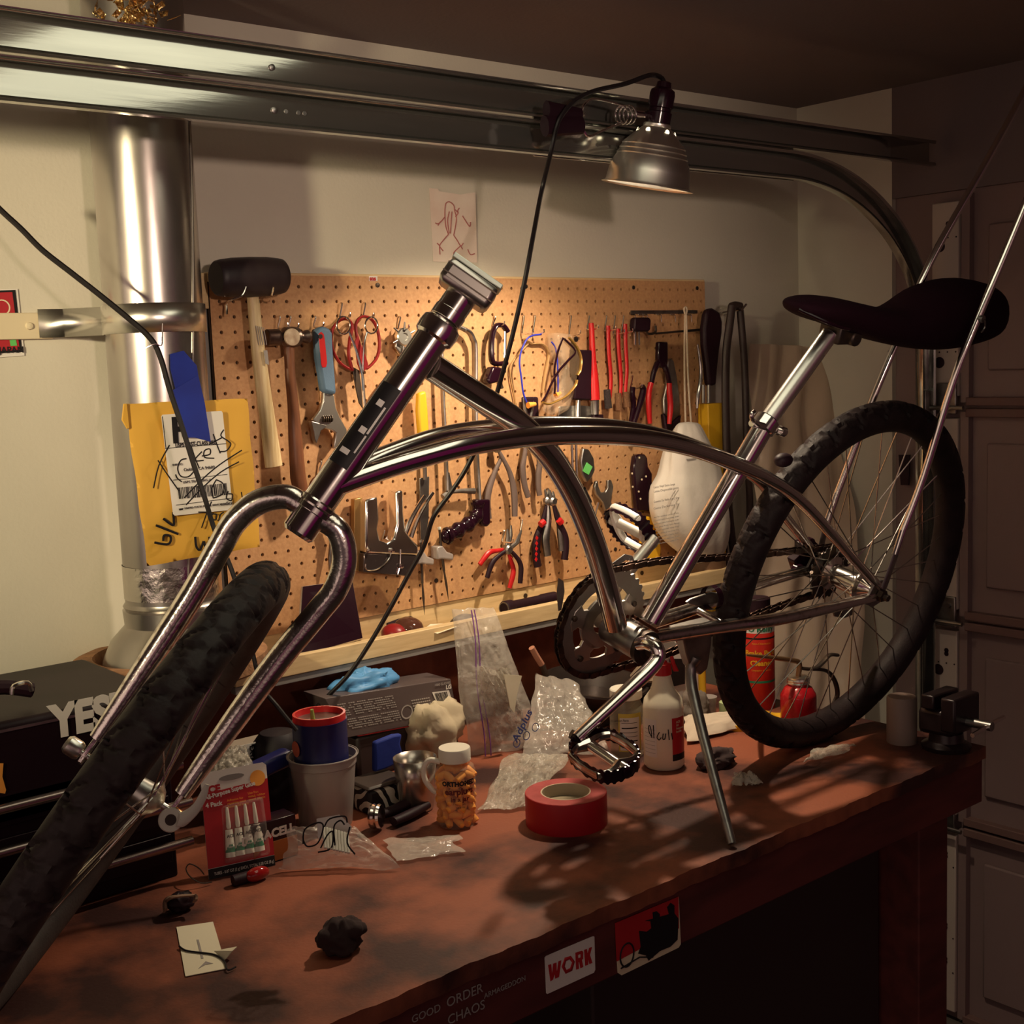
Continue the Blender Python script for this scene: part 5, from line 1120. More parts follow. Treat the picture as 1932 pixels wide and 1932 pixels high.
M().slab(BD(z6([(930, 1580), (1010, 1590), (1015, 1612), (940, 1605)]), .118)[::-1], .0005).obj('red_print', REDINK, rb_)
# long black pouch, level, strap and bracket
pk = thing('black_sheath', bd(1335, 650, .05), 'long black tool sheath at the right end of the pegboard', 'sheath')
M().slab(BD(z6([(1062, 500), (1080, 455), (1120, 448), (1175, 480), (1197, 560), (1195, 650), (1172, 800), (1155, 960), (1145, 1085), (1085, 1090), (1072, 930), (1050, 760), (1045, 620)]), .03), .018).obj('sheath_body', BLACK, pk, bevel=.006)
M().tube(BD(z6([(1035, 745), (1062, 930), (1058, 1060), (1040, 1180), (1035, 1275)]), .045), [.0025, .0035, .0045, .0045, .003], 10, sm=4).obj('silver_blade', CHROME, pk)
for x in (1085, 1130): M().tube(BD(z6([(x, 1080), (x, 1230)]), .05), .0035, 8).obj('steel_prong', DULL, pk)
lv = thing('yellow_level', bd(1335, 800, .02), 'narrow yellow spirit level standing under the black sheath', 'level')
a, b = bd(1322, 762, .03), bd(1350, 985, .03)
M().bb((a.x, -.052, b.z - .2), (b.x + .01, -.02, a.z)).obj('level_body', YELLOW, lv, bevel=.002)
tmesh('LEVEL', .02, V((b.x + .004, -.0525, 1.47)), (0, 0, 1), (-1, 0, 0), INK, lv, bold=.0006) if False else None
M().bb((b.x + .0102, -.05, b.z - .2), (b.x + .017, -.022, a.z - .01)).obj('dark_edge', BLACK, lv)
br_ = thing('wall_bracket', at(1375, 590, 1, .0), 'thin chrome bracket arm reaching out right of the pegboard', 'bracket')
q0, q1, q2 = at(1340, 592, 1, .025), at(1400, 584, 1, -.09), at(1408, 574, 1, -.09)
M().tube([q0, q1, q2], .0025, 8).obj('arm', CHROME, br_)
M().tube([at(1350, 590, 1, -.02), at(1360, 598, 1, .0), at(1366, 592, 1, .025)], .0015, 6).obj('brace', CHROME, br_)
st = thing('rubber_strap', at(1388, 700, 1, -.06), 'black inner tube looped over the chrome wall bracket', 'strap')
INN = mat('inner tube rubber', (.035, .02, .018), .5)
def wz(pts, o=.07): return [at(1080 + x / 4.391, 480 + y / 4.391, 1, -o) for x, y in pts]
M().tube(wz([(1322, 425), (1300, 600), (1275, 800), (1268, 1100), (1272, 1400), (1280, 1690)]) + [at(1375, 960, 1, -.05), at(1385, 1050, 1, -.04)], [.0085] * 8, 12, sm=4, flat=1.2, fax=(1, 0, 0)).obj('loop', INN, st)
M().tube(wz([(1385, 425), (1405, 640), (1425, 900), (1435, 1200), (1442, 1500), (1450, 1700)]) + [at(1415, 960, 1, -.05), at(1410, 1050, 1, -.04)], [.008] * 8, 12, sm=4, flat=1.1, fax=(1, 0, 0)).obj('loop', INN, st)
M().tube(wz([(1315, 430), (1350, 420), (1392, 428)]), .0085, 12, sm=3).obj('loop', INN, st)
# milky sheet leaning on the wall corner
def shf(i, j):
    TL, TR, BL_, BR_ = at(1415, 648, 1, -.02), at(1560, 655, 1, -.02), V((1.24, -.09, .76)), V((1.46, -.26, .70))
    p = (TL * (1 - i) + TR * i) * (1 - j) + (BL_ * (1 - i) + BR_ * i) * j
    return p + V((0, -.02 * math.sin(PI * j) * (1 + .4 * math.sin(i * 7)), 0)) + V((0, .008 * math.sin(i * 19 + j * 8) + .005 * math.sin(j * 23 - i * 5), 0))
m = M(); m.grid(shf, 40, 60); m.thing('plastic_sheet', SHEET, 'large milky plastic sheet draped in the corner behind the rear wheel', 'plastic sheet', ang=80)
M().slab([at(x, y, 0, XR - .004) for x, y in ((1697, 858), (1718, 858), (1716, 915), (1701, 915))][::-1], .004, (-1, 0, 0)).thing('black_switch_plate', BLACK, 'small black plate on the wall seen through the rear spokes', 'plate')
# ------------------------------------------------------------------ things on the ledge
def sh3(x, y, Y): return at(x, y, 1, Y)
tb = thing('tablet', sh3(620, 1240, -.085), 'black tablet with a silver rim leaning on the ledge', 'tablet')
q = [sh3(x, y, Y) for x, y, Y in ((556, 1244, -.088), (682, 1208, -.088), (662, 1095, -.035), (566, 1108, -.035))]
nn = (q[1] - q[0]).cross(q[3] - q[0]).normalized()
if nn.y > 0: nn = -nn
def rq(q, ins): 
    c = sum(q, V()) / 4; return [p + (c - p) * ins for p in q]
M().slab(q, .008, nn).obj('silver_shell', mat('tablet rim', (.55, .48, .42), .35, .9), tb, bevel=.003)
M().slab([p + nn * .0081 for p in rq(q, .035)], .0006, nn).obj('screen', GLOSSB, tb)
M().lathe([(0, .010), (.018, .010), (.026, .006), (.028, 0)], V((.245, -.05, 1.0905)), (0, 0, 1), 28).thing('round_tin', mat('round tin', (.3, .2, .14), .3, .8), 'flat round silver and black tin on the ledge beside the tablet', 'tin')
gl = thing('tinted_goggles', V((.315, -.05, 1.091)), 'dark tinted goggles with a red side lying on the ledge', 'goggles')
for k_, (xx, mm, r) in enumerate(((745, DRED, .020), (772, mat('tinted lens', (.08, .03, .02), .08), .024))):
    p = sh3(xx, 1185, -.055); M().ball(V((p.x, -.052, 1.0915 + r * .9)), r, 12, (1.15, 1.3, .9)).obj('lens_cup', mm, gl)
a = sh3(790, 1190, -.05); M().tube([V((a.x - .05, -.022, 1.12)), V((a.x, -.025, 1.125)), V((a.x + .012, -.04, 1.105))], .004, 8, sm=4).obj('frame', BLACK, gl)
p = sh3(880, 1175, -.05); M().ball(V((p.x, -.045, 1.0905)), .035, 14, (1.0, .85, .78)).thing('black_dome', mat('domed black cup', (.03, .015, .015), .3), 'black domed cup on the ledge behind the standing zip bag', 'cup')
p = sh3(835, 1190, -.095); M().slab([sh3(800, 1187, -.09), sh3(825, 1196, -.112), sh3(862, 1183, -.112), sh3(855, 1176, -.08), sh3(812, 1178, -.07)], .0006, (0, 0, 1)).thing('paper_scrap', PAPER, 'folded white paper scrap hanging over the ledge lip', 'paper')
fl_ = thing('flashlight', sh3(1000, 1140, -.05), 'black flashlight lying along the ledge', 'flashlight')
a, b = sh3(951, 1148, -.075), sh3(1046, 1128, -.05); d = (b - a).normalized(); L = (b - a).length
M().lathe([(.0125, 0), (.0145, .002), (.0145, .02), (.0115, .026), (.0115, L * .7), (.013, L * .75), (.013, L)], a, d, 28).obj('barrel', BLACK, fl_)
M().lathe([(.0105, -.001), (.0128, -.001), (.0128, .002)], a, d, 28, cap=False).obj('rim', DULL, fl_)
p = sh3(1105, 1120, -.05); M().ball(V((p.x, -.05, 1.102)), .013, 10, (2.2, 1, .9)).thing('plastic_cap', RED, 'small red plastic cap on the ledge behind the chainring', 'cap')  # small red cap modelled as a stretched ball
a = sh3(1345, 1108, -.05); M().lathe([(.045, 0), (.047, .05), (.045, .055), (.02, .058)], V((a.x - .03, -.055, 1.0905)), (0, 0, 1), 28).thing('brown_tub', mat('brown tub', (.12, .06, .03), .6), 'short dark brown round tub at the right end of the ledge', 'tub')

# ------------------------------------------------------------------ tool chest
CY = -.325
tc = thing('tool_chest', (-.7, CY + .1, BT), 'black metal tool chest with white letters on its lid', 'tool chest')
CRX = -.272
CBLK = mat('black enamel', (.010, .003, .006), .45, spec=.25)
ztop = at(30, 1357, 1, CY).z; 
M().bb((-1.25, CY, BT), (CRX, -.05, ztop - .045)).obj('cabinet_body', CBLK, tc, bevel=.003)
ld = M().bb((-1.25, CY - .004, ztop - .135), (CRX - .004, -.05, ztop)).obj('lid', CBLK, tc, bevel=.008)
M().bb((-1.24, CY - .006, ztop - .012), (CRX - .012, CY - .003, ztop - .0085)).obj('lid_trim', DULL, ld)
lt = tmesh('YESI', .058, at(99, 1391, 1, CY - .006), (1, 0, 0), (0, 0, 1), LABELW, ld, bold=.0028, spacing=.95, width=.094)
hd = M(); hd.tube([at(x, y, 1, CY + .05) + V((0, 0, .0)) for x, y in ((-40, 1300), (10, 1296), (60, 1302))], .010, 10, sm=4); hd.obj('carry_handle', BLACK, tc)
M().tube([at(x, y, 1, CY + .02) for x, y in ((22, 1310), (26, 1294), (52, 1288), (60, 1304))], .003, 8, sm=3).obj('handle_bracket', CHROME, tc)
for (xa, ya, xb, yb) in ((60, 1515, 344, 1443), (60, 1590, 362, 1513), (100, 1662, 364, 1586)):
    zz = at(xb, yb, 1, CY - .02).z; xx = at(xb, yb, 1, CY - .02).x
    d_ = M().bb((-1.24, CY - .004, zz - .028), (CRX - .008, CY, zz + .012)).obj('drawer', CBLK, tc, bevel=.001)
    M().tube([V((-1.2, CY - .018, zz)), V((xx, CY - .018, zz))], .0065, 12).obj('drawer_handle', mat('drawer pull', (.3, .24, .22), .25, .9), d_)
for (xa, ya, xb, yb) in ((0, 1525, 130, 1490), (0, 1606, 60, 1588)):
    a, b = at(xa, ya, 1, CY - .006), at(xb, yb, 1, CY - .006); M().bb((-1.22, CY - .007, a.z - .0015), (b.x, CY - .004, a.z + .0015)).obj('trim_strip', CREAM, tc)
M().slab([at(x, y, 1, CY - .006) for x, y in ((-10, 1440), (6, 1440), (4, 1465), (11, 1490), (9, 1497), (-10, 1494))][::-1], .001).obj('orange_badge', ORANGE, tc)

# ------------------------------------------------------------------ helpers for bench things
def up(x, y, x2, y2):      # base point on bench below pixel and height of another pixel above it
    b = bn(x, y); return b, at(x2, y2, 1, b.y).z - BT
def blob(c, size, seed=0, amp=.25, n=22, fr=3.0):
    from mathutils import noise
    m = M(); vs = []; fs = []
    for i in range(n + 1):
        a = PI * i / n
        for k_ in range(n * 2):
            b = PI * k_ / n; d = V((math.sin(a) * math.cos(b), math.sin(a) * math.sin(b), math.cos(a)))
            r = 1 + amp * noise.noise(d * fr * .6 + V((seed, seed * 2, 0))) + amp * .35 * (1 - 2.5 * abs(noise.noise(d * fr * 1.1 + V((seed, 0, 3)))))
            p = V((d.x * size[0] * r, d.y * size[1] * r, d.z * size[2] * r)); q = V(c) + p
            q.z = max(q.z, BT + .0008); vs.append(q)
    for i in range(n):
        for k_ in range(2 * n):
            k2 = (k_ + 1) % (2 * n); fs.append((i * 2 * n + k_, (i + 1) * 2 * n + k_, (i + 1) * 2 * n + k2, i * 2 * n + k2))
    return m.add(vs, fs)
def crumple(corners, nu=36, nv=36, th=.01, amp=.004, seed=0, edge=None, nrm=None, fq=9):
    from mathutils import noise
    A, B, C, D = [V(c) for c in corners]   # TL TR BR BL
    if nrm is None:
        nrm = (B - A).cross(D - A).normalized()
        if nrm.y > 0: nrm = -nrm
    nrm = V(nrm); m = M()
    for sgn_ in (1, -1):
        def f(i, j):
            p = (A * (1 - i) + B * i) * (1 - j) + (D * (1 - i) + C * i) * j
            w_ = min(1, 4 * min(i, 1 - i, j, 1 - j)) ** .6
            e = noise.noise(V((i * fq, j * fq, seed))) + .6 * (1 - 2 * abs(noise.noise(V((i * fq * 1.7 + 5, j * fq * 1.7, seed + 7 * sgn_)))))
            e2 = noise.noise(V((i * 3, j * 3, seed + 3)))
            ed = .012 * e2 * (1 - w_)
            return p + nrm * (sgn_ * th * w_ * .5 + amp * e * (.3 + .7 * w_)) + (B - A).normalized() * ed + (D - A).normalized() * ed
        m.grid(f, nu, nv)
    return m
def flat_on_bench(m):
    lo_ = min(v[2] for v in m.v); dz_ = max(0, BT + .0005 - lo_); m.v = [(a, b, c + dz_) for a, b, c in m.v]; return m

# glue pack
gp = thing('glue_pack', bn(455, 1650), 'red and white blister card holding four super glue tubes', 'glue pack')
BL_, BR_ = bn(394, 1660), bn(519, 1632)
TL, TR = at(377, 1460, 1, BL_.y + .035), at(483, 1443, 1, BR_.y + .035)
gx = (BR_ - BL_); TR = TL + gx; gy = (TL - BL_)
gn = gx.cross(gy).normalized()
if gn.y > 0: gn = -gn
def gpt(i, j, o=0): return (BL_ * (1 - i) + BR_ * i) * (1 - j) + (TL * (1 - i) + TR * i) * j + gn * o
M().slab([gpt(0, 0), gpt(1, 0), gpt(1, .97), gpt(.95, 1), gpt(.05, 1), gpt(0, .97)], .0012, gn).obj('card', LABELW, gp)
REDC = mat('glue card red', (.45, .015, .02), .35)
M().slab([gpt(.0, .10, .0013), gpt(1, .10, .0013), gpt(1, .84, .0013), gpt(0, .80, .0013)], .0003, gn).obj('red_panel', REDC, gp)
M().slab([gpt(0, 0, .0013), gpt(1, 0, .0013), gpt(1, .095, .0013), gpt(0, .095, .0013)], .0003, gn).obj('black_strip', INK, gp)
M().lathe([(.0, 0), (.011, 0), (.011, .0004)], gpt(.85, .86, .0016), gn, 24).obj('orange_seal', ORANGE, gp)
m = M(); c = gpt(.46, .915, .0014); ex, ey = gx.normalized(), gy.normalized(); m.slab([c + ex * (.018 * math.cos(a)) + ey * (.004 * math.sin(a)) for a in np.linspace(0, 2 * PI, 20, endpoint=False)], .0004, gn); m.obj('hang_hole', GREYP, gp)
tmesh('ACE', .014, gpt(-.0, .80, .0017), gx, gy, REDINK, gp, bold=.0008)
tmesh('All-Purpose Super Glue', .0088, gpt(.04, .745, .0017), gx + gy * .07, gy, LABELW, gp, bold=.0003, width=gx.length * .78)
tmesh('4 Pack', .0088, gpt(.04, .67, .0017), gx, gy, LABELW, gp, bold=.0003)
tmesh('Adhesive for\nrepairing most\nhousehold items', .0045, gpt(.36, .69, .0017), gx, gy, ORANGE, gp)
tmesh('Use For:\nmetal, rubber\nwood, plastic', .0045, gpt(.68, .72, .0017), gx, gy, ORANGE, gp)
tmesh('TUBES - 0.07 OZ (2 g) EACH, TOTAL 0.28 OZ (8 g)', .0058, gpt(.08, .03, .0017), gx, gy, LABELW, gp, width=gx.length * .9)
GRN = mat('glue green', (.02, .2, .1), .4)
for k_ in range(4):
    x = .36 + .135 * k_; t_ = M()
    b0_, t0_ = gpt(x - .02 + .03 * k_ * .3, .17, .006), gpt(x - .02, .64, .006)
    dd = (t0_ - b0_).normalized(); Lg = (t0_ - b0_).length
    gt = M().tube([b0_, b0_ + dd * .004, b0_ + dd * Lg * .3, b0_ + dd * Lg * .55], [.0075, .0072, .0058, .0052], 14, flat=.75, fax=gn).obj('glue_tube', WHITE, gp)
    M().tube([b0_ + dd * Lg * .1, b0_ + dd * Lg * .3], [.00725, .0061], 14, flat=.77, fax=gn, cap=False).obj('green_label', GRN, gt)
    M().tube([b0_ + dd * Lg * .57, b0_ + dd * Lg * .62, b0_ + dd * Lg * .95, b0_ + dd * Lg], [.0026, .0048, .0036, .0015], 12).obj('tube_cap', WHITE, gt)
    tmesh('ACE', .0056, b0_ + dd * Lg * .40 - ex * .005 + gn * .0062, ex, dd, INK, gt, bold=.0002)
    tmesh('Super\nGlue', .0042, b0_ + dd * Lg * .26 - ex * .005 + gn * .0068, ex, dd, LABELW, gt)
bl = M(); bl.slab([gpt(.24, .12, .001), gpt(.92, .12, .001), gpt(.88, .68, .001), gpt(.26, .66, .001)], .013, gn); bl.obj('blister', film('blister', (.8, .7, .65), .10, rough=.04, bump=.2), gp, bevel=.004)
# battery box
db = thing('battery_box', bn(545, 1632), 'black and copper battery pack box ending in the letters ELL', 'box')
a, b = bn(505, 1632), bn(572, 1618); c_ = b - a; h1 = at(545, 1540, 1, a.y).z
M().bb((a.x - .02, a.y + .002, BT), (b.x, a.y + .035, h1)).obj('box_body', GLOSSB, db, bevel=.001)
M().bb((a.x - .02, a.y + .0005, BT + .002), (b.x, a.y + .002, BT + (h1 - BT) * .5)).obj('copper_panel', mat('copper print', (.42, .16, .05), .35, .3), db)
tmesh('DURACELL', .017, V((b.x - .088, a.y + .0015, h1 - .024)), (1, 0, 0), (0, 0, 1), LABELW, db, bold=.0008, width=.085)
# bag with sticks
pc_ = [bn(556, 1500, .05), bn(672, 1520, .045), bn(752, 1632, .002), bn(600, 1652, .002)]
m = flat_on_bench(crumple([bn(552, 1565, .055), bn(668, 1560, .05), bn(756, 1638, .004), bn(525, 1640, .004)], th=.02, amp=.006, seed=3, nrm=(0, -.45, .9)))
sb_ = m.thing('stick_bag', BAG, 'crumpled clear zip bag marked with black loops beside the battery box', 'bag', ang=80)
strokes([[atd(x, y, 1.50) for x, y in L] for L in ([(572, 1585), (580, 1597), (600, 1590), (610, 1560), (600, 1552), (575, 1565), (572, 1592)], [(612, 1560), (622, 1545), (650, 1540), (655, 1552)], [(605, 1600), (618, 1575), (628, 1570), (625, 1600), (600, 1608)], [(632, 1595), (630, 1560), (642, 1548), (650, 1556)], [(660, 1560), (655, 1590), (670, 1612)])], .0011, INK, sb_)
for k_ in range(9):
    x = 607 + k_ * 5.5; a = atd(x + 4, 1560 + k_ * 1.5, 1.52); b = atd(x + 7, 1600 + k_ * 1.2, 1.5); M().tube([a, b], .0018, 6).thing('white_stick', WHITE, 'thin white stick inside the clear bag marked with loops', 'stick', 'white sticks in the zip bag')
M().slab([atd(x, y, 1.53) for x, y in ((597, 1545), (640, 1537), (664, 1560), (655, 1580), (600, 1582))], .0006, (0, -.8, .6)).thing('bag_card', LABELW, 'small white card inside the bag of sticks', 'card')
m = flat_on_bench(crumple([bn(722, 1588, .004), bn(866, 1578, .004), bn(864, 1612, .002), bn(748, 1628, .002)], th=.006, amp=.003, seed=9, nrm=(0, 0, 1)))
m.thing('empty_zip_bag', BAG, 'flat empty clear bag lying in front of the earplug jar', 'bag', ang=80)
# deli cup + tin
cb, chh = up(640, 1566, 636, 1404)
cr_t = (at(704, 1418, 1, cb.y) - at(566, 1418, 1, cb.y)).length / 2 * .80; 
cb = cb + V((0, cr_t * .7, 0)); 
chh = at(636, 1414, 1, cb.y).z - BT
cup = M().lathe([(0, .001), (cr_t * .74, .001), (cr_t * .76, .004), (cr_t * .94, chh * .86), (cr_t * .97, chh * .87), (cr_t * .98, chh * .985), (cr_t * 1.04, chh * .985), (cr_t * 1.04, chh)], (cb.x, cb.y, BT), (0, 0, 1), 48, cap=False).thing('plastic_cup', CUP, 'frosted round plastic tub with the blue tin standing in it', 'tub', solid=.0012)
tz0 = BT + chh * .80; tn = thing('blue_tin', (cb.x - .002, cb.y, tz0), 'small navy blue tin with a red rimmed lid sitting in the frosted tub', 'tin')
tr = cr_t * .79; th_ = at(630, 1350, 1, cb.y).z - tz0
M().lathe([(0, 0), (tr, 0), (tr * 1.02, .002), (tr, .004), (tr, th_ - .006), (tr * 1.01, th_)], (cb.x - .002, cb.y, tz0), (0, 0, 1), 48).obj('tin_body', NBLUE, tn)
M().lathe([(tr * .86, th_ - .004), (tr * .88, th_ + .010), (tr * .97, th_ + .010), (tr * .97, th_ - .004)], (cb.x - .002, cb.y, tz0), (0, 0, 1), 48, cap=False).obj('red_rim', RED, tn)
M().lathe([(0, th_), (tr * .87, th_ + .001)], (cb.x - .002, cb.y, tz0), (0, 0, 1), 48, cap=False).obj('lid_panel', DULL, tn)
m = M(); m.tube([V((cb.x - .02, cb.y - .012, tz0 + th_ + .002)), V((cb.x - .022, cb.y - .014, tz0 + th_ + .022))], [.004, .0025], 10); m.obj('green_nub', mat('green nub', (.35, .45, .1), .5), tn)
ang = math.atan2(-(CAM.y - cb.y), CAM.x - cb.x)
vd = (CAM - cb); vd.z = 0; vd.normalize(); sdv = V((vd.y, -vd.x, 0)); sdv = -sdv if sdv.dot(RC[0]) > 0 else sdv
dd = (vd * .45 + sdv * .9).normalized()
m = M(); m.lathe([(0, 0), (.012, 0), (.012, .0005)], V((cb.x - .002, cb.y, tz0 + th_ * .5)) + dd * (tr + .0003), dd, 24, sx=1); m.obj('orange_logo', mat('orange logo', (.6, .1, .03), .5), tn)
# glove box with gloves
gb = thing('glove_box', (.15, -.15, .98), 'grey printed carton of disposable gloves lying on its side', 'box')
GY = -.175
q = [at(x, y, 1, GY) for x, y in ((655, 1392), (864, 1352), (850, 1281), (613, 1318))]
M().slab(q, -.07 * -1, (0, 1, 0)).obj('carton', GREYC, gb, bevel=.001)
gr = (q[1] - q[0]).normalized(); gu_ = (q[2] - q[1]).normalized()
def gq(i, j, o=.0006): return (q[0] * (1 - i) + q[1] * i) * (1 - j) + (q[3] * (1 - i) + q[2] * i) * j + V((0, -o, 0))
M().slab([gq(.84, .36), gq(.975, .34), gq(.965, .72), gq(.82, .74)], .0004).obj('barcode_patch', LABELW, gb)
m = M(); x = .845
while x < .95: w_ = rnd.choice((.003, .006)); m.slab([gq(x, .42, .0011), gq(x + w_, .42, .0011), gq(x + w_ - .008, .7, .0011), gq(x - .008, .7, .0011)], .0002); x += w_ + rnd.choice((.003, .005))
m.obj('barcode', INK, gb)
gtx = mat('light grey print', (.42, .38, .36), .5)
m = M()
for r in range(12):
    if r == 6: continue
    for cseg in range(26):
        if rnd.random() < .18: continue
        i0 = .06 + cseg * .017; j0 = .80 - r * .055; m.slab([gq(i0, j0), gq(i0 + .013, j0), gq(i0 + .013, j0 + .022), gq(i0, j0 + .022)], .0002)
for r in range(6):
    for cseg in range(9):
        i0 = .63 + cseg * .018; j0 = .60 - r * .07; m.slab([gq(i0, j0), gq(i0 + .013, j0), gq(i0 + .013, j0 + .03), gq(i0, j0 + .03)], .0002)
m.obj('small_print', gtx, gb)
m = M(); m.lathe([(.010, 0), (.0125, 0), (.0125, .0003)], gq(.565, .36), (0, -1, 0), 24, cap=False); m.obj('round_mark', gtx, gb)
tmesh('1000 GLOVES', .006, gq(.85, .88), gr, gu_, gtx, gb); tmesh('LG', .010, gq(.94, .76), gr, gu_, LABELW, gb, bold=.0004)
M().slab([gq(.1, -.02, -.0), gq(1.0, -.02, 0), gq(.99, .0, 0), gq(.08, .0, 0)], .0005).obj('red_edge', DRED, gb)
c = at(688, 1292, 1, -.135); m = blob(c, (.055, .030, .024), 5, .5, fr=2.6); m.thing('nitrile_gloves', GLOVE, 'crumpled light blue disposable gloves spilling out of the grey carton', 'gloves', ang=80)
c = at(735, 1300, 1, -.12); m = blob(c, (.05, .02, .012), 8, .3); m.thing('black_glove', BLACK, 'black glove behind the blue gloves', 'glove', ang=80)
# supports below the carton: black case, dark clutter
a = bn(640, 1440); 
c0 = at(650, 1400, 1, -.13); c1 = at(850, 1400, 1, -.13)
M().bb((c0.x, -.17, BT), (c1.x - .01, -.07, q[0].z - .006)).thing('dark_case', mat('dark case', (.03, .018, .018), .5), 'dark hard case lying under the grey glove carton', 'case', bevel=.006)
# black rounded pouch left of the tub
c = bn(545, 1545); m = M(); hh = at(545, 1372, 1, c.y + .04).z - BT
m.lathe([(0, 0), (.036, 0), (.040, .01), (.041, hh * .6), (.038, hh * .85), (.026, hh * .97), (0, hh)], (c.x + .012, c.y + .045, BT), (0, 0, 1), 36, sx=1.0); m.thing('black_pouch', mat('matt black pouch', (.012, .007, .012), .6), 'tall rounded black pouch standing left of the frosted tub', 'pouch')
# printed card and bag behind the glue pack
cd_ = thing('printed_card', bn(490, 1460), 'white card with bold black print behind the glue pack', 'card')
q = [at(x, y, 1, -.19) for x, y in ((455, 1436), (520, 1428), (521, 1391), (448, 1408))]
M().slab(q, .001).obj('card', LABELW, cd_)
r_ = (q[1] - q[0]).normalized(); tmesh('PO END', .017, q[3] + (q[1] - q[0]) * .1 + V((.018, -.0015, -.001)), (0, 0, -1), (1, 0, .1), INK, cd_, bold=.001); tmesh('THE LOT\nEXTRA 66', .011, q[3] + (q[1] - q[0]) * .45 + V((.004, -.0015, .0)), (0, 0, -1), (1, 0, .1), INK, cd_, bold=.0004)
M().bb((q[0].x - .01, -.185, BT), (q[1].x + .01, -.14, q[0].z + .02)).thing('white_carton', mat('dim carton', (.35, .28, .22), .8), 'low pale carton behind the printed card', 'carton', bevel=.002)
c = bn(425, 1490); flat_on_bench(crumple([at(385, 1408, 1, -.20), at(465, 1412, 1, -.20), at(478, 1470, 1, -.26), at(382, 1480, 1, -.26)], th=.03, amp=.010, seed=21)).thing('crinkled_bag', BAGC, 'small crinkled clear bag behind the top of the glue pack', 'bag', ang=80)
a = at(480, 1445, 1, -.26); M().box(a + V((.03, .02, -.012)), (.085, .03, .026), V((.98, 0, .18)), V((0, 1, 0)), V((-.18, 0, .98))).thing('navy_case', NBLUE, 'slim navy blue case between the glue pack and the black pouch', 'case', bevel=.006)
# blue pouch, zebra tape, grips
c = bn(728, 1500)
M().slab([at(x, y, 1, -.27) for x, y in ((700, 1398), (735, 1384), (752, 1382), (748, 1400), (757, 1432), (722, 1448), (700, 1455))][::-1], .012).thing('blue_cloth', mat('royal blue cloth', (.01, .03, .26), .7, bump=.4, bscale=40), 'royal blue cloth hanging over the box behind the zebra tape', 'cloth', bevel=.004)
z_c = bn(728, 1532); zt_ = at(730, 1462, 1, z_c.y + .03).z - BT
zb4 = thing('zebra_case', (z_c.x, z_c.y + .03, BT), 'zebra striped case with a dark lid behind the frosted tub', 'case')
ZEB = mat('zebra stripes', (.62, .56, .48), .6); nt = ZEB.node_tree; wv = nt.nodes.new('ShaderNodeTexWave'); wv.inputs['Scale'].default_value = 26; wv.inputs['Distortion'].default_value = 9; wv.inputs['Detail'].default_value = 1.2; wv.bands_direction = 'DIAGONAL'
tcn = nt.nodes.new('ShaderNodeTexCoord'); rr_ = nt.nodes.new('ShaderNodeValToRGB'); rr_.color_ramp.interpolation = 'CONSTANT'; rr_.color_ramp.elements[1].position = .5; rr_.color_ramp.elements[0].color = (.01, .006, .008, 1); rr_.color_ramp.elements[1].color = (.6, .54, .46, 1)
nt.links.new(tcn.outputs['Object'], wv.inputs['Vector']); nt.links.new(wv.outputs[0], rr_.inputs[0]); nt.links.new(rr_.outputs[0], nt.nodes['Principled BSDF'].inputs['Base Color'])
zx0, zx1 = at(696, 1500, 1, z_c.y).x, at(768, 1500, 1, z_c.y).x
M().bb((zx0, z_c.y, BT), (zx1, z_c.y + .06, BT + zt_ * .86)).obj('striped_side', ZEB, zb4, bevel=.006)
M().bb((zx0 - .002, z_c.y - .002, BT + zt_ * .86), (zx1 + .002, z_c.y + .062, BT + zt_)).obj('dark_lid', mat('dark lid', (.05, .035, .03), .5), zb4, bevel=.004)
gr_ = thing('grip_pliers', bn(740, 1545), 'pliers with two thick black grips lying in front of the zebra case', 'pliers')
P = [bn(712, 1538, .012), bn(745, 1528, .014), bn(800, 1500, .018)]; M().tube(P, [.009, .0105, .0085], 14, sm=4, flat=.8, fax=(0, 0, 1)).obj('grip', BLACK, gr_)
P = [bn(742, 1550, .010), bn(770, 1538, .010), bn(806, 1518, .012)]; M().tube(P, [.0085, .0095, .008], 14, sm=4, flat=.8, fax=(0, 0, 1)).obj('grip', BLACK, gr_)
c = bn(709, 1540, .022); M().lathe([(.012, 0), (.0175, .002), (.019, .006), (.0175, .010), (.019, .014), (.017, .018)], c + V((-.006, .006, 0)), (.6, -.8, 0.05), 28).thing('socket_cap', CHROME, 'ridged chrome cap beside the frosted tub', 'cap')
mg = bn(800, 1540); mh_ = at(800, 1430, 1, mg.y + .02).z - BT
M().lathe([(0, 0), (.024, 0), (.026, .004), (.031, mh_ * .6), (.034, mh_)], (mg.x + .012, mg.y + .035, BT), (0, 0, 1), 40, cap=False).thing('steel_cup', mat('cup steel', (.45, .4, .36), .25, .9), 'grey steel cup half hidden behind the earplug jar', 'cup', solid=.001)
# cream cloth behind the bag
c = at(835, 1400, 1, -.20); blob((c.x, -.17, BT + .05), (.055, .05, .06), 13, .35).thing('cream_cloth', mat('cream cloth', (.55, .46, .32), .85, bump=.4, bscale=40), 'soft cream cloth bundle right of the glove carton', 'cloth', ang=80)
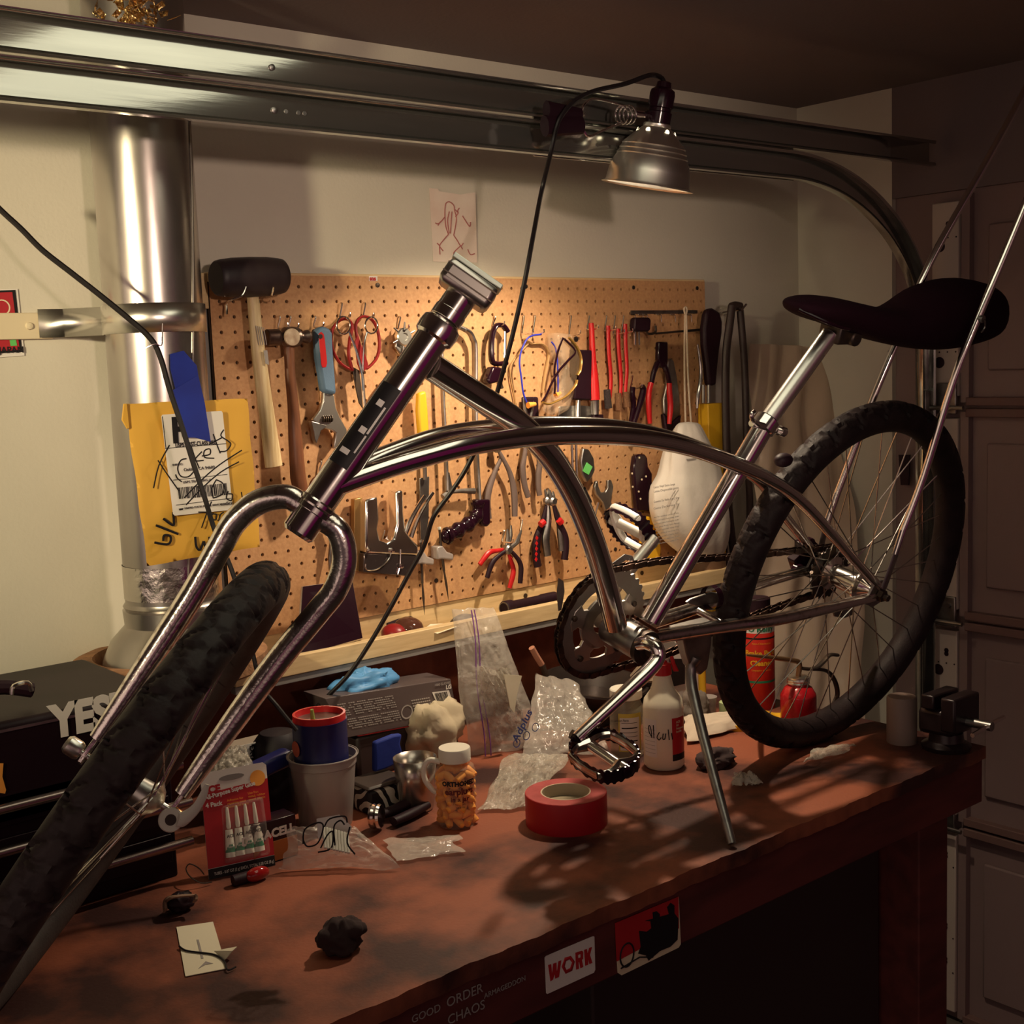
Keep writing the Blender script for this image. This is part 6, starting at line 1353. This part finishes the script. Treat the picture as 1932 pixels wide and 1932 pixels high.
# earplug jar
jb = bn(862, 1566); jr = .0305; jb = jb + (V((RC[2].x, RC[2].y, 0)).normalized() * jr * .85); jh = at(862, 1408, 1, jb.y).z - BT
jz = thing('earplug_jar', (jb.x, jb.y, BT), 'clear jar with a white lid printed with the words earplugs in a jar', 'jar')
M().lathe([(0, .001), (jr * .9, .001), (jr, .006), (jr, jh * .70), (jr * .93, jh * .76), (jr * .72, jh * .80), (jr * .72, jh * .86)], (jb.x, jb.y, BT), (0, 0, 1), 48, cap=False).obj('jar_body', JARP, jz)
M().lathe([(jr * .76, jh * .83), (jr * .8, jh * .84), (jr * .8, jh * .985), (jr * .77, jh), (0, jh)], (jb.x, jb.y, BT), (0, 0, 1), 48).obj('lid', WHITE, jz)
lx = -RC[0].copy(); lx.z = 0; lx.normalize(); vj = (CAM - jb); vj.z = 0; vj.normalize()
hp = [jb + lx * (jr * a) + V((0, 0, jh * b)) + vj * .006 for a, b in ((.72, .83), (1.25, .86), (1.55, .75), (1.5, .60), (1.15, .47), (.98, .44))]
hp = [V((p.x, p.y, p.z)) for p in hp]; hp = [p + V((0, 0, BT - p.z + (p.z - jb.z))) if False else p for p in hp]
M().tube(hp, .0042, 10, sm=5).obj('white_loop', WHITE, jz)
for tx_, zf_, sz_, bo_, mm in (('ORTHOMED', .575, .0098, .0006, INK), ('earplugs', .465, .0140, .0005, mat('maroon print', (.12, .01, .01), .5)), ('in a jar', .375, .0105, .0003, mat('maroon print b', (.12, .01, .01), .5)), ('50 pairs', .325, .005, 0, INK), ('NRR 33', .285, .004, 0, INK)):
    c = bpy.data.curves.new('t', 'FONT'); c.body = tx_; c.size = sz_; c.offset = bo_; c.align_x = 'CENTER'; c.resolution_u = 2
    t = bpy.data.objects.new('t', c); S.collection.objects.link(t); dg = bpy.context.evaluated_depsgraph_get(); me = bpy.data.meshes.new_from_object(t.evaluated_get(dg)); bpy.data.objects.remove(t)
    a0 = math.atan2(vj.y, vj.x); m = M(); vs = []
    for v_ in me.vertices:
        a = a0 + .18 + v_.co.x / (jr + .0006); vs.append((jb.x + (jr + .0006) * math.cos(a), jb.y + (jr + .0006) * math.sin(a), BT + jh * zf_ + v_.co.y))
    m.add(vs, [tuple(p.vertices) for p in me.polygons]); m.obj('lettering', mm, jz)
plug = None; jrnd = random.Random(11); spots = []
for lay in range(7):
    for k_ in range(9):
        a = 2 * PI * k_ / 9 + lay * .5; rr_ = jr - .0075
        spots.append((rr_ * math.cos(a), rr_ * math.sin(a), .011 + lay * .0115, jrnd.uniform(-1, 1), jrnd.uniform(0, 2 * PI)))
for k_ in range(7):
    a = 2 * PI * k_ / 7; spots.append((.011 * math.cos(a), .011 * math.sin(a), .0905, jrnd.uniform(-.3, .3), jrnd.uniform(0, 6)))
for i, (x, y, z, ti, az) in enumerate(spots):
    if plug is None:
        m = M(); m.lathe([(0, -.0098), (.003, -.0096), (.0052, -.007), (.0058, 0), (.0062, .007), (.0055, .0095), (0, .0098)], (0, 0, 0), (0, 0, 1), 14)
        plug = m.obj('foam_earplug', ORANGE, None, origin=(0, 0, 0)); o = plug
    else: o = plug.copy(); S.collection.objects.link(o)
    o.location = (jb.x + x, jb.y + y, BT + z); o.rotation_euler = (PI / 2 + ti * .8, 0, math.atan2(y, x) + ti); ORG[o.name] = o.location.copy()
    tag(o, 'orange foam earplug inside the clear jar', 'earplug', 'orange earplugs in the jar')
# standing zip bag and crinkled bag
q = [at(852, 1150, 1, -.17), at(930, 1145, 1, -.17), bn(1030, 1408, .002), bn(880, 1425, .002)]
zb5 = crumple(q, th=.030, amp=.005, seed=31, nu=44, nv=60, fq=7).thing('zip_bag', BAG, 'tall clear zip bag with purple zip lines standing by the ledge', 'bag', ang=80)
for dx in (.10, .17):
    a = q[0] + (q[1] - q[0]) * (dx + .22); b = q[3] + (q[2] - q[3]) * (dx + .05); M().tube([a + V((0, -.018, 0)) + (b - a) * t + V((0, -.004 * math.sin(t * 9), 0)) for t in np.linspace(0, 1, 14)], .0011, 6).obj('zip_line', PURPLE, zb5)
crumple([at(905, 1262, 1, -.23), at(960, 1258, 1, -.23), bn(1000, 1395, .004), bn(915, 1405, .004)], th=.02, amp=.010, seed=77, fq=14).thing('crinkled_wrap', BAGC, 'crinkled cellophane packet bunched inside the tall zip bag', 'packet', ang=80)
M().slab([at(x, y, 1, -.255) for x, y in ((950, 1272), (984, 1275), (975, 1310), (970, 1345), (962, 1335))][::-1], .001).thing('white_paper_strip', PAPER, 'torn white paper strip behind the tall zip bag', 'paper')
flat_on_bench(crumple([at(1010, 1272, 1, -.22), at(1085, 1290, 1, -.22), bn(1150, 1420, .004), bn(985, 1440, .004)], th=.03, amp=.009, seed=41, fq=8)).thing('poly_bag', BAG, 'loose clear bag with blue print behind the red tape roll', 'bag', ang=80)
m = flat_on_bench(crumple([bn(960, 1425, .03), bn(1075, 1425, .03), bn(1010, 1525, .004), bn(900, 1530, .004)], th=.018, amp=.009, seed=52, fq=10, nrm=(0, -.5, .87))); lb_ = m.thing('poly_bag', BAGC, 'crumpled clear bag between the earplug jar and red tape roll', 'bag', ang=80)
pr_ = thing('bag_print', at(990, 1385, 1, -.27), 'blue plus mark and recycling signs printed on the clear bag', 'print')
tmesh('Adplus', .022, at(975, 1402, 1, -.29), (.62, 0, .78), (-.78, 0, .62), BLUEINK, pr_, bold=.0004)
for x, y in ((975, 1402), (993, 1388), (1010, 1372)): M().lathe([(.0065, 0), (.008, 0), (.008, .0004)], at(x, y, 1, -.30), (0, -1, 0), 20, cap=False).obj('round_sign', BLUEINK, pr_)
# red tape roll
tp_ = bn(1073, 1580); vdir = V((RC[2].x, RC[2].y, 0)).normalized(); R0 = .0615; tcx = tp_ + vdir * R0
tr_ = thing('tape_roll', (tcx.x, tcx.y, BT), 'wide roll of red duct tape lying flat on the bench', 'tape roll')
M().lathe([(.038, 0), (R0, 0), (R0 + .0005, .002), (R0 + .0005, .046), (R0, .048), (.038, .048)], (tcx.x, tcx.y, BT), (0, 0, 1), 72, cap=False).obj('red_tape', mat('red duct tape', (.42, .008, .015), .45, bump=.1, bscale=80), tr_)
m = M(); m.lathe([(.0375, .0484), (.0605, .0484)], (tcx.x, tcx.y, BT), (0, 0, 1), 72, cap=False); m.obj('tape_edge', mat('dusty tape edge', (.42, .07, .07), .7, col2=(.3, .04, .04), nscale=30, stretch=(1, 1, 1)), tr_)
M().lathe([(.036, 0), (.038, 0), (.038, .0485), (.036, .0485), (.036, 0)], (tcx.x, tcx.y, BT), (0, 0, 1), 48, cap=False).obj('card_core', mat('card core', (.5, .42, .3), .8), tr_)
M().lathe([(0, .03), (.0358, .03)], (tcx.x, tcx.y, BT), (0, 0, 1), 48, cap=False).obj('core_paper', mat('core paper', (.36, .3, .2), .85, col2=(.28, .23, .15), nscale=12), tr_)
# black pan
c = bn(1130, 1335); pc2 = V((at(1120, 1290, 1, -.19).x, -.19, BT))
M().lathe([(0, .0), (.075, .0), (.1, .035), (.104, .036), (.103, .04), (.098, .04), (.072, .005), (0, .004)], pc2 + V((0, 0, .035)), (.05, -.12, 1), 48).thing('black_pan', mat('pan steel', (.06, .045, .04), .3, .6), 'round black steel pan behind the chainring', 'pan')
M().bb((pc2.x - .07, -.25, BT), (pc2.x + .08, -.13, BT + .033)).thing('dark_box', mat('dark box', (.03, .02, .018), .6), 'low dark box under the black pan', 'box', bevel=.003)
br6 = thing('paint_brush', at(1035, 1330, 1, -.21), 'brush standing up left of the black pan with a pink wooden tip', 'brush')
M().tube([at(1003, 1222, 1, -.19), at(1012, 1238, 1, -.19), at(1022, 1254, 1, -.19)], .006, 10).obj('pink_tip', mat('pinkish wood', (.45, .2, .13), .6), br6)
M().tube([at(1022, 1254, 1, -.19), at(1040, 1300, 1, -.195), at(1060, 1366, 1, -.20)], [.006, .008, .009], 10).obj('dark_handle', IRON, br6)
m = M(); p0 = at(1225, 1262, 1, -.25); m.lathe([(0, .04), (.012, .036), (.035, .012), (.045, 0), (.044, -.004), (0, -.004)], (p0.x + .01, -.25, BT + .075), (0, 0, 1), 36); m.thing('canvas_hat', mat('olive canvas', (.26, .19, .13), .9, bump=.3, bscale=90), 'brown canvas cone shaped cap behind the spray bottle', 'cap')
M().lathe([(.035, 0), (.035, .072), (.03, .073)], (p0.x + .01, -.25, BT), (0, 0, 1), 32).thing('dark_can', IRON, 'dark can under the brown canvas cap', 'can')
# glass jar with white lid
gj = bn(1187, 1434) + vdir * .03; gh = at(1187, 1296, 1, gj.y).z - BT
gjt = thing('glass_jar', (gj.x, gj.y, BT), 'glass food jar with a white lid and a yellow bordered nutrition label', 'jar')
M().lathe([(0, .001), (.026, .001), (.0295, .006), (.0295, gh * .74), (.025, gh * .82), (.025, gh * .9)], (gj.x, gj.y, BT), (0, 0, 1), 44, cap=False).obj('glass', film('jar glass', (.45, .4, .28), .4, rough=.05, bump=.001), gjt)
M().lathe([(.0275, gh * .86), (.0285, gh * .87), (.0285, gh * .985), (.027, gh), (0, gh)], (gj.x, gj.y, BT), (0, 0, 1), 44).obj('lid', WHITE, gjt)
vg = (CAM - gj); ag = math.atan2(vg.y, vg.x)
M().lathe([(.0299, gh * .12), (.0299, gh * .68)], (gj.x, gj.y, BT), (0, 0, 1), 20, X=(1, 0, 0), arc=(ag - .5, ag + .95)).obj('yellow_label', mat('label yellow', (.6, .48, .08), .5), gjt)
M().lathe([(.0302, gh * .14), (.0302, gh * .62)], (gj.x, gj.y, BT), (0, 0, 1), 20, X=(1, 0, 0), arc=(ag - .4, ag + .8)).obj('white_label', LABELW, gjt)
for k_, zf_ in enumerate((.54, .46, .40, .34, .27, .21)): M().lathe([(.0304, gh * zf_), (.0304, gh * zf_ + (.002 if k_ in (1, 4) else .0008))], (gj.x, gj.y, BT), (0, 0, 1), 12, X=(1, 0, 0), arc=(ag - .3, ag + .65)).obj('label_rule', INK, gjt)
tmesh('Nutrition Facts', .006, V((gj.x + .0315 * math.cos(ag - .25), gj.y + .0315 * math.sin(ag - .25), BT + gh * .57)) - V((RC[0].x, RC[0].y, 0)) * .019, V((RC[0].x, RC[0].y, 0)), (0, 0, 1), INK, gjt, width=.03)
# spray bottle
sp0 = bn(1258, 1456) + vdir * .032; sh_ = at(1258, 1200, 1, sp0.y).z - BT; SPB = mat('translucent bottle', (.78, .72, .56), .4, spec=.6)
sbt = thing('spray_bottle', (sp0.x, sp0.y, BT), 'translucent spray bottle with a red collar handwritten with the word Alcohol', 'spray bottle')
br0 = .0345
M().lathe([(0, .001), (br0 * .9, .001), (br0, .006), (br0, sh_ * .46), (br0 * .93, sh_ * .53), (br0 * .60, sh_ * .60), (br0 * .58, sh_ * .615), (br0 * .55, sh_ * .62), (br0 * .43, sh_ * .70), (br0 * .42, sh_ * .73)], (sp0.x, sp0.y, BT), (0, 0, 1), 44, cap=False).obj('bottle', SPB, sbt)
M().lathe([(br0 * .44, sh_ * .715), (br0 * .47, sh_ * .72), (br0 * .45, sh_ * .80), (br0 * .3, sh_ * .81), (br0 * .26, sh_ * .83)], (sp0.x, sp0.y, BT), (0, 0, 1), 24).obj('red_collar', RED, sbt)
hx = RC[0].copy(); hx.z = 0; hx.normalize(); zt_s = sp0 + V((0, 0, BT - sp0.z))
def sp(i, j): return V((sp0.x, sp0.y, BT)) + hx * i + V((0, 0, j * sh_)) + vdir * .0
hd = M(); hd.slab([p - vdir * -.009 for p in [sp(-.024, .855), sp(-.020, .84), sp(.0, .825), sp(.010, .83), sp(.020, .89), sp(.026, .95), sp(.020, 1.0), sp(.008, 1.0), sp(-.008, .965)]], .018, -vdir); hd.obj('trigger_head', WHITE, sbt, bevel=.003)
M().tube([sp(.021, .975), sp(.027, .972)], .007, 10).obj('nozzle', RED, sbt)
M().tube([sp(.006, .80), sp(.007, .84)], .006, 10).obj('pump_tube', WHITE, sbt)
M().slab([p for p in [sp(.012, .86), sp(.018, .87), sp(.022, .80), sp(.028, .74), (sp(.018, .74))]], .009, -vdir).obj('trigger', RED, sbt, bevel=.002)
av = math.atan2(CAM.y - sp0.y, CAM.x - sp0.x)
M().lathe([(br0 + .0004, sh_ * .11), (br0 + .0004, sh_ * .40)], (sp0.x, sp0.y, BT), (0, 0, 1), 14, X=(1, 0, 0), arc=(av - 1.15, av - .35)).obj('back_label', LABELW, sbt)
M().lathe([(br0 + .0004, sh_ * .13), (br0 + .0004, sh_ * .41)], (sp0.x, sp0.y, BT), (0, 0, 1), 14, X=(1, 0, 0), arc=(av + .42, av + 1.35)).obj('red_label', REDC, sbt)
M().lathe([(br0 + .0005, sh_ * .08), (br0 + .0005, sh_ * .13)], (sp0.x, sp0.y, BT), (0, 0, 1), 14, X=(1, 0, 0), arc=(av + .42, av + 1.35)).obj('black_band', INK, sbt)
def cyl(a, z, r=br0 + .001): return V((sp0.x + r * math.cos(av + a), sp0.y + r * math.sin(av + a), BT + sh_ * z))
strokes([[cyl(a, z) for a, z in L] for L in ([(-.62, .27), (-.75, .30), (-.78, .34), (-.70, .35), (-.62, .31), (-.60, .26)], [(-.5, .36), (-.48, .26)], [(-.2, .31), (-.32, .27), (-.22, .25), (-.12, .27)], [(-.02, .30), (-.05, .26), (.05, .26), (.10, .30)], [(.22, .33), (.26, .25)], [(.38, .30), (.42, .25)])], .0009, INK, sbt, nrm=vdir)
for k_ in range(7): M().lathe([(br0 + .0007, sh_ * (.14 + k_ * .03)), (br0 + .0007, sh_ * (.14 + k_ * .03) + .0006)], (sp0.x, sp0.y, BT), (0, 0, 1), 8, X=(1, 0, 0), arc=(av - 1.1, av - .42)).obj('label_rule', GREYINK, sbt)
tmesh('ACE\nAll\nPurpose\nbottle', .0055, cyl(.62, .37, br0 + .0012), V((-math.sin(av + .85), math.cos(av + .85), 0)), (0, 0, 1), CREAM, sbt)
# carton behind, and the small things around it
a, b = at(1268, 1300, 1, -.30), at(1312, 1290, 1, -.30)
ab = thing('small_carton', ((a.x + b.x) / 2, -.28, BT), 'white carton with a black panel and red edge behind the spray bottle', 'carton')
zt5 = at(1290, 1222, 1, -.30).z
M().bb((a.x - .01, -.30, BT), (b.x + .012, -.25, zt5)).obj('carton_body', LABELW, ab, bevel=.001)
M().slab([at(x, y, 1, -.301) for x, y in ((1262, 1297), (1292, 1290), (1292, 1243), (1262, 1243))], .0006).obj('black_panel', INK, ab)
M().slab([at(x, y, 1, -.301) for x, y in ((1297, 1300), (1303, 1298), (1303, 1245), (1297, 1246))], .0006).obj('red_edge', REDINK, ab)
c = at(1325, 1300, 1, -.33); M().tube([V((c.x, -.33, BT + .002)), V((c.x, -.33, at(1325, 1262, 1, -.33).z)) ], .0075, 12).thing('yellow_handle', YELLOW, 'short upright yellow handle behind the kickstand', 'handle')  # upright tool handle modelled as a plain rod
c = at(1318, 1335, 1, -.37); blob((c.x, -.36, BT + .03), (.032, .022, .035), 18, .4).thing('grey_cloth', CLOTHG, 'small grey cloth bundle behind the kickstand', 'cloth', ang=80)
c = bn(1352, 1362); M().lathe([(.015, 0), (.017, .04), (.018, .042)], (c.x + .01, c.y + .03, BT), (0, 0, 1), 24).thing('small_clear_cup', CUP, 'small clear plastic cup left of the rear tyre', 'cup')
c = bn(1385, 1366); cc5 = V((c.x + .014, c.y + .03, BT)); M().lathe([(.013, 0), (.014, .006), (.014, .034), (.012, .036)], cc5, (0, 0, 1), 24).thing('green_label_jar', mat('pale green label', (.45, .55, .28), .6), 'tiny pot with a pale green label beside the rear tyre', 'pot')
m = M(); m.lathe([(.012, 0), (.026, 0), (.027, .003), (.026, .012), (.012, .012), (.012, 0)], bn(1392, 1372, .001), (0, -.15, 1), 32, cap=False); m.thing('yellow_tape_ring', YELLOW, 'flat yellow tape ring partly behind the rear tyre', 'tape roll')
m = flat_on_bench(crumple([bn(1290, 1352, .02), bn(1390, 1348, .016), bn(1408, 1372, .004), bn(1296, 1402, .004)], th=.02, amp=.003, seed=61, fq=3, nrm=(0, -.1, 1))); m.thing('folded_cloth', mat('folded cream cloth', (.58, .48, .38), .8, bump=.2, bscale=40), 'folded cream cloth lying right of the spray bottle', 'cloth', ang=80)
# brake cleaner can
bc = bn(1432, 1345); cz = at(1430, 1135, 1, bc.y).z - BT; rcan = .033
bcx = V((bc.x + .02, bc.y + .03, BT)); cx2 = at(1432, 1240, 1, bcx.y); bcx.x = cx2.x - .004
ct = thing('brake_cleaner_can', bcx, 'red aerosol can of brake parts cleaner seen inside the rear wheel', 'spray can')
M().lathe([(rcan * .96, 0), (rcan, .003), (rcan, cz * .80), (rcan * .8, cz * .86)], bcx, (0, 0, 1), 44).obj('can_body', mat('can red', (.5, .02, .01), .3), ct)
M().lathe([(rcan * 1.003, cz * .7), (rcan * 1.003, cz * .79)], bcx, (0, 0, 1), 44, cap=False).obj('white_band', LABELW, ct)
M().lathe([(rcan * 1.003, cz * .645), (rcan * 1.003, cz * .66)], bcx, (0, 0, 1), 44, cap=False).obj('green_band', INK, ct)
M().lathe([(rcan * 1.003, cz * .25), (rcan * 1.003, cz * .27)], bcx, (0, 0, 1), 44, cap=False).obj('green_band', GRN, ct)
M().lathe([(rcan * .98, cz * .80), (rcan * .9, cz * .86), (rcan * .6, cz * .875), (rcan * .55, cz * .88)], bcx, (0, 0, 1), 40).obj('silver_shoulder', BRIGHT, ct)
M().lathe([(rcan * .78, cz * .865), (rcan * .78, cz * .99), (rcan * .7, cz * 1.0)], bcx, (0, 0, 1), 36).obj('black_cap', BLACK, ct)
ac = math.atan2(CAM.y - bcx.y, CAM.x - bcx.x); Rv = V((RC[0].x, RC[0].y, 0)).normalized()
def ctext(t, z, size, mt, da=0, bold=0):
    c = bpy.data.curves.new('t', 'FONT'); c.body = t; c.size = size; c.offset = bold; c.align_x = 'CENTER'; c.resolution_u = 2
    o = bpy.data.objects.new('t', c); S.collection.objects.link(o); me = bpy.data.meshes.new_from_object(o.evaluated_get(bpy.context.evaluated_depsgraph_get())); bpy.data.objects.remove(o)
    m = M(); r = rcan * 1.01; m.add([(bcx.x + r * math.cos(ac + da + v_.co.x / r), bcx.y + r * math.sin(ac + da + v_.co.x / r), BT + z + v_.co.y) for v_ in me.vertices], [tuple(p.vertices) for p in me.polygons]); m.obj('lettering', mt, ct)
ctext("O'Reilly", cz * .715, .017, GRN, .25, .0006); ctext('Non-Chlorinated', cz * .60, .0055, YELLOW, .25); ctext('Brake Parts', cz * .50, .0145, YELLOW, .25, .0005); ctext('Cleaner', cz * .41, .0145, YELLOW, .25, .0005); ctext('Limpiador de frenos', cz * .36, .005, YELLOW, .25)
# yellow curved scraper
M().tube([bn(1418, 1330, .10), bn(1425, 1335, .06), bn(1445, 1345, .02), bn(1462, 1352, .006), bn(1482, 1352, .005)], [.005, .006, .007, .008, .011], 10, sm=5, flat=.4, fax=(0, -.5, .8)).thing('yellow_brush', YELLOW, 'long curved yellow plastic handle in front of the red spray can', 'brush')
# oil can
ob = bn(1513, 1372); orr = .0335; oc_ = V((ob.x, ob.y, BT)) + vdir * orr * .8
oh = at(1513, 1290, 1, oc_.y).z - BT
ok_ = thing('oil_can', oc_, 'red pump oil can with a long thin spout seen through the rear spokes', 'oil can')
M().lathe([(0, 0), (orr * .96, 0), (orr, .003), (orr, oh * .72), (orr * .97, oh * .78), (orr * .75, oh * .95), (orr * .58, oh * 1.0), (orr * .56, oh * 1.06)], oc_, (0, 0, 1), 40).obj('can_body', mat('oil can red', (.4, .008, .014), .25, coat=.5), ok_)
M().lathe([(orr * .60, oh * 1.04), (orr * .64, oh * 1.06), (orr * .60, oh * 1.10), (orr * .64, oh * 1.13), (orr * .60, oh * 1.17), (orr * .62, oh * 1.22), (orr * .3, oh * 1.24)], oc_, (0, 0, 1), 32).obj('screw_cap', BRIGHT, ok_)
yo = oc_.y
M().tube([oc_ + V((0, 0, oh * 1.22)), at(1508, 1252, 1, yo), at(1495, 1246, 1, yo), at(1450, 1240, 1, yo), at(1408, 1236, 1, yo)], [.005, .005, .0045, .0035, .002], 10, sm=5).obj('spout', mat('brass spout', (.35, .2, .1), .4, .8), ok_)
M().tube([at(1508, 1260, 1, yo), at(1535, 1262, 1, yo), at(1552, 1250, 1, yo), at(1565, 1236, 1, yo), at(1580, 1236, 1, yo)], .0035, 8, sm=5, flat=1.6, fax=(0, 1, 0)).obj('lever', IRON, ok_)
M().tube([at(1530, 1262, 1, yo), at(1560, 1266, 1, yo), at(1575, 1285, 1, yo), at(1580, 1310, 1, yo), at(1572, 1330, 1, yo)], .0035, 8, sm=5, flat=1.6, fax=(0, 1, 0)).obj('lever', IRON, ok_)
# rags, scraps
c = bn(1362, 1452); blob((c.x + .01, c.y + .02, BT + .012), (.036, .022, .018), 25, .45, fr=2.2).thing('dark_rag', mat('dark rag', (.05, .03, .03), .95), 'dark crumpled rag right of the spray bottle by the kickstand', 'rag', ang=80)
c = bn(655, 1800); blob((c.x, c.y + .012, BT + .018), (.026, .022, .022), 28, .45, fr=2.2).thing('dark_rag', mat('dark rag b', (.03, .016, .016), .95), 'small dark wad alone near the front of the bench', 'rag', ang=80)
flat_on_bench(crumple([bn(1385, 1462, .012), bn(1425, 1466, .008), bn(1440, 1482, .002), bn(1382, 1486, .002)], nu=20, nv=16, th=.006, amp=.008, seed=81, fq=5, nrm=(0, 0, 1))).thing('plastic_scrap', BAGC, 'small crinkled clear scrap left of the rear tyre shadow', 'plastic scrap', ang=60)
flat_on_bench(crumple([bn(1535, 1415, .008), bn(1612, 1405, .006), bn(1600, 1420, .002), bn(1515, 1442, .002)], nu=24, nv=14, th=.004, amp=.005, seed=84, fq=5, nrm=(0, 0, 1))).thing('plastic_scrap', BAGC, 'long clear plastic scrap in front of the rear tyre', 'plastic scrap', ang=60)
# vise at the corner
vb = bn(1828, 1400); vz = thing('bench_vise', (vb.x, vb.y + .03, BT), 'black bench vise on the right front corner of the bench', 'vise')
vx, vy = .945, -.775
VM = mat('dark vise paint', (.02, .012, .014), .3, .3)
M().lathe([(.04, 0), (.042, .008), (.03, .015), (.028, .03)], (vx, vy, BT), (0, 0, 1), 28).obj('swivel_base', VM, vz)
M().bb((vx - .035, vy - .03, BT + .03), (vx + .035, vy + .035, BT + .075)).obj('vise_body', VM, vz, bevel=.008)
M().bb((vx - .04, vy + .0, BT + .075), (vx + .04, vy + .025, BT + .10)).obj('fixed_jaw', VM, vz, bevel=.003)
M().bb((vx - .04, vy - .04, BT + .04), (vx + .04, vy - .012, BT + .10)).obj('moving_jaw', VM, vz, bevel=.004)
M().tube([(vx, vy - .04, BT + .055), (vx, vy - .085, BT + .055)], .008, 12).obj('screw', DULL, vz)
M().tube([(vx - .05, vy - .078, BT + .05), (vx + .05, vy - .078, BT + .06)], .004, 10).obj('tommy_bar', CHROME, vz)
g5 = at(1795, 1345, 1, -.70); M().lathe([(.026, 0), (.026, .08), (.024, .083)], (.925, -.70, BT), (0, 0, 1), 32).thing('grey_tin', mat('grey tin', (.2, .14, .12), .5), 'plain grey can standing behind the vise', 'can')
# loose things near the left front
pn = thing('paper_tag', bn(380, 1830), 'cream paper tag with a thin cord across it on the bench', 'tag')
M().slab([bn(*p, .0008) for p in ((333, 1750), (402, 1740), (428, 1828), (350, 1843))][::-1], .0008, (0, 0, 1)).obj('paper', PAPER, pn)
M().slab([bn(404, 1795, .001), bn(447, 1787, .012), bn(438, 1795, .012), bn(424, 1812, .002)], .0008, (0, 0, 1)).obj('folded_flap', PAPER, pn)
m = M(); m.slab([bn(*p, .0018) for p in ((371, 1773), (375, 1773), (384, 1808), (380, 1809))], .0003, (0, 0, 1)); m.slab([bn(*p, .0018) for p in ((374, 1828), (388, 1814), (402, 1818), (388, 1820))], .0003, (0, 0, 1)); m.obj('grey_mark', GREYINK, pn)
M().tube([bn(*p, .003) for p in ((338, 1785), (350, 1793), (375, 1797), (400, 1800), (415, 1806), (424, 1815), (430, 1830), (445, 1824))], .0011, 6, sm=4).obj('cord', INK, pn)
bt4 = thing('black_strap_clip', bn(345, 1728), 'black rubber knob with a looped tan strap near the chest', 'knob')
c = bn(347, 1722); blob((c.x, c.y + .008, BT + .012), (.018, .013, .013), 33, .2).obj('knob', BLACK, bt4, ang=70)
M().tube([bn(312, 1718, .01), bn(312, 1700, .018), bn(330, 1692, .026), bn(366, 1690, .024), bn(368, 1700, .02)], .0022, 6, sm=4, flat=2.4, fax=(0, -1, .3)).obj('strap', mat('tan strap', (.25, .15, .1), .7), bt4)
tl_ = bn(492, 1665); m = M(); m.ball((tl_.x, tl_.y + .008, BT + .010), .010, 12, (1.8, 1, 1)); m.thing('red_light', mat('red lens', (.3, .01, .01), .12, coat=.6), 'small oval red reflector light in front of the glue pack', 'light')
c = bn(455, 1668); m = M(); m.tube([V((c.x - .012, c.y, BT + .008)), V((c.x + .012, c.y - .002, BT + .008))], .008, 12); m.thing('black_cylinder', BLACK, 'short black cylinder beside the small red light', 'cylinder')
M().tube([bn(*p, h) for *p, h in ((400, 1664, .004), (380, 1666, .006), (360, 1655, .015), (351, 1640, .02), (358, 1630, .02), (375, 1638, .012), (385, 1650, .005))], .0009, 6, sm=5).thing('wire_loop', IRON, 'thin dark wire loop at the bottom left of the glue pack', 'wire')

M().bb((.16, -.70, .246), (.855, -.02, .77)).thing('storage_cabinet', mat('dark cabinet', (.03, .015, .014), .7), 'dark storage cabinet standing under the workbench', 'cabinet', bevel=.004)  # guessed from faint box lines; added and widened to block light there
